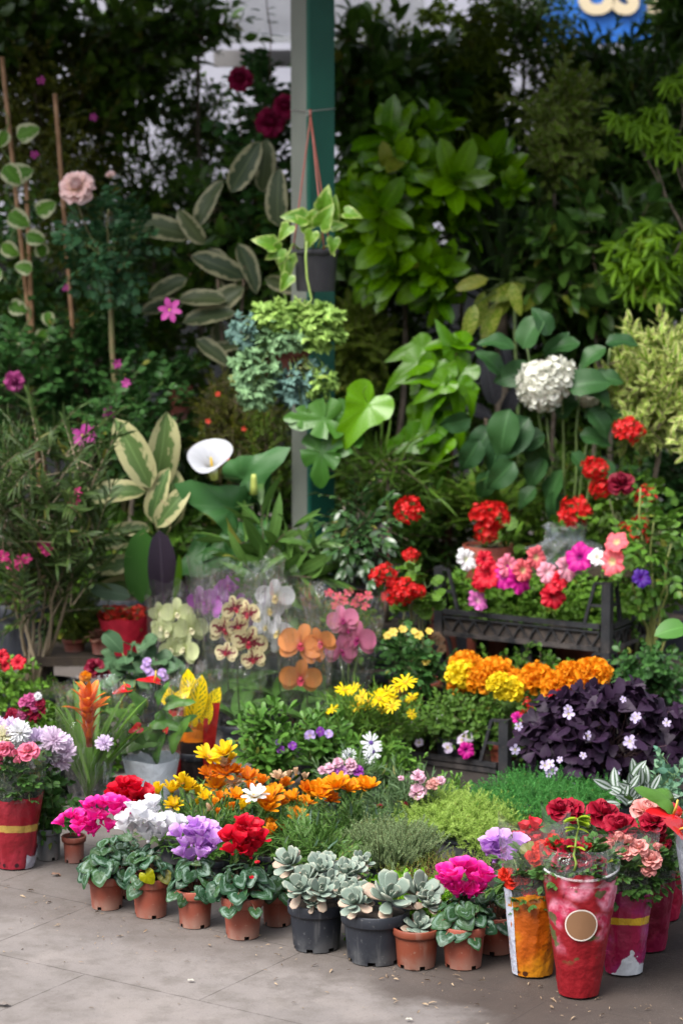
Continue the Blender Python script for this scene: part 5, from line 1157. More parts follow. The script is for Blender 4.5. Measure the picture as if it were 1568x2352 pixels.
for sx in (-.28, .28): m = MB(); box(m, (sx, .04, (zb - .03) / 2), (.04, .1, zb - .03)); t.part('leg', m, MC['dark_wood'], smooth=False)
# ------------------------------------------------------------------ middle of the display
MGL = leafm('marigold', (.045, .11, .03), (.075, .16, .045), .5)
def mariP(label, heads, col, Y, n=40):
    xs = [h[0] for h in heads]; ys = [h[1] for h in heads]; x = sum(xs) / len(xs)
    t = Thing('marigold', label, 'plant', (P(x, 1600, Y).x, Y, 0), 'marigolds below the petunia crate'); t.pot(.05, .08, TERRA)
    zt = P(x, max(ys), Y).z; wdt = max(.06, (max(xs) - min(xs)) / 2 * mpp(Y) + .03)
    mound(t, (0, .0, zt * .55), (wdt, .07, zt * .42), MGL, SH_FEATH, n, .085, up=.7, rnd=.5)
    for (hx, hy, s) in heads:
        c = col if isinstance(col, str) else col
        mk = mari_m('marigold_orange', (.7, .22, .0), (.85, .32, .005)) if c == 'o' else mari_m('marigold_yellow', (.75, .5, .0), (.85, .66, .015))
        fl(t, mk, t.l(hx, hy, Y - .04 + U(-.02, .02)), s * mpp(Y), (U(-.2, .2), -.45, 1), (0, 0, .08), STEM, .002, 'flower_head')
mariP('marigold with two orange heads at the far end of the row', [(1068, 1527, 36), (1062, 1567, 36)], 'o', 7.25)
mariP('yellow marigold between two orange heads at the far end', [(1062, 1550, 38)], 'y', 7.22, 24)
mariP('marigold with a pair of large touching orange heads', [(1135, 1546, 42), (1105, 1560, 40)], 'o', 7.2)
mariP('lemon yellow marigold hanging lowest in the row', [(1168, 1585, 34), (1145, 1570, 28)], 'y', 7.0, 30)
mariP('small orange marigold between the yellow and the round orange ones', [(1180, 1560, 26)], 'o', 7.2, 24)
mariP('single round orange marigold in the middle of the row', [(1230, 1560, 42)], 'o', 7.12)
mariP('marigold with two overlapping orange heads near the crate corner', [(1280, 1573, 38), (1313, 1557, 42)], 'o', 7.05)
mariP('orange marigold with the largest head touching the crate corner', [(1358, 1550, 44)], 'o', 7.02)
# scarlet salvia and small things below them
Y = 6.95
t = Thing('salvia', 'scarlet salvia with small red florets between marigolds and purple oxalis', 'plant', (P(1240, 1700, Y).x, Y, 0)); t.pot(.05, .08, BLACKP)
mound(t, (0, 0, .13), (.1, .06, .07), MGL, SH_PET, 50, .08, up=.6)
for (x, y, s) in [(1270, 1607, 15), (1255, 1625, 13), (1248, 1640, 10), (1210, 1612, 9), (1215, 1630, 9), (1195, 1640, 9), (1285, 1600, 12), (1262, 1600, 10), (1260, 1645, 8)]:
    fl(t, cluster_m('salvia_red', (.6, .01, .015), 8, 4, .6, 1.2, 1.7, name='salvia_head'), t.l(x, y, Y - .04), s * mpp(Y), (U(-.3, .3), -.3, 1), t.l(x, y + 60, Y), name='flower')
fl(t, petu_m('petunia_m', *PC['m'][1:]), t.l(1190, 1650, Y - .05), 18 * mpp(Y), (.3, -.7, .6), t.l(1200, 1720, Y))
# yellow rose shrub with dry blooms, yellow daisies
Y = 7.3
t = Thing('yellow_shrub', 'twiggy shrub with small faded yellow blooms by the upper crate', 'shrub', (P(950, 1620, Y).x, Y, 0)); t.pot(.08, .1, BLACKP)
mound(t, np.array(t.l(945, 1520, Y)), (.095, .08, .09), L_ROSE, SH_ROSE, 110, .075, up=.4, rnd=.6)
for (x, y, s) in [(902, 1452, 12), (925, 1445, 10), (960, 1458, 12), (985, 1450, 9), (890, 1460, 10), (950, 1450, 8), (978, 1520, 9)]: fl(t, five_m('soft_yellow', (.7, .45, .03), (.75, .55, .1), n=6), t.l(x, y, Y - .07), s * mpp(Y), (U(-.4, .4), -.7, .7), t.l(x, y + 50, Y))
for (x, y) in [(1008, 1470), (1012, 1490), (1000, 1462)]: fl(t, chry_m('dried_bloom', (.3, .2, .12), (.42, .3, .2)), t.l(x, y, Y - .05), 13 * mpp(Y), (.5, -.6, -.2), t.l(985, 1500, Y), TWIG, name='dry_bloom')
Y = 6.95
t = Thing('euryops', 'bushy plant of bright yellow daisies behind the small crate', 'plant', (P(850, 1740, Y).x, Y, 0)); t.pot(.07, .09, BLACKP)
mound(t, np.array(t.l(850, 1655, Y)), (.13, .09, .1), leafm('daisy_foliage', (.05, .13, .03), (.085, .18, .045), .45), SH_NARROW, 110, .085, up=.9, rnd=.4)
DY = lambda: daisy_m('yellow_daisy', (.85, .62, .0), (.75, .4, .0))
for (x, y, s) in [(790, 1585, 20), (812, 1582, 16), (845, 1612, 24), (870, 1605, 24), (885, 1590, 22), (895, 1608, 24), (900, 1622, 18), (930, 1567, 24), (945, 1602, 16), (820, 1618, 18), (763, 1630, 15), (832, 1600, 16), (915, 1575, 16), (945, 1640, 12), (880, 1625, 14)]:
    fl(t, DY(), t.l(x, y, Y - U(.03, .1)), s * mpp(Y), (U(-.6, .6), U(-.9, -.2), U(.4, 1)), t.l(x + U(-5, 5), y + 70, Y), name='flower')

# purple oxalis
Y = 6.55
t = Thing('purple_oxalis', 'broad mound of near-black purple shamrock leaves with pale lilac flowers', 'plant', (P(1390, 1800, Y).x, Y, 0)); t.pot(.16, .08, BLACKP)
OXM = leafm('oxalis', (.011, .006, .013), (.026, .014, .03), .5, spec=.2, trans=.06, rib=.15)
k = mpp(Y); n = 360; d = nrm(rng.normal(0, 1, (n, 3))) * U(.55, 1, (n, 1)) ** .6; d[:, 1] = np.where(d[:, 1] > 0, d[:, 1] * .6, d[:, 1])
p = np.array(t.l(1390, 1690, Y)) + d * np.array([200 * k, .17, 122 * k]); p[:, 2] = np.maximum(p[:, 2], .05)
D = nrm(d * .5 + np.array([0, -.5, -.25]) + rng.normal(0, .35, (n, 3)))
mb = MB(); mb.inst(OXT, xf(p, D, U(.034, .052, n), nrm(d * .6 + np.array([0, -.7, .7]) + rng.normal(0, .25, (n, 3))), U(-1, 1, n))); t.part('foliage', mb, OXM)
mb = MB()
for i in range(0, n, 3): tube(mb, curve((U(-.1, .1), U(-.05, .05), .075), p[i], .02, 5), .0012, .001, 4, 0, False)
t.part('stems', mb, plain('oxalis_stem', (.1, .05, .07), (.14, .08, .06), .5))
OXF = lambda: five_m('oxalis_flower', (.5, .45, .3), (.62, .52, .78))
for (x, y, s) in [(1305, 1640, 16), (1303, 1628, 12), (1456, 1650, 14), (1445, 1703, 18), (1462, 1645, 12), (1348, 1690, 13), (1182, 1722, 15), (1250, 1758, 15), (1262, 1755, 14), (1268, 1768, 14), (1413, 1768, 14), (1338, 1735, 10), (1285, 1745, 9), (1320, 1806, 12), (1470, 1776, 15), (1386, 1832, 15), (1396, 1838, 12), (1260, 1778, 11), (1430, 1606, 9), (1530, 1660, 12), (1190, 1668, 12), (1450, 1712, 14)]:
    fl(t, OXF(), t.l(x, y, Y - .17), s * k * .85, (U(-.5, .5), -.9, U(.1, .6)), t.l(x + U(-4, 4), y + 60, Y - .05), MC['oxalis_stem'], .0009, 'flower')
# flower pots at the edge behind it
for (lab, x, y0, y1, wpx, Y, mt) in [('terracotta pot with dark soil behind the grey pot', 1555, 1520, 1590, 80, 8.05, TERRAD), ('grey rimmed pot behind the purple oxalis', 1565, 1570, 1690, 104, 7.41, GREYP)]:
    k = mpp(Y); zb = P(x, y1, Y).z
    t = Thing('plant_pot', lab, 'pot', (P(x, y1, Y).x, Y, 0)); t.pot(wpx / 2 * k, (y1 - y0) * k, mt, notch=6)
    mound(t, (0, 0, (y1 - y0) * k + .03), (.04, .04, .04), MGL, SH_PET, 10, .06)

# crate of violas
VL = leafm('viola', (.05, .14, .035), (.09, .2, .05), .45)
def vio(c1, c2, key): return five_m(key, c1, c2, tp=WIDE, tl=80)
for (lab, u, v, fls) in [('pale lilac viola with two blooms near the tall post of the small crate', .1, .1, [(970, 1655, 16), (950, 1665, 13), (962, 1662, 14)]), ('white-lilac viola in the middle of the small crate', .2, .12, [(1026, 1650, 17), (1016, 1655, 14), (962, 1706, 10)]),
                          ('pale pink viola beside the near post of the small crate', .33, .1, [(1060, 1700, 13), (1073, 1693, 14), (1027, 1717, 13)]), ('viola without open blooms at the back of the small crate', .25, .24, [])]:
    du, dv = -(.42 - u), v; loc = (SP.x + du * cos(A30) + dv * sin(A30), SP.y - du * sin(A30) + dv * cos(A30), .016)
    t = Thing('viola', lab, 'plant', loc, 'violas in the small crate'); mound(t, (0, 0, .08), (.075, .07, .075), VL, SH_PET, 70, .065, up=.6, rnd=.5)
    m = MB(); box(m, (0, 0, .02), (.09, .09, .04)); t.part('root_ball', m, SOIL, smooth=False)
    for (x, y, s) in fls: fl(t, vio((.6, .5, .2), (.72, .62, .8), 'viola_pale'), t.l(x, y, loc[1] - .07), s * mpp(loc[1]), (U(-.4, .4), -.9, .4), (0, 0, .05), name='flower')
    if 'near post' in lab: fl(t, petu_m('petunia_m', *PC['m'][1:]), t.l(1070, 1723, loc[1] - .09), 19 * mpp(loc[1]), (.1, -1, .2), (0, 0, .06), name='flower')
# dark-leaved violas in front of the orchids
Y = 6.6
for (lab, x0, x1, Y, fls) in [('bushy green plant with small violet blooms in front of the croton pot', 560, 680, 6.6, [(672, 1712, 10, 'v'), (645, 1722, 9, 'v'), (640, 1705, 8, 'd')]), ('bushy green plant with lilac blooms in front of the orange orchid', 670, 790, 6.75, [(712, 1690, 13, 'l'), (735, 1680, 11, 'v'), (755, 1685, 10, 'l'), (690, 1722, 10, 'v')])]:
    t = Thing('viola', lab, 'plant', (P((x0 + x1) / 2, 1800, Y).x, Y, 0), 'bushy violas'); t.pot(.06, .08, BLACKP)
    mound(t, np.array(t.l((x0 + x1) / 2, 1725, Y)), ((x1 - x0) / 2 * mpp(Y), .08, .085), leafm('viola_dark', (.045, .13, .035), (.075, .18, .05), .36), SH_BROAD, 62, .1, up=1.0, rnd=.35)
    for (x, y, s, c) in fls: fl(t, vio(*{'v': ((.3, .1, .4), (.25, .05, .4), 'viola_violet'), 'd': ((.1, .03, .2), (.08, .02, .18), 'viola_dusk'), 'l': ((.5, .35, .4), (.5, .35, .72), 'viola_lilac')}[c]), t.l(x, y, Y - .09), s * mpp(Y), (U(-.4, .4), -.9, .4), t.l(x, y + 50, Y), name='flower')
# osteospermum, dianthus
Y = 6.65
t = Thing('cape_daisy', 'white cape daisy with violet eyes in front of the small crate', 'plant', (P(850, 1800, Y).x, Y, 0)); t.pot(.055, .08, BLACKP)
mound(t, np.array(t.l(855, 1765, Y)), (.11, .07, .06), VL, SH_BROAD, 56, .08, up=.8, rnd=.4)
for (x, y, s) in [(852, 1706, 22), (856, 1727, 20), (803, 1734, 14), (848, 1740, 14), (793, 1734, 10)]: fl(t, daisy_m('white_cape', (.82, .83, .88), (.12, .06, .3)), t.l(x, y, Y - .08), s * mpp(Y), (U(-.3, .3), -.9, .5), t.l(x, y + 60, Y), name='flower')
mound(t, np.array(t.l(930, 1760, Y)), (.04, .05, .03), VL, SH_BROAD, 12, .06, up=.8)
DI = leafm('dianthus', (.06, .12, .07), (.1, .17, .1), .45)
def dia(key, b, m_): 
    pm = petal(key, b, m_, None, .6, .3, .12)
    return flower(key, lambda: whorl([(5, 15, .6, RUFF, .05, .1, 0, 1.3), (6, 40, .85, RUFF, .07, .05, 0, 1.3), (7, 72, 1, RUFF, .08, 0, 0, 1.2)], None).mesh('dianthus_bloom', [pm]))
for (lab, x0, x1, yc, Y, fls) in [('pink and purple dianthus behind the orange gazanias', 730, 850, 1800, 6.4, [(758, 1765, 13, 0), (787, 1775, 18, 2), (770, 1782, 18, 1), (808, 1760, 13, 0), (775, 1752, 12, 0), (822, 1772, 14, 1), (803, 1752, 11, 0), (740, 1770, 11, 0), (800, 1770, 12, 0)]),
                                  ('pale pink dianthus with grey-green grassy leaves beside the lime sedum', 850, 1030, 1835, 6.25, [(958, 1821, 20, 0), (960, 1785, 17, 0), (1000, 1800, 14, 3), (1012, 1793, 11, 0), (990, 1803, 14, 3), (920, 1788, 7, 0)])]:
    t = Thing('dianthus', lab, 'plant', (P((x0 + x1) / 2, 1880, Y).x, Y, 0), 'dianthus plants'); t.pot(.06, .07, BLACKP)
    mound(t, np.array(t.l((x0 + x1) / 2, yc + 20, Y)), ((x1 - x0) / 2 * mpp(Y), .09, .075), DI, SH_NARROW, 130, .085, up=1.0, rnd=.4)
    for (x, y, s, c) in fls: fl(t, dia(*[('dianthus_pink', (.75, .35, .5), (.8, .5, .62)), ('dianthus_purple', (.3, .03, .35), (.42, .08, .48)), ('dianthus_mauve', (.4, .1, .4), (.6, .3, .6)), ('dianthus_salmon', (.7, .3, .25), (.78, .42, .38))][c]), t.l(x, y, Y - .09), s * mpp(Y), (U(-.3, .3), -.6, .8), t.l(x, y + 50, Y), name='flower')
    for (x, y) in ([(930, 1850), (872, 1855)] if x0 > 800 else []): fl(t, bud_m('dark_bud', (.2, .01, .02), (.28, .02, .04)), t.l(x, y, Y - .1), 10 * mpp(Y), (0, -.3, 1), t.l(x, y + 40, Y), name='bud')
hedge('violet_stock', 'low dark green plant with violet spikes before the crate corner', 'plant', (990, 1795, 1085, 1850), 6.45, VL, SH_BROAD, 26, .06, potr=.05, ph=.06, up=.9, depth=.06, trunk=False)

# herbs and ground covers in low trays
def tray(t, rx, ry, h=.05):
    m = MB(); box(m, (0, 0, h / 2), (rx * 2, ry * 2, h)); box(m, (0, -ry - .002, h - .004), (rx * 2 + .012, .008, .008)); box(m, (0, ry + .002, h - .004), (rx * 2 + .012, .008, .008)); t.part('tray', m, BLACKP, smooth=False)
def carpet(t, rx, ry, z, h, lm, sh, n, s, sm=None, rnd=.35, up=1.0, dome=.03):
    x = U(-1, 1, n); y = U(-1, 1, n); r2 = np.clip(x * x * .6 + y * y * .6, 0, 1)
    p = np.stack([x * rx, y * ry, z + dome * (1 - r2) + U(-.25, .15, n) * h], 1); D = nrm(np.stack([x * .5, y * .4 - .15, 0 * x + up], 1) + rng.normal(0, rnd, (n, 3)))
    Sz = U(.7, 1.2, n) * s; mb = MB(); M = xf(p, D, Sz, None, U(-3, 3, n)); shs = sh if isinstance(sh, list) else [sh]
    for i, q in enumerate(shs): mb.inst(q, M[i::len(shs)])
    t.part('foliage', mb, [lm, sm or STEM])
def herb(name, label, cat, bx, Y, lm, sh, n, s, h=.06, trayh=.05, ry=.1, up=1., rnd=.35, sm=None, dome=.03, kind='tray'):
    k = mpp(Y); x = (bx[0] + bx[2]) / 2; t = Thing(name, label, cat, (P(x, 1900, Y).x, Y, 0), rz=-A30)
    rx = (bx[2] - bx[0]) / 2 * k * .86; tray(t, rx * .92, ry * .92, trayh); carpet(t, rx, ry, trayh, h, lm, sh, n, s, sm, rnd, up, dome); return t
herb('lime_sedum', 'lime-yellow feathery sedum spreading over its tray', 'plant', (925, 1815, 1190, 1940), 6.15, leafm('lime_sedum', (.27, .42, .07), (.4, .54, .13), .6, trans=.35), SH_SED, 900, .05, ry=.125, dome=.045, up=.6, rnd=.6, sm=leafm('lime_sedum', 0, 0))
herb('ground_cover', 'dense dark green feathery carpet in front of the purple oxalis', 'plant', (1085, 1775, 1400, 1900), 6.3, leafm('moss_green', (.035, .16, .05), (.06, .22, .075), .5), SH_MOSS, 1100, .05, ry=.19, dome=.025, trayh=.07, up=.7, rnd=.5, sm=leafm('moss_green', 0, 0))
herb('thyme', 'upright grey-green thyme behind the silvery succulents', 'herb', (815, 1880, 975, 2010), 5.82, leafm('thyme', (.19, .28, .12), (.28, .37, .18), .6), SH_THYME, 520, .08, ry=.085, sm=plain('thyme_stem', (.16, .13, .06), (.2, .17, .09), .6), rnd=.22)
herb('stonecrop', 'low stonecrop mat with red-tinged tips below the lime sedum', 'plant', (900, 1940, 1110, 2010), 5.72, leafm('stonecrop', (.13, .22, .07), (.2, .3, .1), .5), SH_TINY, 420, .04, ry=.1, h=.03, dome=.01, sm=plain('red_stem', (.2, .03, .03), (.25, .06, .04), .6), rnd=.6)
herb('stonecrop', 'dark red stonecrop strip in front of the green stonecrop mat', 'plant', (880, 1975, 1100, 2025), 5.6, leafm('red_stonecrop', (.13, .02, .02), (.18, .09, .03), .5), SH_TINY, 240, .035, ry=.05, h=.02, dome=.0, rnd=.6, trayh=.045)
herb('parsley', 'soft ferny green seedlings behind the silvery succulents', 'herb', (700, 1925, 850, 2010), 5.85, leafm('parsley', (.08, .2, .05), (.12, .26, .08), .5), SH_FERN, 220, .05, ry=.08, rnd=.5)
t = herb('portulaca', 'fleshy bright green portulaca with one tiny red bloom', 'plant', (865, 1985, 1010, 2090), 5.4, leafm('portulaca', (.08, .22, .03), (.13, .3, .045), .35), SH_BROAD, 130, .06, ry=.07, up=.8, rnd=.5)
t.loc = Vector(t.o.location); pz = P(942, 2078, 5.3) - t.loc; pz = Matrix.Rotation(A30, 3, 'Z') @ pz
fl(t, rose_m('tiny_scarlet', (.5, .01, .02), (.6, .02, .03)), pz, .009, (0, -.8, .5), None, name='flower')
t = Thing('tradescantia', 'silver-striped tradescantia beside the dark green carpet', 'plant', (P(1455, 1870, 6.1).x, 6.1, 0)); t.pot(.06, .1, BLACKP)
n = 46; k = mpp(6.1); c = np.array(t.l(1458, 1825, 6.1)); d = nrm(rng.normal(0, 1, (n, 3))) * U(.3, 1, (n, 1)); mb = MB()
mb.inst(leaf_t(.46, OV, 6, 4, .25, .3), xf(c + d * np.array([60 * k, .06, 42 * k]), nrm(d * .7 + np.array([0, -.25, .5]) + rng.normal(0, .4, (n, 3))), U(.045, .065, n), [(0, -1, .6)], rng.normal(0, .4, n)))
t.part('foliage', mb, leafm('silver_stripe', (.035, .07, .05), (.05, .09, .06), .35, pat='stripe', pc=(.42, .47, .45)))
t = Thing('eucalyptus', 'blue-green round-leaved sprig plant at the photo edge above the anthurium', 'plant', (P(1545, 1880, 6.2).x, 6.2, 0)); t.pot(.05, .09, BLACKP)
mound(t, np.array(t.l(1540, 1800, 6.2)), (.06, .06, .07), leafm('euca', (.1, .2, .15), (.14, .26, .19), .5), SH_PET, 30, .08)

# orchids in clear sleeves
OST = plain('orchid_stem', (.03, .055, .02), (.05, .06, .025), .45)
def orch(key, base, main, lip, tip=None, spots=None, w=1.0):
    pm = petal('orchid_' + key, base, main, tip, .5, .35, .06, pos=(.02, .3)); lm = petal('lip_' + key, lip, lip, None, .45, .2, .1)
    if spots and 'orchid_spot_' + key not in MC:
        s = NT('orchid_spots'); u, v = s.uv(); nz = s.noise(6, s.co('UV'), 2)
        d = s.math('ABSOLUTE', s.math('SUBTRACT', u, .5))
        f = s.step(s.math('ADD', s.math('ADD', nz, s.math('MULTIPLY', v, -.45)), s.math('MULTIPLY', d, -.7)), .12, .2)
        MC['orchid_spot_' + key] = s.pbr(s.mix(f, main, spots), .5, .3, trans=.3)
    if spots: pm = MC['orchid_spot_' + key]
    def mk():
        mb = MB()
        for a, tp, sz in [(90, NARP, .95), (215, NARP, .95), (325, NARP, .95)]: mb.inst(leaf_t(.62 * w, RND, 5, 4, .03, .25, .0, 1, .06), xf([(0, 0, -.02)], [(cos(radians(a)), sin(radians(a)), .12)], sz, [(0, 0, 1)]), 0)
        for a in (12, 168): mb.inst(leaf_t(1.05 * w, prof(.5, .42), 6, 6, .02, .25, .02, 1, .05), xf([(0, 0, .03)], [(cos(radians(a)), sin(radians(a)), .15)], 1.0, [(0, 0, 1)]), 0)
        return mb.mesh('orchid_bloom', [pm])
    def lk():
        mb = MB()
        for a, sz in [(270, .42), (235, .3), (305, .3)]: mb.inst(leaf_t(.7, RND, 4, 4, .3, -.9), xf([(0, 0, .05)], [(cos(radians(a)), sin(radians(a)), .55)], sz, [(0, .3, 1)]), 0)
        ball(mb, .1, (0, .02, .14), 0, 1.2); return mb.mesh('orchid_lip', [lm])
    return flower('or' + key, mk), flower('lp' + key, lk)
SPIN0 = 0.0
def orchid(label, bx, base, h_px, Y, spec, fls, sleeve=None, stemx=None, stake=True):
    t = Thing('orchid', label, 'orchid', (P(bx, base, Y).x, Y, 0), 'orchids in clear sleeves'); t.pot(.055, .1, BLACKP)
    k = mpp(Y, .4)
    lm = leafm('orchid', (.035, .1, .025), (.055, .14, .04), .3, trans=.1); m0 = MB(); m0.inst(leaf_t(.34, prof(.45, .4), 6, 4, .2, .9), xf([(0, 0, 0)], [(0, 1, 0)], 1.0)); m0 = m0.mesh('orchid_leaf', lm)
    for i in range(5): t.part('leaf', m0, M=Matrix(xf([(0, 0, .1)], [(cos(i * 2.4 + .5), sin(i * 2.4 + .5), 1.1)], U(.16, .22), [(-cos(i * 2.4 + .5), -sin(i * 2.4 + .5), 1)])[0].tolist()))
    top = t.l(*fls[0][:2], Y); sx = t.l(stemx or bx, fls[0][1] - 10, Y)
    mb = MB(); pts = [Vector((.01, 0, .09)), Vector((sx.x * .5, .01, sx.z * .5)), Vector((sx.x, .02, sx.z))] + [t.l(f[0], f[1], Y) + Vector((0, .015, 0)) for f in fls]
    tube(mb, pts[:3] + [pts[2] + (pts[3] - pts[2]) * .5, pts[3]], .0032, .0024, 6); 
    for p in pts[4:]: tube(mb, curve(pts[2], p, .01, 5), .002, .0014, 5)
    t.part('flower_stem', mb, OST)
    for (x, y, s) in fls:
        a, b = orch(*spec); o = t.part('flower', a, M=zmat(t.l(x, y, Y - .02), (U(-.35, .35), -1, U(-.05, .25)), s * k, 0.0) )
        # keep the bloom upright: its own +Y up
        D = Vector((U(-.8, .8), -1, U(-.4, .2))).normalized(); X = Vector((0, 0, 1)).cross(D).normalized(); Yv = D.cross(X); R = Matrix((X, Yv, D)).transposed().to_4x4()
        o.matrix_local = Matrix.Translation(t.l(x, y, Y - .02)) @ R @ Matrix.Rotation(U(-.35, .35), 4, 'Z') @ Matrix.Diagonal((s * k, s * k, s * k, 1))
        l = t.part('lip', b); l.parent = o; l.matrix_parent_inverse = Matrix.Identity(4); l.matrix_local = Matrix.Identity(4)
    if sleeve:
        mb = MB(); cone(mb, .05, sleeve[0] * k, .02, t.l(bx, sleeve[1], Y).z, rows=7, seg=17, rim=.04, wob=.03, flat=.8, crinkle=.006); t.part('film_sleeve', mb, FILM, smooth=False)
    return t
orchid('pale lime orchid nearest the red-wrapped kalanchoe', 400, 1640, 0, 7.45, ('lime', (.5, .6, .15), (.72, .78, .42), (.8, .75, .5)), [(405, 1410, 40), (368, 1405, 28), (438, 1445, 42), (385, 1450, 38), (425, 1490, 42), (390, 1490, 30), (372, 1440, 28)], (66, 1350))
orchid('cream orchid splashed with maroon in the tallest clear sleeve', 545, 1690, 0, 7.15, ('maroon', (.8, .6, .3), (.82, .72, .42), (.4, .02, .05), None, (.22, .01, .04)), [(538, 1398, 34), (572, 1410, 36), (512, 1448, 40), (572, 1475, 44), (520, 1500, 28), (582, 1515, 30), (545, 1440, 28)], (112, 1290))
orchid('purple orchid behind the maroon-splashed one', 520, 1660, 0, 7.45, ('purple', (.5, .15, .5), (.5, .14, .55), (.3, .02, .3)), [(522, 1345, 32), (500, 1372, 30), (465, 1375, 36), (485, 1395, 32), (548, 1390, 34), (555, 1425, 28), (540, 1460, 28)], (90, 1310))
orchid('pure white orchid in a clear sleeve behind the orange one', 640, 1690, 0, 7.4, ('white', (.75, .72, .45), (.82, .82, .86), (.75, .6, .25)), [(632, 1370, 46), (618, 1400, 36), (640, 1452, 44), (610, 1440, 30), (648, 1482, 30)], (88, 1330))
orchid('orange orchid with two big lower blooms in a narrow sleeve', 705, 1700, 0, 7.1, ('orange', (.6, .15, .1), (.78, .3, .1), (.55, .05, .1)), [(690, 1482, 54), (737, 1475, 40), (690, 1557, 50), (722, 1505, 24)], (78, 1365))
orchid('rose pink orchid in a wide crinkled sleeve beside yellow daisies', 790, 1700, 0, 7.25, ('rose', (.45, .08, .2), (.62, .18, .32), (.3, .01, .12)), [(787, 1425, 38), (822, 1468, 48), (782, 1495, 42), (800, 1445, 28)], (98, 1362))
t = Thing('kalanchoe', 'pink-red small-flowered plant behind the rose pink orchid', 'plant', (P(800, 1640, 7.5).x, 7.5, 0)); t.pot(.06, .1, TERRA)
mound(t, np.array(t.l(800, 1440, 7.5)), (.11, .06, .09), L_MID, SH_PET, 50, .08)
mb = MB(); 
for x in (-.05, 0, .05): tube(mb, curve((0, 0, .09), np.array(t.l(800, 1430, 7.5)) + [x, 0, 0], 0, 5), .004, .002, 5)
t.part('stems', mb, STEM)
for (x, y) in [(755, 1362), (775, 1370), (800, 1360), (825, 1372), (845, 1368), (790, 1380), (815, 1385), (838, 1392), (770, 1390)]: fl(t, five_m('coral_small', (.6, .05, .08), (.65, .08, .12)), t.l(x, y, 7.42), 11 * mpp(7.5), (U(-.3, .3), -1, .4), t.l(x, y + 40, 7.5))

# bromeliad, anthurium, croton, kalanchoe
Y = 6.5; k = mpp(Y)
t = Thing('bromeliad', 'orange star bromeliad with strap leaves in a clear sleeve', 'plant', (P(205, 1870, Y).x, Y, 0)); t.pot(.04, .05, BLACKP)
BL = leafm('bromeliad', (.06, .15, .035), (.09, .2, .05), .35, trans=.25); mb = MB()
n = 26; a = U(-.5, pi + .5, n); e = U(.1, .5, n); mb.inst(leaf_t(.11, STRAP, 7, 2, .4, .5), xf(np.stack([0 * a, 0 * a, .04 + 0 * a], 1), np.stack([np.sin(e) * np.cos(a), np.sin(e) * np.sin(a), np.cos(e)], 1), U(.22, .34, n), np.stack([-np.cos(a), -np.sin(a), .3 + 0 * a], 1))); t.part('foliage', mb, BL)
BO = petal('bromeliad_orange', (.5, .05, .02), (.8, .16, .02), (.85, .35, .02), .4, .3, .1, pos=(0, .6))
mb = whorl([(3, 12, .62, BRACT, .02, 1.0, 0, .7), (5, 30, .78, BRACT, .04, .82, 0, .8), (5, 48, .8, BRACT, .05, .62, 0, .8), (5, 30, .62, BRACT, .06, .35, 0, .8), (4, 22, .55, BRACT, .06, .1, 0, .8), (3, 16, .5, BRACT, .05, -.15, 0, .8)], None); tube(mb, [(0, 0, -.3), (0, 0, .5), (0, 0, 1.1)], .09, .05, 8)
b0 = t.l(205, 1690, Y - .03); sc = (t.l(205, 1555, Y).z - b0.z) / 1.55; fl(t, mb.mesh('bromeliad_bloom', [BO]), b0, sc, (0, -.12, 1), (0, 0, .1), plain('bromeliad_stalk', (.5, .08, .03), (.4, .1, .04), .5), .008, 'bloom')
mb = MB(); cone(mb, .05, 82 * k, .03, t.l(205, 1568, Y).z, rows=6, seg=16, wob=.03, rim=.04, crinkle=.005); t.part('film_sleeve', mb, FILM, smooth=False)

Y = 6.62; k = mpp(Y)
AL = leafm('anthurium', (.035, .11, .03), (.06, .15, .04), .28, pat='veins', pc=(.1, .22, .05), trans=.12)
al = MB(); al.inst(disc_t(heart_r(.6, .65, .4, .4), 4, 28, lambda r, t: .12 * r * abs(sin(t)) - .2 * r * r), xf([(0, 0, 0)], [(0, 1, 0)], 1.0)); al = al.mesh('anthurium_leaf', AL)
SPT = disc_t(heart_r(.5, .5, .4, .5), 4, 28, lambda r, t: .22 * r * abs(sin(t)) - .12 * r * r)
RS = plain('spathe_red', (.5, .008, .012), (.42, .006, .012), .22, coat=.4)
def spathe():
    mb = MB(); mb.inst(SPT, xf([(0, 0, 0)], [(0, 1, 0)], 1.0)); return mb.mesh('spathe', RS)
def anth(t, x, y, Y, a, s, up, base, tilt=-.3):
    k = mpp(Y); p = t.l(x, y, Y); a = radians(a); M = Matrix(xf([tuple(p)], [(cos(a), tilt, sin(a))], s * k, [up])[0].tolist())
    o = t.part('spathe', spathe(), M=M); mb = MB(); tube(mb, [(0, .0, .0), (0, .02, .3), (0, .1, .62)], .055, .035, 8)
    sp_ = t.part('spadix', mb, plain('spadix_y', (.6, .42, .06), (.7, .5, .1), .7)); sp_.parent = o; sp_.matrix_parent_inverse = Matrix.Identity(4); sp_.matrix_local = Matrix.Identity(4)
    m2 = MB(); tube(m2, curve(base, p, 0, 6), .0028, .0022, 5); t.part('stalk', m2, STEM, o)
def alv(t, lst, Y, base):
    for (x, y, a, s) in lst:
        k = mpp(Y); p = t.l(x, y, Y - U(-.03, .04)); a = radians(a); lf = t.part('leaf', al, M=Matrix(xf([tuple(p)], [(cos(a), -.35, sin(a))], s * k, [(rng.normal(0, .3), -.7, .9)])[0].tolist()))
        m2 = MB(); tube(m2, curve(base, p, 0, 5), .0025, .002, 5); t.part('leaf_stalk', m2, STEM, lf)
t = Thing('anthurium', 'red anthurium in a white-wrapped pot and clear sleeve', 'plant', (P(348, 1815, Y).x, Y, 0)); t.pot(.05, .09, BLACKP)
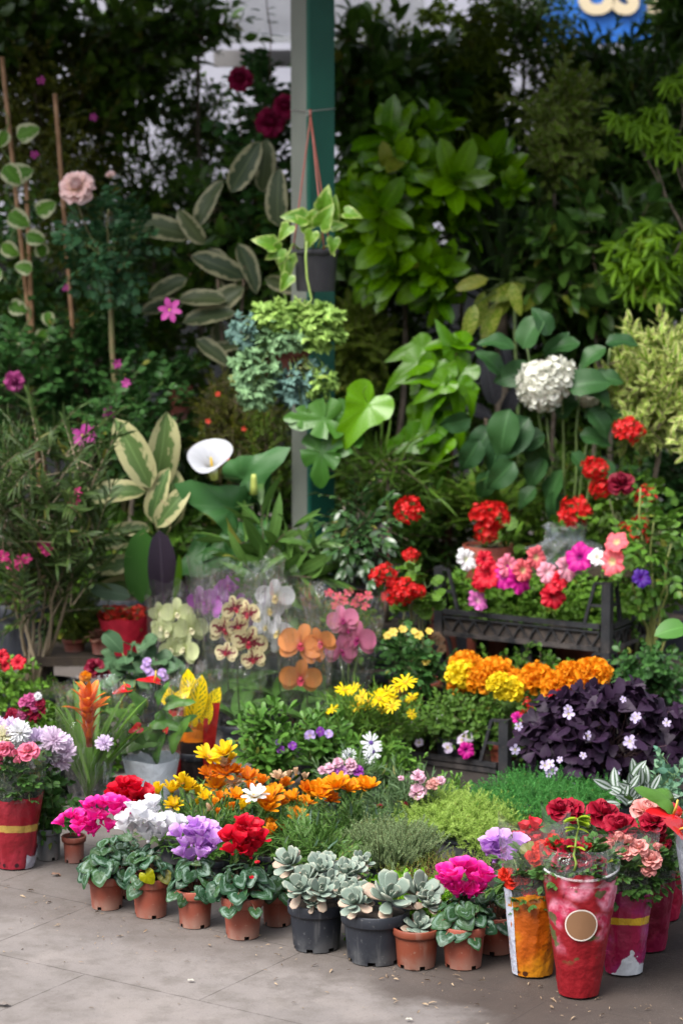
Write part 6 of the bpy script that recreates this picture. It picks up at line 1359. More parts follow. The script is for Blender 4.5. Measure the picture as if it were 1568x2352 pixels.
alv(t, [(390, 1610, 10, 62), (370, 1650, -10, 80), (330, 1620, 120, 60), (300, 1680, 250, 70), (340, 1690, 200, 80), (370, 1700, 80, 80), (320, 1720, 100, 70), (390, 1700, 60, 80), (350, 1730, 70, 70), (400, 1660, 30, 60), (310, 1640, 160, 70), (360, 1600, 60, 50)], Y, (0, 0, .09))
anth(t, 355, 1565, Y - .03, 165, 44, (0, -.25, 1), (0, 0, .09)); anth(t, 290, 1583, Y, 190, 34, (.3, -.3, 1), (0, 0, .09)); anth(t, 318, 1672, Y - .06, 200, 26, (0, -1, .3), (0, 0, .09)); anth(t, 400, 1628, Y, -10, 22, (0, -.5, 1), (0, 0, .09)); anth(t, 380, 1680, Y - .04, 60, 14, (0, -1, .3), (0, 0, .09))
PW = paperm('white_wrap', (.6, .66, .72), (.54, .6, .66), .4, sc=5)
mb = MB(); cone(mb, 46 * k, 66 * k, .002, t.l(345, 1738, Y).z, rows=8, rim=.02, wob=.006, flat=.95); t.part('paper_wrap', mb, PW)
mb = MB(); cone(mb, 66 * k, 86 * k, t.l(345, 1745, Y).z, t.l(345, 1572, Y).z, rows=7, seg=32, rim=.05, wob=.03, crinkle=.005); t.part('film_sleeve', mb, FILM, smooth=False)

Y = 6.8; k = mpp(Y)
t = Thing('croton', 'yellow and green croton in black, red and orange wrapping', 'plant', (P(448, 1800, Y).x, Y, 0)); t.pot(.05, .1, BLACKP)
CRM = leafm('croton', (.72, .52, .01), (.78, .6, .02), .3, pat='croton', pc=(.05, .17, .02), trans=.2)
c0 = MB(); c0.inst(leaf_t(.4, prof(.6, .7), 8, 6, .22, .35), xf([(0, 0, 0)], [(0, 1, 0)], 1.0)); c0 = c0.mesh('croton_leaf', CRM)
for (x, y, a, s, up) in [(445, 1650, 98, 118, (-.2, -1, .1)), (440, 1660, 75, 115, (.3, -1, .1)), (462, 1660, 62, 95, (.1, -1, .1)), (430, 1640, 140, 85, (0, -1, .3)), (400, 1600, 20, 60, (0, -1, .5)), (450, 1670, 110, 80, (-.2, -1, .3)), (470, 1670, 80, 70, (.2, -1, .3)), (420, 1650, 120, 90, (-.3, -1, .2))]:
    p = t.l(x, y, Y - U(-.02, .05)); a = radians(a); lf = t.part('leaf', c0, M=Matrix(xf([tuple(p)], [(cos(a), -.15, sin(a))], s * k, [up])[0].tolist())); m2 = MB(); tube(m2, curve((0, 0, .09), p, 0, 5), .003, .002, 5); t.part('leaf_stalk', m2, STEM, lf)
zt = t.l(450, 1680, Y).z
mb = MB(); cone(mb, .052, 44 * k, .002, zt - .02, rows=8, rim=.01, wob=.008); t.part('black_wrap', mb, paperm('black_wrap', (.012, .008, .008), (.02, .012, .012), .3))
mb = MB(); cone(mb, 44.5 * k, 47 * k, zt - .022, zt + .02, rows=4, rim=.12, wob=.008); t.part('orange_band', mb, paperm('orange_band', (.75, .2, .01), (.7, .17, .01), .4))
for s in (-1, 1):
    mb = MB(); n = 10; q = np.linspace(0, 1, n); xx = s * (.048 + .012 * q ** 2 - .008 * sin(1)); V = []
    for i in range(n):
        z = .02 + q[i] * (zt + .09 - .02); w_ = .012 + .01 * q[i]; V += [(xx[i] - w_, -.046 - .004 * q[i] + .02 * (abs(xx[i]) > .05), z), (xx[i] + w_, -.034 + .012, z)]
    mb.add(V, [(2 * i, 2 * i + 1, 2 * i + 3, 2 * i + 2) for i in range(n - 1)], None, None); t.part('red_ribbon', mb, paperm('red_ribbon', (.35, .008, .012), (.42, .02, .015), .35))
mb = MB(); cone(mb, 46 * k, 68 * k, zt - .01, t.l(450, 1540, Y).z, rows=6, seg=30, rim=.04, wob=.02, crinkle=.004); t.part('film_sleeve', mb, FILM, smooth=False)

Y = 7.75; k = mpp(Y)
t = Thing('kalanchoe', 'red kalanchoe in bright red paper under the rubber plant', 'plant', (P(292, 1560, Y).x, Y, P(292, 1500, Y).z)); t.pot(.06, .08, TERRA)
mb = MB(); cone(mb, 44 * k, 66 * k, .0, t.l(292, 1412, Y).z, rows=8, rim=.06, wob=.015); t.part('paper_wrap', mb, paperm('scarlet_paper', (.32, .004, .02), (.38, .006, .025), .5))
for (x, y) in [(245, 1405), (262, 1400), (280, 1402), (300, 1405), (318, 1403), (335, 1408), (255, 1418), (275, 1420), (295, 1418), (315, 1420), (333, 1424), (240, 1420), (285, 1432), (308, 1434)]: fl(t, cluster_m('kalanchoe_red', (.6, .03, .015), 12, 4, .45, .8, 1.3, name='flower_cluster'), t.l(x, y, Y - U(-.05, .06)), 14 * k, (U(-.3, .3), -.4, 1), (0, 0, .07), name='flower_cluster')
mound(t, np.array(t.l(290, 1430, Y)), (.07, .05, .03), L_MID, SH_PET, 30, .05)
t = Thing('wooden_step', 'low dark wooden step under the red kalanchoe and small pots', 'step', (P(240, 1540, 7.8).x, 7.8, 0))
zb = P(292, 1500, 7.75).z - .002; m = MB(); box(m, (0, .02, zb - .015), (.5, .26, .03)); t.part('step_board', m, MC['dark_wood'], smooth=False)
for sx in (-.2, .2): m = MB(); box(m, (sx, .02, (zb - .03) / 2), (.04, .2, zb - .03)); t.part('leg', m, MC['dark_wood'], smooth=False)
t = Thing('echeveria', 'dusky brown rosette succulent on the step beside the terracotta pot', 'succulent', tuple(P(235, 1500, 7.72))); t.pot(.04, .05, TERRAD)
n = 30; a = np.arange(n) * 2.4; e = np.linspace(.2, 1.5, n); mb = MB(); mb.inst(OBOV, xf(np.stack([0 * a, 0 * a, .05 + 0 * a], 1), np.stack([np.sin(e) * np.cos(a), np.sin(e) * np.sin(a), np.cos(e)], 1), np.linspace(.03, .065, n), np.stack([-np.cos(a), -np.sin(a), .6 + 0 * a], 1))); t.part('foliage', mb, leafm('brown_rosette', (.12, .07, .05), (.18, .1, .08), .4))
t = Thing('heather', 'soft green fluffy plant in a terracotta pot on the step', 'plant', tuple(P(172, 1510, 7.8))); t.pot(.04, .065, TERRAD); mound(t, (.02, 0, .12), (.08, .06, .075), leafm('fluffy', (.05, .085, .018), (.08, .12, .03), .5), SH_MOSS, 160, .07, up=.8)
Y = 7.25; k = mpp(Y)
t = Thing('cineraria', 'grey-green scallop-leaved plant with one lilac bloom before the kalanchoe', 'plant', (P(315, 1650, Y).x, Y, 0)); t.pot(.07, .12, BLACKP)
n = 46; c = np.array(t.l(315, 1530, Y)); d = nrm(rng.normal(0, 1, (n, 3))) * U(.3, 1, (n, 1)); mb = MB(); pp = c + d * np.array([80 * k, .08, 62 * k])
mb.inst(leaf_t(.75, RND, 5, 4, .12, .5, .08, 2), xf(pp, nrm(d * .8 + np.array([0, -.5, .1]) + rng.normal(0, .3, (n, 3))), U(.055, .085, n), [(0, -.7, .9)], rng.normal(0, .4, n))); t.part('foliage', mb, leafm('cineraria', (.04, .09, .055), (.06, .12, .075), .5, trans=.1))
mb = MB(); 
for i in range(0, n, 3): tube(mb, curve((0, 0, .11), pp[i], .02, 5), .003, .002, 5)
t.part('stems', mb, STEM)
for (x, y, s) in [(338, 1520, 10), (335, 1535, 12), (345, 1545, 10), (372, 1545, 10), (378, 1555, 9)]: fl(t, vio((.5, .3, .6), (.55, .35, .72), 'stock_lilac'), t.l(x, y, Y - .1), s * k, (U(-.4, .4), -.9, .4), t.l(x, y + 30, Y))
fl(t, rose_m('burgundy_bloom', (.12, .0, .02), (.22, .005, .03)), t.l(218, 1535, Y), 22 * k, (-.2, -.7, .6), (0, 0, .12), name='flower'); fl(t, rose_m('burgundy_bloom', (.12, .0, .02), (.22, .005, .03)), t.l(240, 1545, Y + .05), 16 * k, (.2, -.7, .6), (0, 0, .12), name='flower')
fl(t, mari_m('marigold_orange', (.7, .22, .0), (.85, .32, .005)), t.l(197, 1555, Y - .1), 13 * k, (0, -.8, .6), (0, 0, .12), name='flower')
Y = 7.3; k = mpp(Y)
t = Thing('petunia', 'red petunia at the photo edge by the oleander stems', 'plant', (P(10, 1640, Y).x, Y, 0)); t.pot(.07, .1, BLACKP)
mound(t, np.array(t.l(15, 1575, Y)), (.11, .08, .07), PL, SH_PET, 70, .08)
for (x, y, s) in [(42, 1522, 20), (5, 1508, 20), (12, 1530, 14)]: fl(t, pt('r'), t.l(x, y, Y - .06), s * k, (U(-.2, .3), -.9, .4), t.l(x, y + 40, Y))
mound(t, np.array(t.l(110, 1580, Y + .1)), (.09, .07, .03), L_MID, SH_TINY, 70, .05)
Y = 6.6; k = mpp(Y)
t = Thing('snapdragon', 'burgundy and pink snapdragon behind the pale chrysanthemums', 'plant', (P(70, 1790, Y).x, Y, 0)); t.pot(.06, .1, BLACKP)
mound(t, np.array(t.l(75, 1690, Y)), (.09, .07, .09), L_MID, SH_PET, 70, .08, up=.7)
for (x, y, s, c) in [(58, 1612, 15, 1), (72, 1605, 14, 1), (80, 1622, 16, 1), (92, 1615, 13, 0), (65, 1630, 15, 0), (82, 1640, 14, 0), (55, 1635, 12, 1), (50, 1645, 13, 1), (95, 1632, 12, 0), (28, 1642, 15, 0), (20, 1655, 12, 0), (75, 1655, 10, 0), (88, 1600, 10, 2)]:
    fl(t, dia(*[('snap_burgundy', (.2, .0, .02), (.3, .005, .04)), ('snap_pink', (.5, .05, .2), (.6, .12, .32)), ('snap_white', (.75, .7, .75), (.8, .8, .82))][c]), t.l(x, y, Y - .05), s * k, (U(-.4, .4), -.8, .5), t.l(x, y + 50, Y))
# ------------------------------------------------------------------ gazanias
GZ = leafm('gazania', (.04, .11, .03), (.075, .16, .055), .42)
GZF = leafm('gazania_grey', (.1, .16, .12), (.14, .2, .15), .5)
GC = {'o': ('gaz_orange', (.4, .06, .01), (.88, .35, .006), (.8, .2, .0)), 'd': ('gaz_deep', (.3, .03, .01), (.82, .24, .008), (.6, .09, .01)), 'y': ('gaz_yellow', (.6, .25, .01), (.85, .58, .01), (.8, .45, .0)), 'w': ('gaz_white', (.6, .55, .2), (.83, .83, .8), (.7, .7, .62)), 's': ('gaz_striped', (.35, .04, .01), (.8, .3, .01), (.3, .02, .01)), 'f': ('gaz_faded', (.5, .3, .15), (.65, .45, .28), (.5, .3, .2))}
def gaz(label, bx, Y, fls, n=70, pb=None):
    x0, y0, x1, y1 = bx; x = (x0 + x1) / 2; k = mpp(Y)
    t = Thing('gazania', label, 'plant', (P(x, 1950, Y).x, Y, 0), 'potted gazanias'); t.pot(.055, .075, BLACKP, notch=4)
    c = np.array(t.l(x, (y0 + y1) / 2, Y)); rad = ((x1 - x0) / 2 * k, .085, (y1 - y0) / 2 * k)
    mound(t, c, rad, GZ, SH_FEATH + SH_NARROW, n, .075, up=.9, rnd=.45)
    mb = MB(); m_ = n // 3; dd = nrm(rng.normal(0, 1, (m_, 3))); mb.inst(NARROW, xf(c + dd * np.array(rad) * U(.5, 1, (m_, 1)), nrm(dd * .4 + np.array([0, -.2, .8]) + rng.normal(0, .3, (m_, 3))), U(.03, .055, m_), rng.normal(0, 1, (m_, 3)))); t.part('grey_leaves', mb, GZF)
    for f in fls:
        fx, fy, s, c_ = f[:4]; tl = (f[4] if len(f) > 4 else 58) - 6; p = t.l(fx, fy, Y - .03 - U(0, .05))
        fl(t, gaz_m(*GC[c_], tl), p, s * k * .94, (U(-.25, .25), -.35 if tl > 30 else U(-.4, 0), 1), (U(-.02, .02), U(-.02, .02), .07), plain('gaz_stalk', (.13, .14, .05), (.17, .1, .05), .6), .0016, 'flower')
gaz('yellow gazania behind the white and pink cyclamens', (335, 1835, 480, 1950), 6.0, [(362, 1823, 30, 'y', 36), (395, 1818, 30, 'y', 36), (430, 1815, 32, 'y', 34), (452, 1822, 24, 'y', 24), (420, 1800, 28, 'y', 30), (398, 1852, 26, 'y', 58), (455, 1848, 16, 'y', 16), (440, 1858, 14, 's', 16)])
gaz('tall yellow and copper gazania in front of the croton', (445, 1800, 600, 1910), 6.15, [(478, 1740, 36, 'y', 66), (518, 1732, 34, 'y', 50), (530, 1745, 20, 'y', 30), (512, 1760, 24, 'f', 40), (480, 1782, 28, 'd', 60), (520, 1778, 34, 'd', 66), (570, 1790, 30, 'd', 58), (545, 1775, 22, 'd', 40), (500, 1810, 34, 'o', 60), (540, 1800, 22, 'f', 70), (490, 1770, 16, 'd', 30)], 80)
gaz('half-open orange gazania in the middle of the daisy bank', (580, 1830, 740, 1940), 6.1, [(600, 1802, 26, 'd', 34), (632, 1822, 26, 'o', 50), (672, 1838, 28, 'o', 56), (690, 1850, 24, 's', 40), (645, 1850, 26, 'd', 50), (575, 1812, 22, 'd', 30), (662, 1785, 18, 'f', 14), (705, 1845, 26, 'o', 60)], 90)
gaz('yellow-orange gazania between the yellow one and the orange bank', (440, 1840, 580, 1950), 5.95, [(470, 1835, 24, 'y', 40), (505, 1838, 24, 'd', 44), (540, 1832, 26, 'o', 56), (492, 1850, 20, 's', 24), (565, 1845, 22, 'o', 48), (525, 1860, 20, 'y', 34)], 90)
gaz('orange gazania with one white bloom and striped buds beside red cyclamen', (540, 1850, 700, 1990), 5.85, [(585, 1830, 32, 'w', 62), (615, 1840, 38, 'o', 60), (612, 1860, 34, 'o', 55), (655, 1805, 24, 'd', 36), (640, 1788, 22, 'f', 50), (535, 1860, 20, 'd', 20), (555, 1858, 24, 'y', 18), (680, 1880, 30, 's', 52), (620, 1900, 24, 's', 28), (625, 1915, 26, 's', 34), (652, 1910, 20, 's', 18), (480, 1862, 18, 'f', 30), (500, 1868, 14, 'd', 10)], 90)
gaz('orange gazania with the brightest blooms in front of the dianthus', (680, 1850, 900, 1990), 5.95, [(718, 1828, 38, 'o', 48), (700, 1818, 28, 'd', 40), (745, 1818, 34, 'o', 52), (775, 1810, 38, 'o', 50), (800, 1815, 34, 'o', 58), (835, 1812, 32, 'o', 54), (848, 1810, 28, 'o', 40), (735, 1830, 26, 'o', 60), (700, 1790, 18, 'f', 12), (680, 1780, 18, 'f', 10), (760, 1840, 24, 'd', 50)], 110)
for (lab, bx, Y) in [('leafy gazania without blooms between thyme and orange gazania', (640, 1880, 800, 2000), 5.7), ('leafy gazania without blooms behind the lilac cyclamen', (400, 1860, 560, 1990), 5.8)]: gaz(lab, bx, Y, [], 90)

# ------------------------------------------------------------------ front row: cyclamens
CYM = leafm('cyclamen', (.009, .04, .022), (.026, .072, .03), .4, pat='cyc', pc=(.19, .28, .23), trans=.12)
CYMY = leafm('cyclamen_yellow', (.2, .22, .03), (.26, .26, .04), .4, pat='veins', pc=(.12, .22, .03))
CY = {'m': ('cyc_magenta', (.45, .0, .25), (.86, .014, .34), (.86, .1, .46)), 'w': ('cyc_white', (.76, .73, .74), (.83, .83, .86), None), 'l': ('cyc_lilac', (.45, .12, .55), (.68, .36, .82), (.76, .5, .86)), 'r': ('cyc_red', (.3, .0, .02), (.7, .004, .03), (.72, .012, .04))}
def cyclamen(label, px, pyb, rim_px, h_px, col, fb, lb=1.0, nf=20, fs=24, nl2=0, potm_=None, yellow=None, nl=34, Y=None, vis=True, extra=(), lean=(0, 0)):
    g_ = G(px, pyb) if Y is None else Vector((P(px, pyb, Y).x, Y, 0)); k = mpp(g_.y + .04, .1); rt = rim_px / 2 * k; h = h_px * k / cos(radians(17)); rb = rt * .77
    Y = g_.y + (rb if Y is None or vis else 0) ; t = Thing('cyclamen', label, 'plant', (g_.x, Y, 0), 'potted cyclamens'); t.pot(rt, h, potm_ or TERRA, rb, .24, 4, lip=.004)
    mb = MB(); pe = MB(); ml = MB()
    for i in range(nl):
        a = i * 2.39996 + rng.normal(0, .2); q = sqrt((i + .5) / nl); rad = rt * lb * (.25 + 1.12 * q) * rng.uniform(.88, 1.1)
        z = h + .01 + .04 * (1 - q ** 2.2) * lb + rng.normal(0, .009) - max(0, q - .75) * .1
        o = np.array([cos(a), sin(a), 0]); p = o * rad + np.array([0, 0, z]); s = rng.uniform(.03, .054) * (1.0 if q > .35 else .75) * lb
        dn = .25 + .85 * q; D = o * (1.05 - .35 * q) + np.array([0, -.1, -dn * .75]); N = o * dn * .8 + np.array([0, -.35, .8]) + rng.normal(0, .42, 3); D = D + rng.normal(0, .3, 3)
        mb.inst(CYCL, xf([p - D * s * .15], [D], s, [N], rng.normal(0, .2)))
        tube(pe, curve(o * rt * .15 + np.array([0, 0, h - .015]), p - D * s * .15, .012, 5), .0016, .0013, 5, 0, False)
    t.part('foliage', mb, CYM); t.part('leaf_stalks', pe, REDSTEM)
    if yellow:
        m = MB(); p = t.l(yellow[0], yellow[1], Y - rt - .012); m.inst(CYCL, xf([tuple(p)], [(.8, -.2, -1)], .04, [(-.5, -.8, .6)])); t.part('yellow_leaf', m, CYMY, label='one yellowing leaf')
    x0, y0, x1, y1 = fb
    pts = []
    for i in range(nf):
        for _ in range(30):
            u, v = rng.uniform(-1, 1, 2)
            if u * u + v * v < 1 and all(((u - a) * (x1 - x0)) ** 2 + ((v - b) * (y1 - y0)) ** 2 > (fs * 1.1) ** 2 for a, b in pts): break
        pts.append((u, v))
    for (u, v) in pts:
        p = t.l((x0 + x1) / 2 + u * ((x1 - x0) / 2 - fs * .5) + lean[0] * v, (y0 + y1) / 2 + 6 + v * ((y1 - y0) / 2 - fs * .35), Y + rng.uniform(-.035, .03) - .01 * v)
        fl(t, cyc_m(*CY[col]), p, fs * k * rng.uniform(.9, 1.12), (U(-.35, .35) + u * .35, U(-.4, .1), 1), (u * rt * .35, U(-.3, .2) * rt, h - .012), REDSTEM, .0012, 'flower', bow=(0, 0, .0))
    for (x, y) in extra: fl(t, bud_m('cycbud_' + col, *CY[col][1:3]), t.l(x, y, Y - rt * .8), 9 * k, (U(-.3, .3), -.3, -1), t.l(x - 6, y + 20, Y), REDSTEM, .001, 'bud')
    return t
cyclamen('magenta cyclamen in the first terracotta pot of the front row', 243, 2092, 90, 74, 'm', (130, 1830, 312, 1926), 1.0, 22, 28, lean=(-20, 0))
cyclamen('pure white cyclamen in a terracotta pot with one yellowing leaf', 344, 2111, 92, 88, 'w', (268, 1836, 426, 1938), .95, 20, 30, yellow=(338, 2012))
cyclamen('lilac cyclamen in terracotta between the white and the red one', 446, 2134, 90, 84, 'l', (393, 1880, 512, 1986), 1.0, 18, 31)
cyclamen('red cyclamen in terracotta with a big silver-marked leaf over its rim', 556, 2160, 98, 92, 'r', (506, 1876, 618, 1978), 1.12, 18, 30, extra=((590, 1975), (578, 2010)))
cyclamen('magenta cyclamen in terracotta beside the wrapped bouquets', 1065, 2229, 108, 94, 'm', (1002, 1976, 1133, 2066), .92, 15, 33)
cyclamen('lilac cyclamen tucked behind the orange-wrapped begonia', 1140, 2195, 100, 84, 'l', (1094, 1912, 1215, 2005), .95, 14, 34, nl=26)
cyclamen('red cyclamen in the second row behind the magenta one', 270, 2040, 84, 70, 'r', (236, 1790, 354, 1858), .8, 18, 28, nl=20)
cyclamen('flowerless cyclamen in dark terracotta between the red one and the succulents', 636, 2130, 78, 70, 'r', (600, 1990, 640, 2010), .9, 0, 20, nl=24)
cyclamen('shaded cyclamen in terracotta behind the first two of the row', 296, 2065, 80, 66, 'w', (300, 1900, 340, 1930), .8, 0, 20, nl=16)
cyclamen('scarlet cyclamen behind the orange wrapping', 1200, 2110, 90, 80, 'r', (1172, 1886, 1282, 1968), .9, 16, 28, nl=18)
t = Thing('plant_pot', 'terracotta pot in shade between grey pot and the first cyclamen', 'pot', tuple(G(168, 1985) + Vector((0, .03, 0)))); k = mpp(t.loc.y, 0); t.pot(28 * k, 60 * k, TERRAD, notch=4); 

# ghost-plant succulents
def thick_t(wd=.52, th=.14, rows=8, seg=8, bend=-.35):
    t = np.linspace(0, 1, rows + 1); pf = prof(.75, .38); hw = wd / 2 * pf(t) + .02 * (t < .01); V = []; UV = []
    for i in range(rows + 1):
        a = bend * t[i]; y = sin(a) / bend; z = -(1 - cos(a)) / bend; w_ = hw[i] if i < rows else .004; h_ = th / 2 * min(1, hw[i] / (wd / 2) + .15) if i < rows else .004
        for j in range(seg):
            q = 2 * pi * j / seg; V.append((w_ * cos(q), y, z + h_ * sin(q) * (1 if sin(q) < 0 else .45) + .25 * w_ * abs(cos(q)) * .5)); UV.append((j / seg, t[i]))
    mb = MB(); mb.add(V, [(i * seg + j, i * seg + (j + 1) % seg, (i + 1) * seg + (j + 1) % seg, (i + 1) * seg + j) for i in range(rows) for j in range(seg)], [(rows * seg, rows * seg + j, rows * seg + j + 1) for j in range(1, seg - 1)], UV); return mb.tmpl()
GH = NT('ghost_leaf'); u_, v_ = GH.uv(); r_ = GH.rnd(); cg = GH.mix(r_, (.17, .23, .185), (.24, .295, .245)); cg = GH.mix(GH.math('MULTIPLY', GH.step(v_, .8, 1.0), .6), cg, (.38, .37, .28)); cg = GH.mix(GH.step(GH.noise(40, GH.co(), 3), .55, .75), cg, (.3, .37, .33))
GHM = GH.pbr(cg, .55, .3); GHO = plain('ghost_old', (.36, .33, .24), (.42, .26, .2), .6, sc=18); GHS = plain('ghost_stem', (.2, .19, .13), (.27, .22, .16), .7)
TK = thick_t()
def ros():
    mb = whorl([(3, 14, .42, TK, .01, .1, 0, 1), (4, 30, .65, TK, .03, .06, 0, 1), (5, 54, .92, TK, .05, .02, 0, 1), (5, 76, 1.0, TK, .06, -.03, 0, 1), (4, 98, .95, TK, .05, -.1, 1, 1.2)], None); tube(mb, [(0, 0, -.5), (0, 0, .05)], .075, .06, 7, 2); return mb.mesh('rosette', [GHM, GHO, GHS])
def ghost(label, px, pyb, rim_px, h_px, mt, rosettes, rim=.24, rbf=.8, notch=6, level=.012):
    g_ = G(px, pyb); k = mpp(g_.y + .05, .1); rt = rim_px / 2 * k; h = h_px * k / cos(radians(17)); rb = rt * rbf; Y = g_.y + rb
    t = Thing('ghost_plant', label, 'succulent', (g_.x, Y, 0), 'potted grey succulents'); t.pot(rt, h, mt, rb, rim, notch, level=level)
    for (x, y, s, dz) in rosettes:
        p = t.l(x, y, Y - dz); D = Vector((p.x * 3 + U(-.2, .2), -.55 + p.y * 3, .8)); fl(t, flower('ghost', ros), p, s * k, D, (p.x * .5, p.y * .3 + .01, h - level), GHS, .0045, 'rosette', sag=-.01)
    return t
ghost('black pot crowded with grey ghost-plant rosettes beside the red cyclamen', 726, 2190, 132, 104, BLACKP, [(665, 1985, 46, -.03), (735, 2000, 44, -.03), (690, 2045, 44, .05), (760, 2035, 42, 0), (735, 2050, 44, .06), (790, 2010, 42, -.04), (810, 2000, 36, -.05), (780, 2055, 36, .04), (705, 2020, 40, .0), (800, 2045, 38, .0), (750, 1985, 34, -.06), (720, 2075, 24, .06), (830, 1985, 34, -.08)])
ghost('black pot with a large open ghost-plant rosette over the soil', 862, 2220, 158, 112, BLACKP, [(895, 2065, 66, .02), (815, 2075, 44, .04), (960, 2055, 58, -.01), (835, 2060, 40, -.03), (980, 2075, 34, .02)], level=.014)
ghost('small brown pot holding a single ghost-plant rosette', 957, 2229, 112, 88, potm('brown_rim_plastic', (.23, .055, .027), (.19, .045, .025), (.28, .19, .15), .4), [(962, 2130, 42, -.005)], .2, .78, 5, .022)

# ------------------------------------------------------------------ wrapped bouquets and pots
RL = leafm('pot_rose', (.03, .085, .03), (.055, .13, .045), .34)
SH_RL = [shoot_t(3, leaf_t(.6, OV, 5, 4, .18, .4, .03, 3), .45, 62, 'flat2', .2, .35, .012) for _ in range(2)]
FILM2 = filmm('sleeve_film', .035, bst=.3, base=.02)
def wrapped(label, px, pyb, wb, wt, ytop, yfilm, mat, flat=.85, name='wrapped_bouquet', rim=.03, filmw=None, cat='bouquet', rz=0, group='wrapped pot roses', open_=0.0, a0=0.0, dy=0, innerpot=True, side=None, crk=None, ft=.38):
    g_ = G(px, pyb); k = mpp(g_.y + .04, .15); r0 = wb / 2 * k; r1 = wt / 2 * k; Y = g_.y + r0 * flat + dy
    t = Thing(name, label, cat, (g_.x, Y, 0), group); t.k = mpp(Y, .2); t.Y = Y
    z1 = P(px, ytop, Y - r1 * flat).z; zf = P(px, yfilm, Y - r1 * flat).z
    mb = MB(); cone(mb, r0, r1, .003, z1, rows=16, seg=60, wob=.016, rim=rim, flat=flat, open_=open_, a0=a0, crinkle=.0009 if crk is None else crk); p = t.part('paper_wrap', mb, mat)
    if side: 
        mb = MB(); cone(mb, r0 * 1.02, r1 * 1.04, .003, z1 * 1.06, seg=16, rows=12, wob=.015, rim=.02, flat=flat, open_=2 * pi - side[1], a0=side[0]); t.part('white_side', mb, PW2)
    if yfilm:
        mb = MB(); rf = (filmw or wt * 1.22) / 2 * k; cone(mb, r1 * .99, rf, z1 * .93, zf, rows=3, seg=22, wob=.012, rim=.05, flat=flat, crinkle=.0012, ft=ft, corner=.015); t.part('film_sleeve', mb, FILM2, smooth=False)
    if innerpot: t.pot(r0 * .78, .075, GREYP, r0 * .7)
    t.z1 = z1; t.r1 = r1
    if yfilm and name != 'anthurium': mound(t, (0, 0, z1 + .0), (r1 * .86, r1 * flat * .72, .03), RL, SH_RL, 80, .05, up=.8, rnd=.5, name='inner_leaves')
    return t
PW2 = paperm('white_side_paper', (.45, .47, .55), (.4, .41, .49), .45, sc=9, crumple=.7)
def rose_fill(t, x0, y0, x1, y1, n=60, s=.07, m=None, d=.07, sh=None):
    c = np.array(t.l((x0 + x1) / 2, (y0 + y1) / 2, t.Y)); mound(t, c, ((x1 - x0) / 2 * t.k, d, (y1 - y0) / 2 * t.k), m or RL, sh or SH_RL, n, s, up=.55, rnd=.5)
    mb = MB()
    for i in range(8): tube(mb, curve((U(-.02, .02), U(-.02, .02), .05), c + np.array([U(-.8, .8) * (x1 - x0) / 2 * t.k, U(-.5, .5) * d, U(0, .9) * (y1 - y0) / 2 * t.k]), 0, 6, .004), .003, .0016, 5)
    t.part('stems', mb, plain('rose_stalk', (.13, .2, .05), (.2, .2, .07), .5))
DR = ('deep_red_rose', (.16, .0, .012), (.36, .003, .025), (.42, .008, .04))
SC = ('scarlet_rose', (.3, .005, .01), (.55, .008, .015), None)
SPK = ('salmon_rose', (.75, .4, .25), (.8, .36, .33), (.82, .5, .46))
# red rose-printed wrap in front
def rose_paper():
    s = NT('rose_print_paper'); o = s.co('Object'); f = s.noise(28, o, 3, .6); z = s.n('SeparateXYZ'); s.l(o, z.inputs[0])
    vo = s.n('TexVoronoi'); vo.inputs['Scale'].default_value = 14; vo.inputs['Randomness'].default_value = 1; s.l(o, vo.inputs['Vector'])
    v2 = s.n('TexVoronoi'); v2.inputs['Scale'].default_value = 34; s.l(o, v2.inputs['Vector'])
    n = s.noise(9, o, 3); n2 = s.noise(26, o, 3)
    red = s.mix(n, (.2, .004, .009), (.25, .006, .012))
    zone = s.math('MULTIPLY', s.step(z.outputs[2], .09, .14), 1.0)
    pk = s.mix(s.step(n2, .4, .65), (.42, .015, .06), (.7, .28, .38))
    bl = s.math('MULTIPLY', s.math('MULTIPLY', s.step(s.math('ADD', vo.outputs['Distance'], s.math('MULTIPLY', n2, .3)), .78, .55), s.step(n, .4, .5)), zone)
    col = s.mix(bl, red, pk)
    gr = s.math('MULTIPLY', s.math('MULTIPLY', s.step(s.noise(23, o, 2), .6, .65), s.step(z.outputs[2], .07, .1)), .85); col = s.mix(gr, col, (.05, .1, .03))
    return s.pbr(col, .5, .4, s.bump(f, .6, .01), 0)
t = wrapped('front red rose-printed cone wrap with a round tan sticker, dark red roses', 1332, 2296, 92, 172, 2022, 1966, rose_paper(), .85, rim=.03, crk=.0008, filmw=196)
mb = MB(); n = 64
for j, (sg) in enumerate((1, -1)):
    pts = []
    for i in range(n * 2 + 1):
        th = pi + pi * i / (n * 2); q = (i + (j)) % 2; z = t.z1 * (.985 + .02 * q) + .012 * (abs(cos(th)) ** 2); r = t.r1 * 1.025; pts.append((r * cos(th), r * sin(th) * .85, z))
    tube(mb, pts, .0005, .0005, 4, 0, False)
t.part('lace_border', mb, plain('white_lace', (.8, .8, .82), None, .6))
def on_cone(t, r0, r1, z0, z1, th0, zc, R, lift=1.012, flat=.85, seg=40, ring=None, m=0):
    mb = MB(); V = []; UV = []; rr = np.linspace(ring or 0, R, 4)
    for r in rr:
        for j in range(seg + 1):
            a = 2 * pi * j / seg; z = zc + r * sin(a); rad = (r0 + (r1 - r0) * (z - z0) / (z1 - z0)) * lift; th = th0 + r * cos(a) / rad; V.append((rad * cos(th), rad * sin(th) * flat, z)); UV.append((j / seg, r / R))
    c = seg + 1; mb.add(V, [(i * c + j, i * c + j + 1, (i + 1) * c + j + 1, (i + 1) * c + j) for i in range(3) for j in range(seg)], None, UV); return mb
k = t.k; zc = P(1326, 2129, t.Y - .07).z
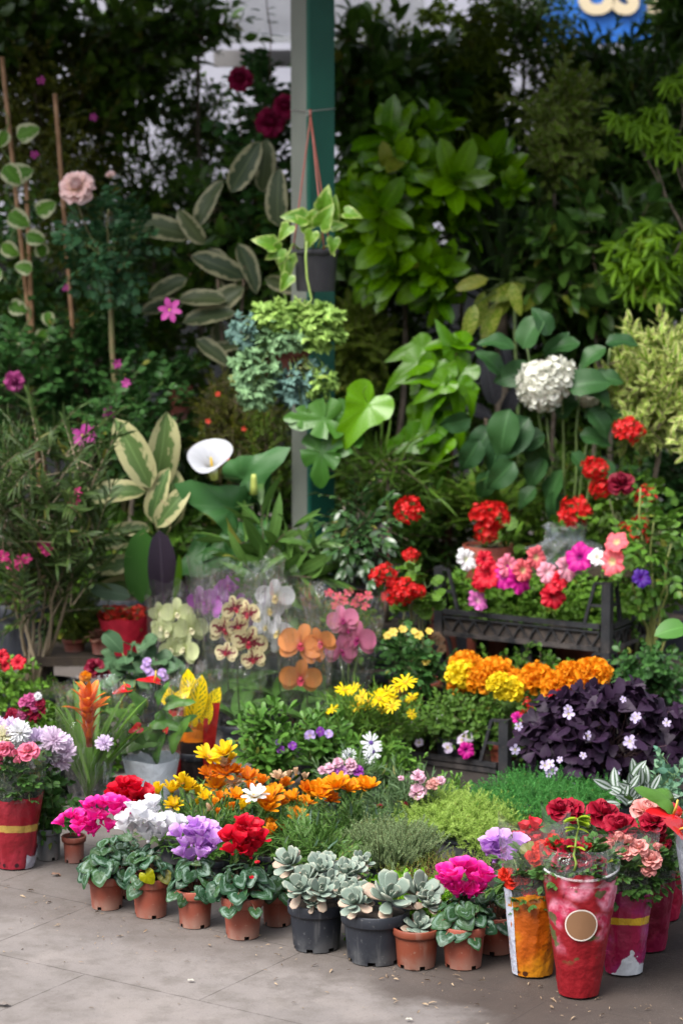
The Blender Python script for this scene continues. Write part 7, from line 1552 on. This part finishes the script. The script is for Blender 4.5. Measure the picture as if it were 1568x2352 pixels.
t.part('round_sticker', on_cone(t, 46 * k, t.r1, 0, t.z1, -pi / 2 - .04, zc, 36 * k, 1.075), plain('sticker_tan', (.24, .125, .063), (.26, .14, .075), .4, sc=5)); t.part('sticker_ring', on_cone(t, 46 * k, t.r1, 0, t.z1, -pi / 2 - .04, zc, 38.5 * k, 1.079, ring=35.5 * k), plain('sticker_white', (.75, .68, .62), None, .4))
rose_fill(t, 1256, 1935, 1410, 2055, 170, .055, d=.03)
for (x, y, s, c, d) in [(1312, 1958, 30, DR, .01), (1288, 1985, 22, DR, .02), (1366, 1985, 25, DR, .02), (1340, 1978, 18, DR, .03), (1376, 2008, 17, DR, .03), (1275, 1945, 24, SC, -.02), (1350, 1950, 16, SC, -.01)]: fl(t, rose_m(*c), t.l(x, y, t.Y - d), s * t.k, (U(-.3, .3), -.6, .8), t.l(1332, 2080, t.Y), STEM, .0014)
mb = MB(); a = t.l(1318, 2000, t.Y - .05); b = t.l(1325, 1880, t.Y - .05); tube(mb, curve(a, b, 0, 8, .002), .0028, .0018, 6); sh = MB(); n = 7
for i in range(n): 
    q = (.45, .8, .88, .93, .96, .98, 1.0)[i]; p = np.array(a) + (np.array(b) - np.array(a)) * q; sh.inst(LEAF, xf([p] * 3, [(rng.choice([-1, 1]) + rng.normal(0, .3), U(-.7, .2), U(-.1, .5)) for _ in range(3)], U(.022, .036)))
t.part('young_shoot', mb, plain('young_stem', (.25, .36, .06), None, .5)); t.part('young_leaves', sh, [leafm('young', (.2, .34, .05), (.26, .38, .07), .45, trans=.3), STEM])
# orange wrap with white side
PO = paperm('orange_paper', (.55, .15, .004), (.6, .22, .01), .35, None, sc=9, crumple=.6)
def orange_paper():
    s = NT('orange_print_paper'); o = s.co('Object'); f = s.noise(26, o, 3, .6); n = s.noise(10, o, 3); vo = s.n('TexVoronoi'); vo.inputs['Scale'].default_value = 32; s.l(o, vo.inputs['Vector'])
    col = s.mix(s.step(n, .38, .62), (.38, .075, .003), (.5, .19, .006)); col = s.mix(s.math('MULTIPLY', s.step(vo.outputs['Distance'], .24, .17), s.step(s.noise(5, o, 1), .47, .52)), col, (.05, .012, .002))
    return s.pbr(col, .32, .5, s.bump(f, .6, .012), .2)
t = wrapped('orange-printed paper wrap with white side around red begonias', 1225, 2248, 92, 132, 2062, 1905, orange_paper(), .85, rim=.02, side=(pi * .92, .95), filmw=165)
rose_fill(t, 1165, 1965, 1262, 2060, 44, .075, leafm('begonia', (.04, .1, .035), (.07, .14, .05), .35), .04, [shoot_t(1, GERL, .8, 50, 'alt', .2, .7, .02, False), shoot_t(3, LEAFW, .5, 60, 'flat2', .2, .3, .02)])
BG = ('begonia_red', (.5, .02, .01), (.66, .03, .012), None)
for (x, y, s, d) in [(1175, 2020, 24, .02), (1205, 2015, 22, .02), (1160, 2010, 18, .02), (1245, 1955, 26, .0), (1270, 1942, 24, -.02), (1225, 1972, 20, .02), (1278, 1972, 22, .0), (1210, 2050, 14, .03), (1228, 2055, 15, .03)]: fl(t, dia(*BG[:3]), t.l(x, y, t.Y - d), s * t.k, (U(-.3, .3), -.8, .6), t.l(1210, 2080, t.Y), STEM, .0014)
# magenta wrap with pink roses
def torn_paper(key, c1, c2, band, bandz, tear):
    s = NT(key); o = s.co('Object'); f = s.noise(26, o, 3, .6); n = s.noise(11, o, 3); z = s.n('SeparateXYZ'); s.l(o, z.inputs[0])
    col = s.mix(s.step(n, .4, .62), c1, c2); zz = s.math('ADD', z.outputs[2], s.math('MULTIPLY', s.math('SUBTRACT', n, .5), .02))
    col = s.mix(s.math('MULTIPLY', s.step(zz, bandz - .008, bandz - .007), s.step(zz, bandz + .01, bandz + .009)), col, band)
    vo = s.n('TexVoronoi'); vo.inputs['Scale'].default_value = 26; s.l(o, vo.inputs['Vector']); col = s.mix(s.math('MULTIPLY', s.step(vo.outputs['Distance'], .2, .14), s.step(n, .5, .55)), col, (.03, .004, .01))
    if tear: 
        q = s.math('ADD', s.math('ADD', z.outputs[2], s.math('MULTIPLY', s.math('ABSOLUTE', s.math('ADD', z.outputs[0], -.012)), 1.4)), s.math('MULTIPLY', s.math('SUBTRACT', s.noise(60, o, 3), .5), .05)); col = s.mix(s.step(q, .062, .058), col, (.55, .58, .62))
    return s.pbr(col, .34, .5, s.bump(f, .5, .012), .2)
t = wrapped('magenta paper wrap with gold band and torn white foot, salmon pink roses', 1436, 2244, 84, 128, 2050, 1930, torn_paper('magenta_print_paper', (.26, .005, .045), (.28, .02, .13), (.55, .34, .02), P(1436, 2118, G(1436, 2244).y).z, True), .85)
rose_fill(t, 1380, 1950, 1500, 2050, 80, .07, d=.045)
for (x, y, s, b) in [(1395, 1945, 22, 1), (1418, 1930, 22, 1), (1438, 1935, 22, 1), (1432, 1960, 19, 0), (1466, 1948, 22, 0), (1494, 1975, 23, 0), (1510, 1950, 17, 1), (1385, 1972, 17, 0), (1488, 2000, 16, 0)]: fl(t, (bud_m if b else rose_m)(SPK[0], SPK[1], SPK[2]), t.l(x, y, t.Y - .05), s * t.k, (U(-.3, .3), -.5, .9), t.l(1440, 2060, t.Y), STEM, .0014, 'bud' if b else 'flower')
# roses behind them
def backrose(label, px, pyb, x0, y0, x1, y1, fls, mat, wt=128, ytop=2010, yfilm=1880):
    t = wrapped(label, px, pyb, 84, wt, ytop, yfilm, mat, .85); rose_fill(t, x0, y0, x1, y1, 60, .065)
    for (x, y, s, c) in fls: fl(t, (bud_m if c == 'b' else rose_m)(*((SPK[:3] if c == 'b' else SPK) if c in 'pb' else DR if c == 'd' else SC)), t.l(x, y, t.Y - U(.02, .06)), s * t.k, (U(-.3, .3), -.45, .9), t.l(px, y1, t.Y), STEM, .0014)
DRP = paperm('dark_red_paper', (.17, .004, .012), (.22, .007, .02), .35, None, crumple=.5)
backrose('dark red wrap whose velvet roses stand tallest over the dark green carpet', 1330, 2150, 1265, 1870, 1445, 1990, [(1305, 1865, 34, 'd'), (1285, 1862, 28, 'd'), (1382, 1870, 36, 'd'), (1360, 1935, 24, 'd'), (1330, 1945, 26, 'd'), (1390, 1915, 20, 'd')], DRP, 150, 1990, 1880)
backrose('dark red wrap in shadow right behind the magenta one', 1490, 2190, 1410, 1890, 1560, 2020, [(1425, 1905, 38, 'd'), (1405, 1892, 24, 'd'), (1480, 1935, 34, 'd'), (1512, 1935, 26, 'd'), (1500, 1890, 30, 'd')], paperm('wine_paper', (.2, .006, .03), (.26, .008, .05), .35), 120, 2030, 1930)
backrose('salmon roses behind the red anthurium spathes', 1520, 2120, 1440, 1850, 1580, 1990, [(1482, 1865, 32, 'p'), (1525, 1875, 34, 'p'), (1525, 1910, 24, 'p'), (1540, 1900, 26, 'd'), (1500, 1930, 14, 'b')], paperm('crimson_wrap', (.3, .006, .03), (.36, .012, .05), .35), 120, 2000, 1900)
# white-wrapped anthurium at the edge
t = wrapped('white-wrapped red anthurium cut by the photo edge beside the roses', 1632, 2235, 84, 160, 1945, 1880, PW2, .85, name='anthurium', cat='plant', group=None, rim=.06)
alv(t, [(1535, 1835, 150, 90), (1600, 1880, 100, 90), (1600, 1900, 80, 80), (1600, 1870, 60, 80)], t.Y, (0, 0, .07))
anth(t, 1545, 1870, t.Y - .04, 165, 68, (.1, -.5, 1), (0, 0, .07), -.2); anth(t, 1560, 1905, t.Y - .08, 140, 54, (.5, -.6, .5), (0, 0, .07), -.5); anth(t, 1610, 1830, t.Y, 40, 60, (0, -.5, 1), (0, 0, .07))

# left edge
def gold_band_paper():
    return torn_paper('red_gold_paper', (.22, .005, .014), (.28, .014, .03), (.42, .27, .06), P(40, 1905, G(40, 2000).y).z, False)
t = wrapped('red paper wrap with gold band at the photo edge, small pink roses', 30, 2000, 84, 138, 1835, 1720, gold_band_paper(), .85, filmw=165)
rose_fill(t, -40, 1720, 105, 1835, 70, .065)
for (x, y, s, b) in [(66, 1728, 24, 0), (30, 1735, 18, 1), (45, 1750, 18, 1), (8, 1722, 20, 0), (20, 1718, 18, 1), (0, 1765, 16, 1), (-15, 1730, 22, 0), (-2, 1748, 18, 1)]: fl(t, (bud_m if b else rose_m)('sugar_pink', (.75, .3, .3), (.82, .22, .34)), t.l(x, y, t.Y - .06), s * t.k, (U(-.3, .3), -.5, .9), t.l(30, 1840, t.Y), STEM, .0014, 'bud' if b else 'flower')
mb = MB(); cone(mb, 42 * t.k * 1.05, 54 * t.k, .002, .05, rows=4, rim=.2, flat=.85, open_=3.6, a0=-.9); t.part('white_lining', mb, PW2)
g_ = G(108, 1978); k = mpp(g_.y, .1)
t = Thing('chrysanthemum', 'white and lilac chrysanthemums in a grey plastic pot', 'plant', (g_.x, g_.y + 28 * k, 0)); t.pot(33 * k, 74 * k, GREYP, 27 * k, .2, 4); Y = t.loc.y
mound(t, np.array(t.l(100, 1830, Y)), (.07, .06, .09), leafm('mum', (.03, .09, .03), (.05, .13, .045), .4), [shoot_t(6, leaf_t(.55, OV, 4, 4, .15, .4, .12, 3), .45, 58, 'spiral', .2, .2)], 60, .085, up=.5)
mb = MB()
for x in (-.05, -.02, .01, .03, .0): tube(mb, curve((x * .3, 0, 74 * k), np.array(t.l(85, 1750, Y)) + [x, U(-.03, .03), 0], 0, 6, .003), .0028, .002, 5)
t.part('stems', mb, STEM)
CM = {'w': ('mum_white', (.75, .72, .5), (.82, .82, .84)), 'l': ('mum_lilac', (.62, .4, .64), (.76, .64, .82)), 'p': ('mum_pale', (.75, .5, .7), (.8, .66, .8)), 'y': ('mum_yellow', (.8, .6, .05), (.82, .8, .6))}
for (x, y, s, c) in [(28, 1672, 26, 'l'), (45, 1682, 28, 'w'), (70, 1745, 24, 'w'), (120, 1735, 22, 'w'), (10, 1690, 28, 'y'), (0, 1705, 26, 'y'), (85, 1700, 30, 'l'), (60, 1720, 26, 'w'), (105, 1720, 28, 'w'), (125, 1700, 30, 'p'), (135, 1745, 32, 'p'), (80, 1728, 26, 'p'), (35, 1712, 24, 'w'), (145, 1705, 22, 'l'), (112, 1690, 24, 'l'), (95, 1738, 22, 'w'), (240, 1707, 20, 'l'), (-5, 1670, 24, 'l'), (155, 1725, 22, 'p')]:
    fl(t, chry_m(*CM[c]), t.l(x, y, Y - U(0, .06)), s * k, (U(-.4, .4), -.65, .7), t.l(100 + (x - 100) * .3, 1830, Y), STEM, .0013, 'flower')

# ------------------------------------------------------------------ dry leaves and sweepings on the paving
ST = plain('straw', (.36, .27, .17), (.16, .1, .06), .8, sc=30); mb = MB()
n = 420; u = U(-1.3, 1.1, n) - 2.7; v = 4.5 - np.abs(rng.normal(0, .2, n)) + .1; a = U(0, 6.28, n); p = np.array([tuple(DP(u[i], v[i], .003)) for i in range(n)]); ln = U(.004, .02, n) * (U(0, 1, n) ** 1.2 + .3)
mb.inst(leaf_t(.22, LAN, 3, 2, .5, .8), xf(p, np.stack([np.cos(a), np.sin(a), U(0, .3, n)], 1), np.stack([ln, ln, ln], 1), None, U(-1, 1, n)))
o = bpy.data.objects.new('litter', mb.mesh('litter', ST)); COL.objects.link(o); o['kind'] = 'stuff'
mb = MB(); n = 60; u = U(-1.3, 1.1, n) - 2.7; v = U(3.9, 4.5, n); a = U(0, 6.28, n); p = np.array([tuple(DP(u[i], v[i], .002)) for i in range(n)])
mb.inst(leaf_t(.7, RND, 3, 2, .4, .6), xf(p, np.stack([np.cos(a), np.sin(a), .1 + 0 * a], 1), U(.003, .008, n), None, U(-.6, .6, n)))
o = bpy.data.objects.new('crumbs', mb.mesh('crumbs', plain('soil_crumb', (.07, .05, .035), (.2, .16, .12), .9, sc=50))); COL.objects.link(o); o['kind'] = 'stuff'
for (lab, x, y, s, a, c) in [('curled brown dead leaf beside the red-wrapped roses', 118, 2012, .032, .4, 0), ('pale torn scrap of paper in the middle of the bare paving', 430, 2256, .018, .1, 1), ('small cream petal scrap at the very front of the paving', 930, 2345, .018, -.2, 1), ('grey curled leaf scrap at the front corner of the paving', 25, 2313, .035, 2.8, 2)]:
    t = Thing('dead_leaf' if c == 0 or c == 2 else 'paper_scrap', lab, 'leaf' if c != 1 else 'scrap', tuple(G(x, y) + Vector((0, 0, .004))))
    mb = MB(); mb.inst(leaf_t(.5, OV, 6, 4, .35, .9 if c == 0 else .35, .12, 2), xf([(0, 0, 0)], [(cos(a), sin(a) * .6, .12)], s)); t.part('blade', mb, [plain('dead_brown', (.16, .09, .06), (.25, .16, .11), .8), plain('scrap_white', (.42, .39, .33), None, .8), plain('scrap_grey', (.12, .1, .09), (.2, .17, .15), .9)][c])
# leafy pot plants filling the middle of the display
for (lab, bx, Y, lm, sh, n, sz) in [
    ('dark leafy pot plant behind the bromeliad sleeve', (90, 1600, 300, 1790), 7.0, L_MID, SH_ROSE, 150, .09),
    ('broad-leaved pot plant in the shade between bromeliad and chrysanthemums', (120, 1760, 250, 1900), 6.75, L_ROSE, SH_BROAD, 70, .11),
    ('dark leafy pot plant filling the gap behind the orchid pots', (480, 1560, 700, 1720), 7.6, L_DARK2, SH_BROAD, 90, .12),
    ('dark leafy pot plant between the orchids and the yellow daisies', (640, 1620, 880, 1720), 7.5, L_DARK2, SH_ROSE, 150, .09),
    ('low green pot plant in shade under the petunia crate', (1030, 1500, 1360, 1640), 7.45, L_DARK2, SH_PET, 140, .09),
    ('leafy green plant beside the corner of the lower crate', (1400, 1480, 1560, 1610), 7.35, L_ROSE, SH_PET, 90, .1),
    ('green filler plant between marigolds and the small crate', (880, 1600, 1220, 1700), 7.05, MGL, SH_PET, 220, .075),
    ('leafy plant between the thyme and the gazania pots', (700, 1940, 860, 2040), 5.6, GZ, SH_FEATH, 110, .06)]:
    hedge('foliage_plant', lab, 'plant', bx, Y, lm, sh, n, sz, potr=.07, ph=.09, depth=.08, trunk=False, K=10, spread=.4)
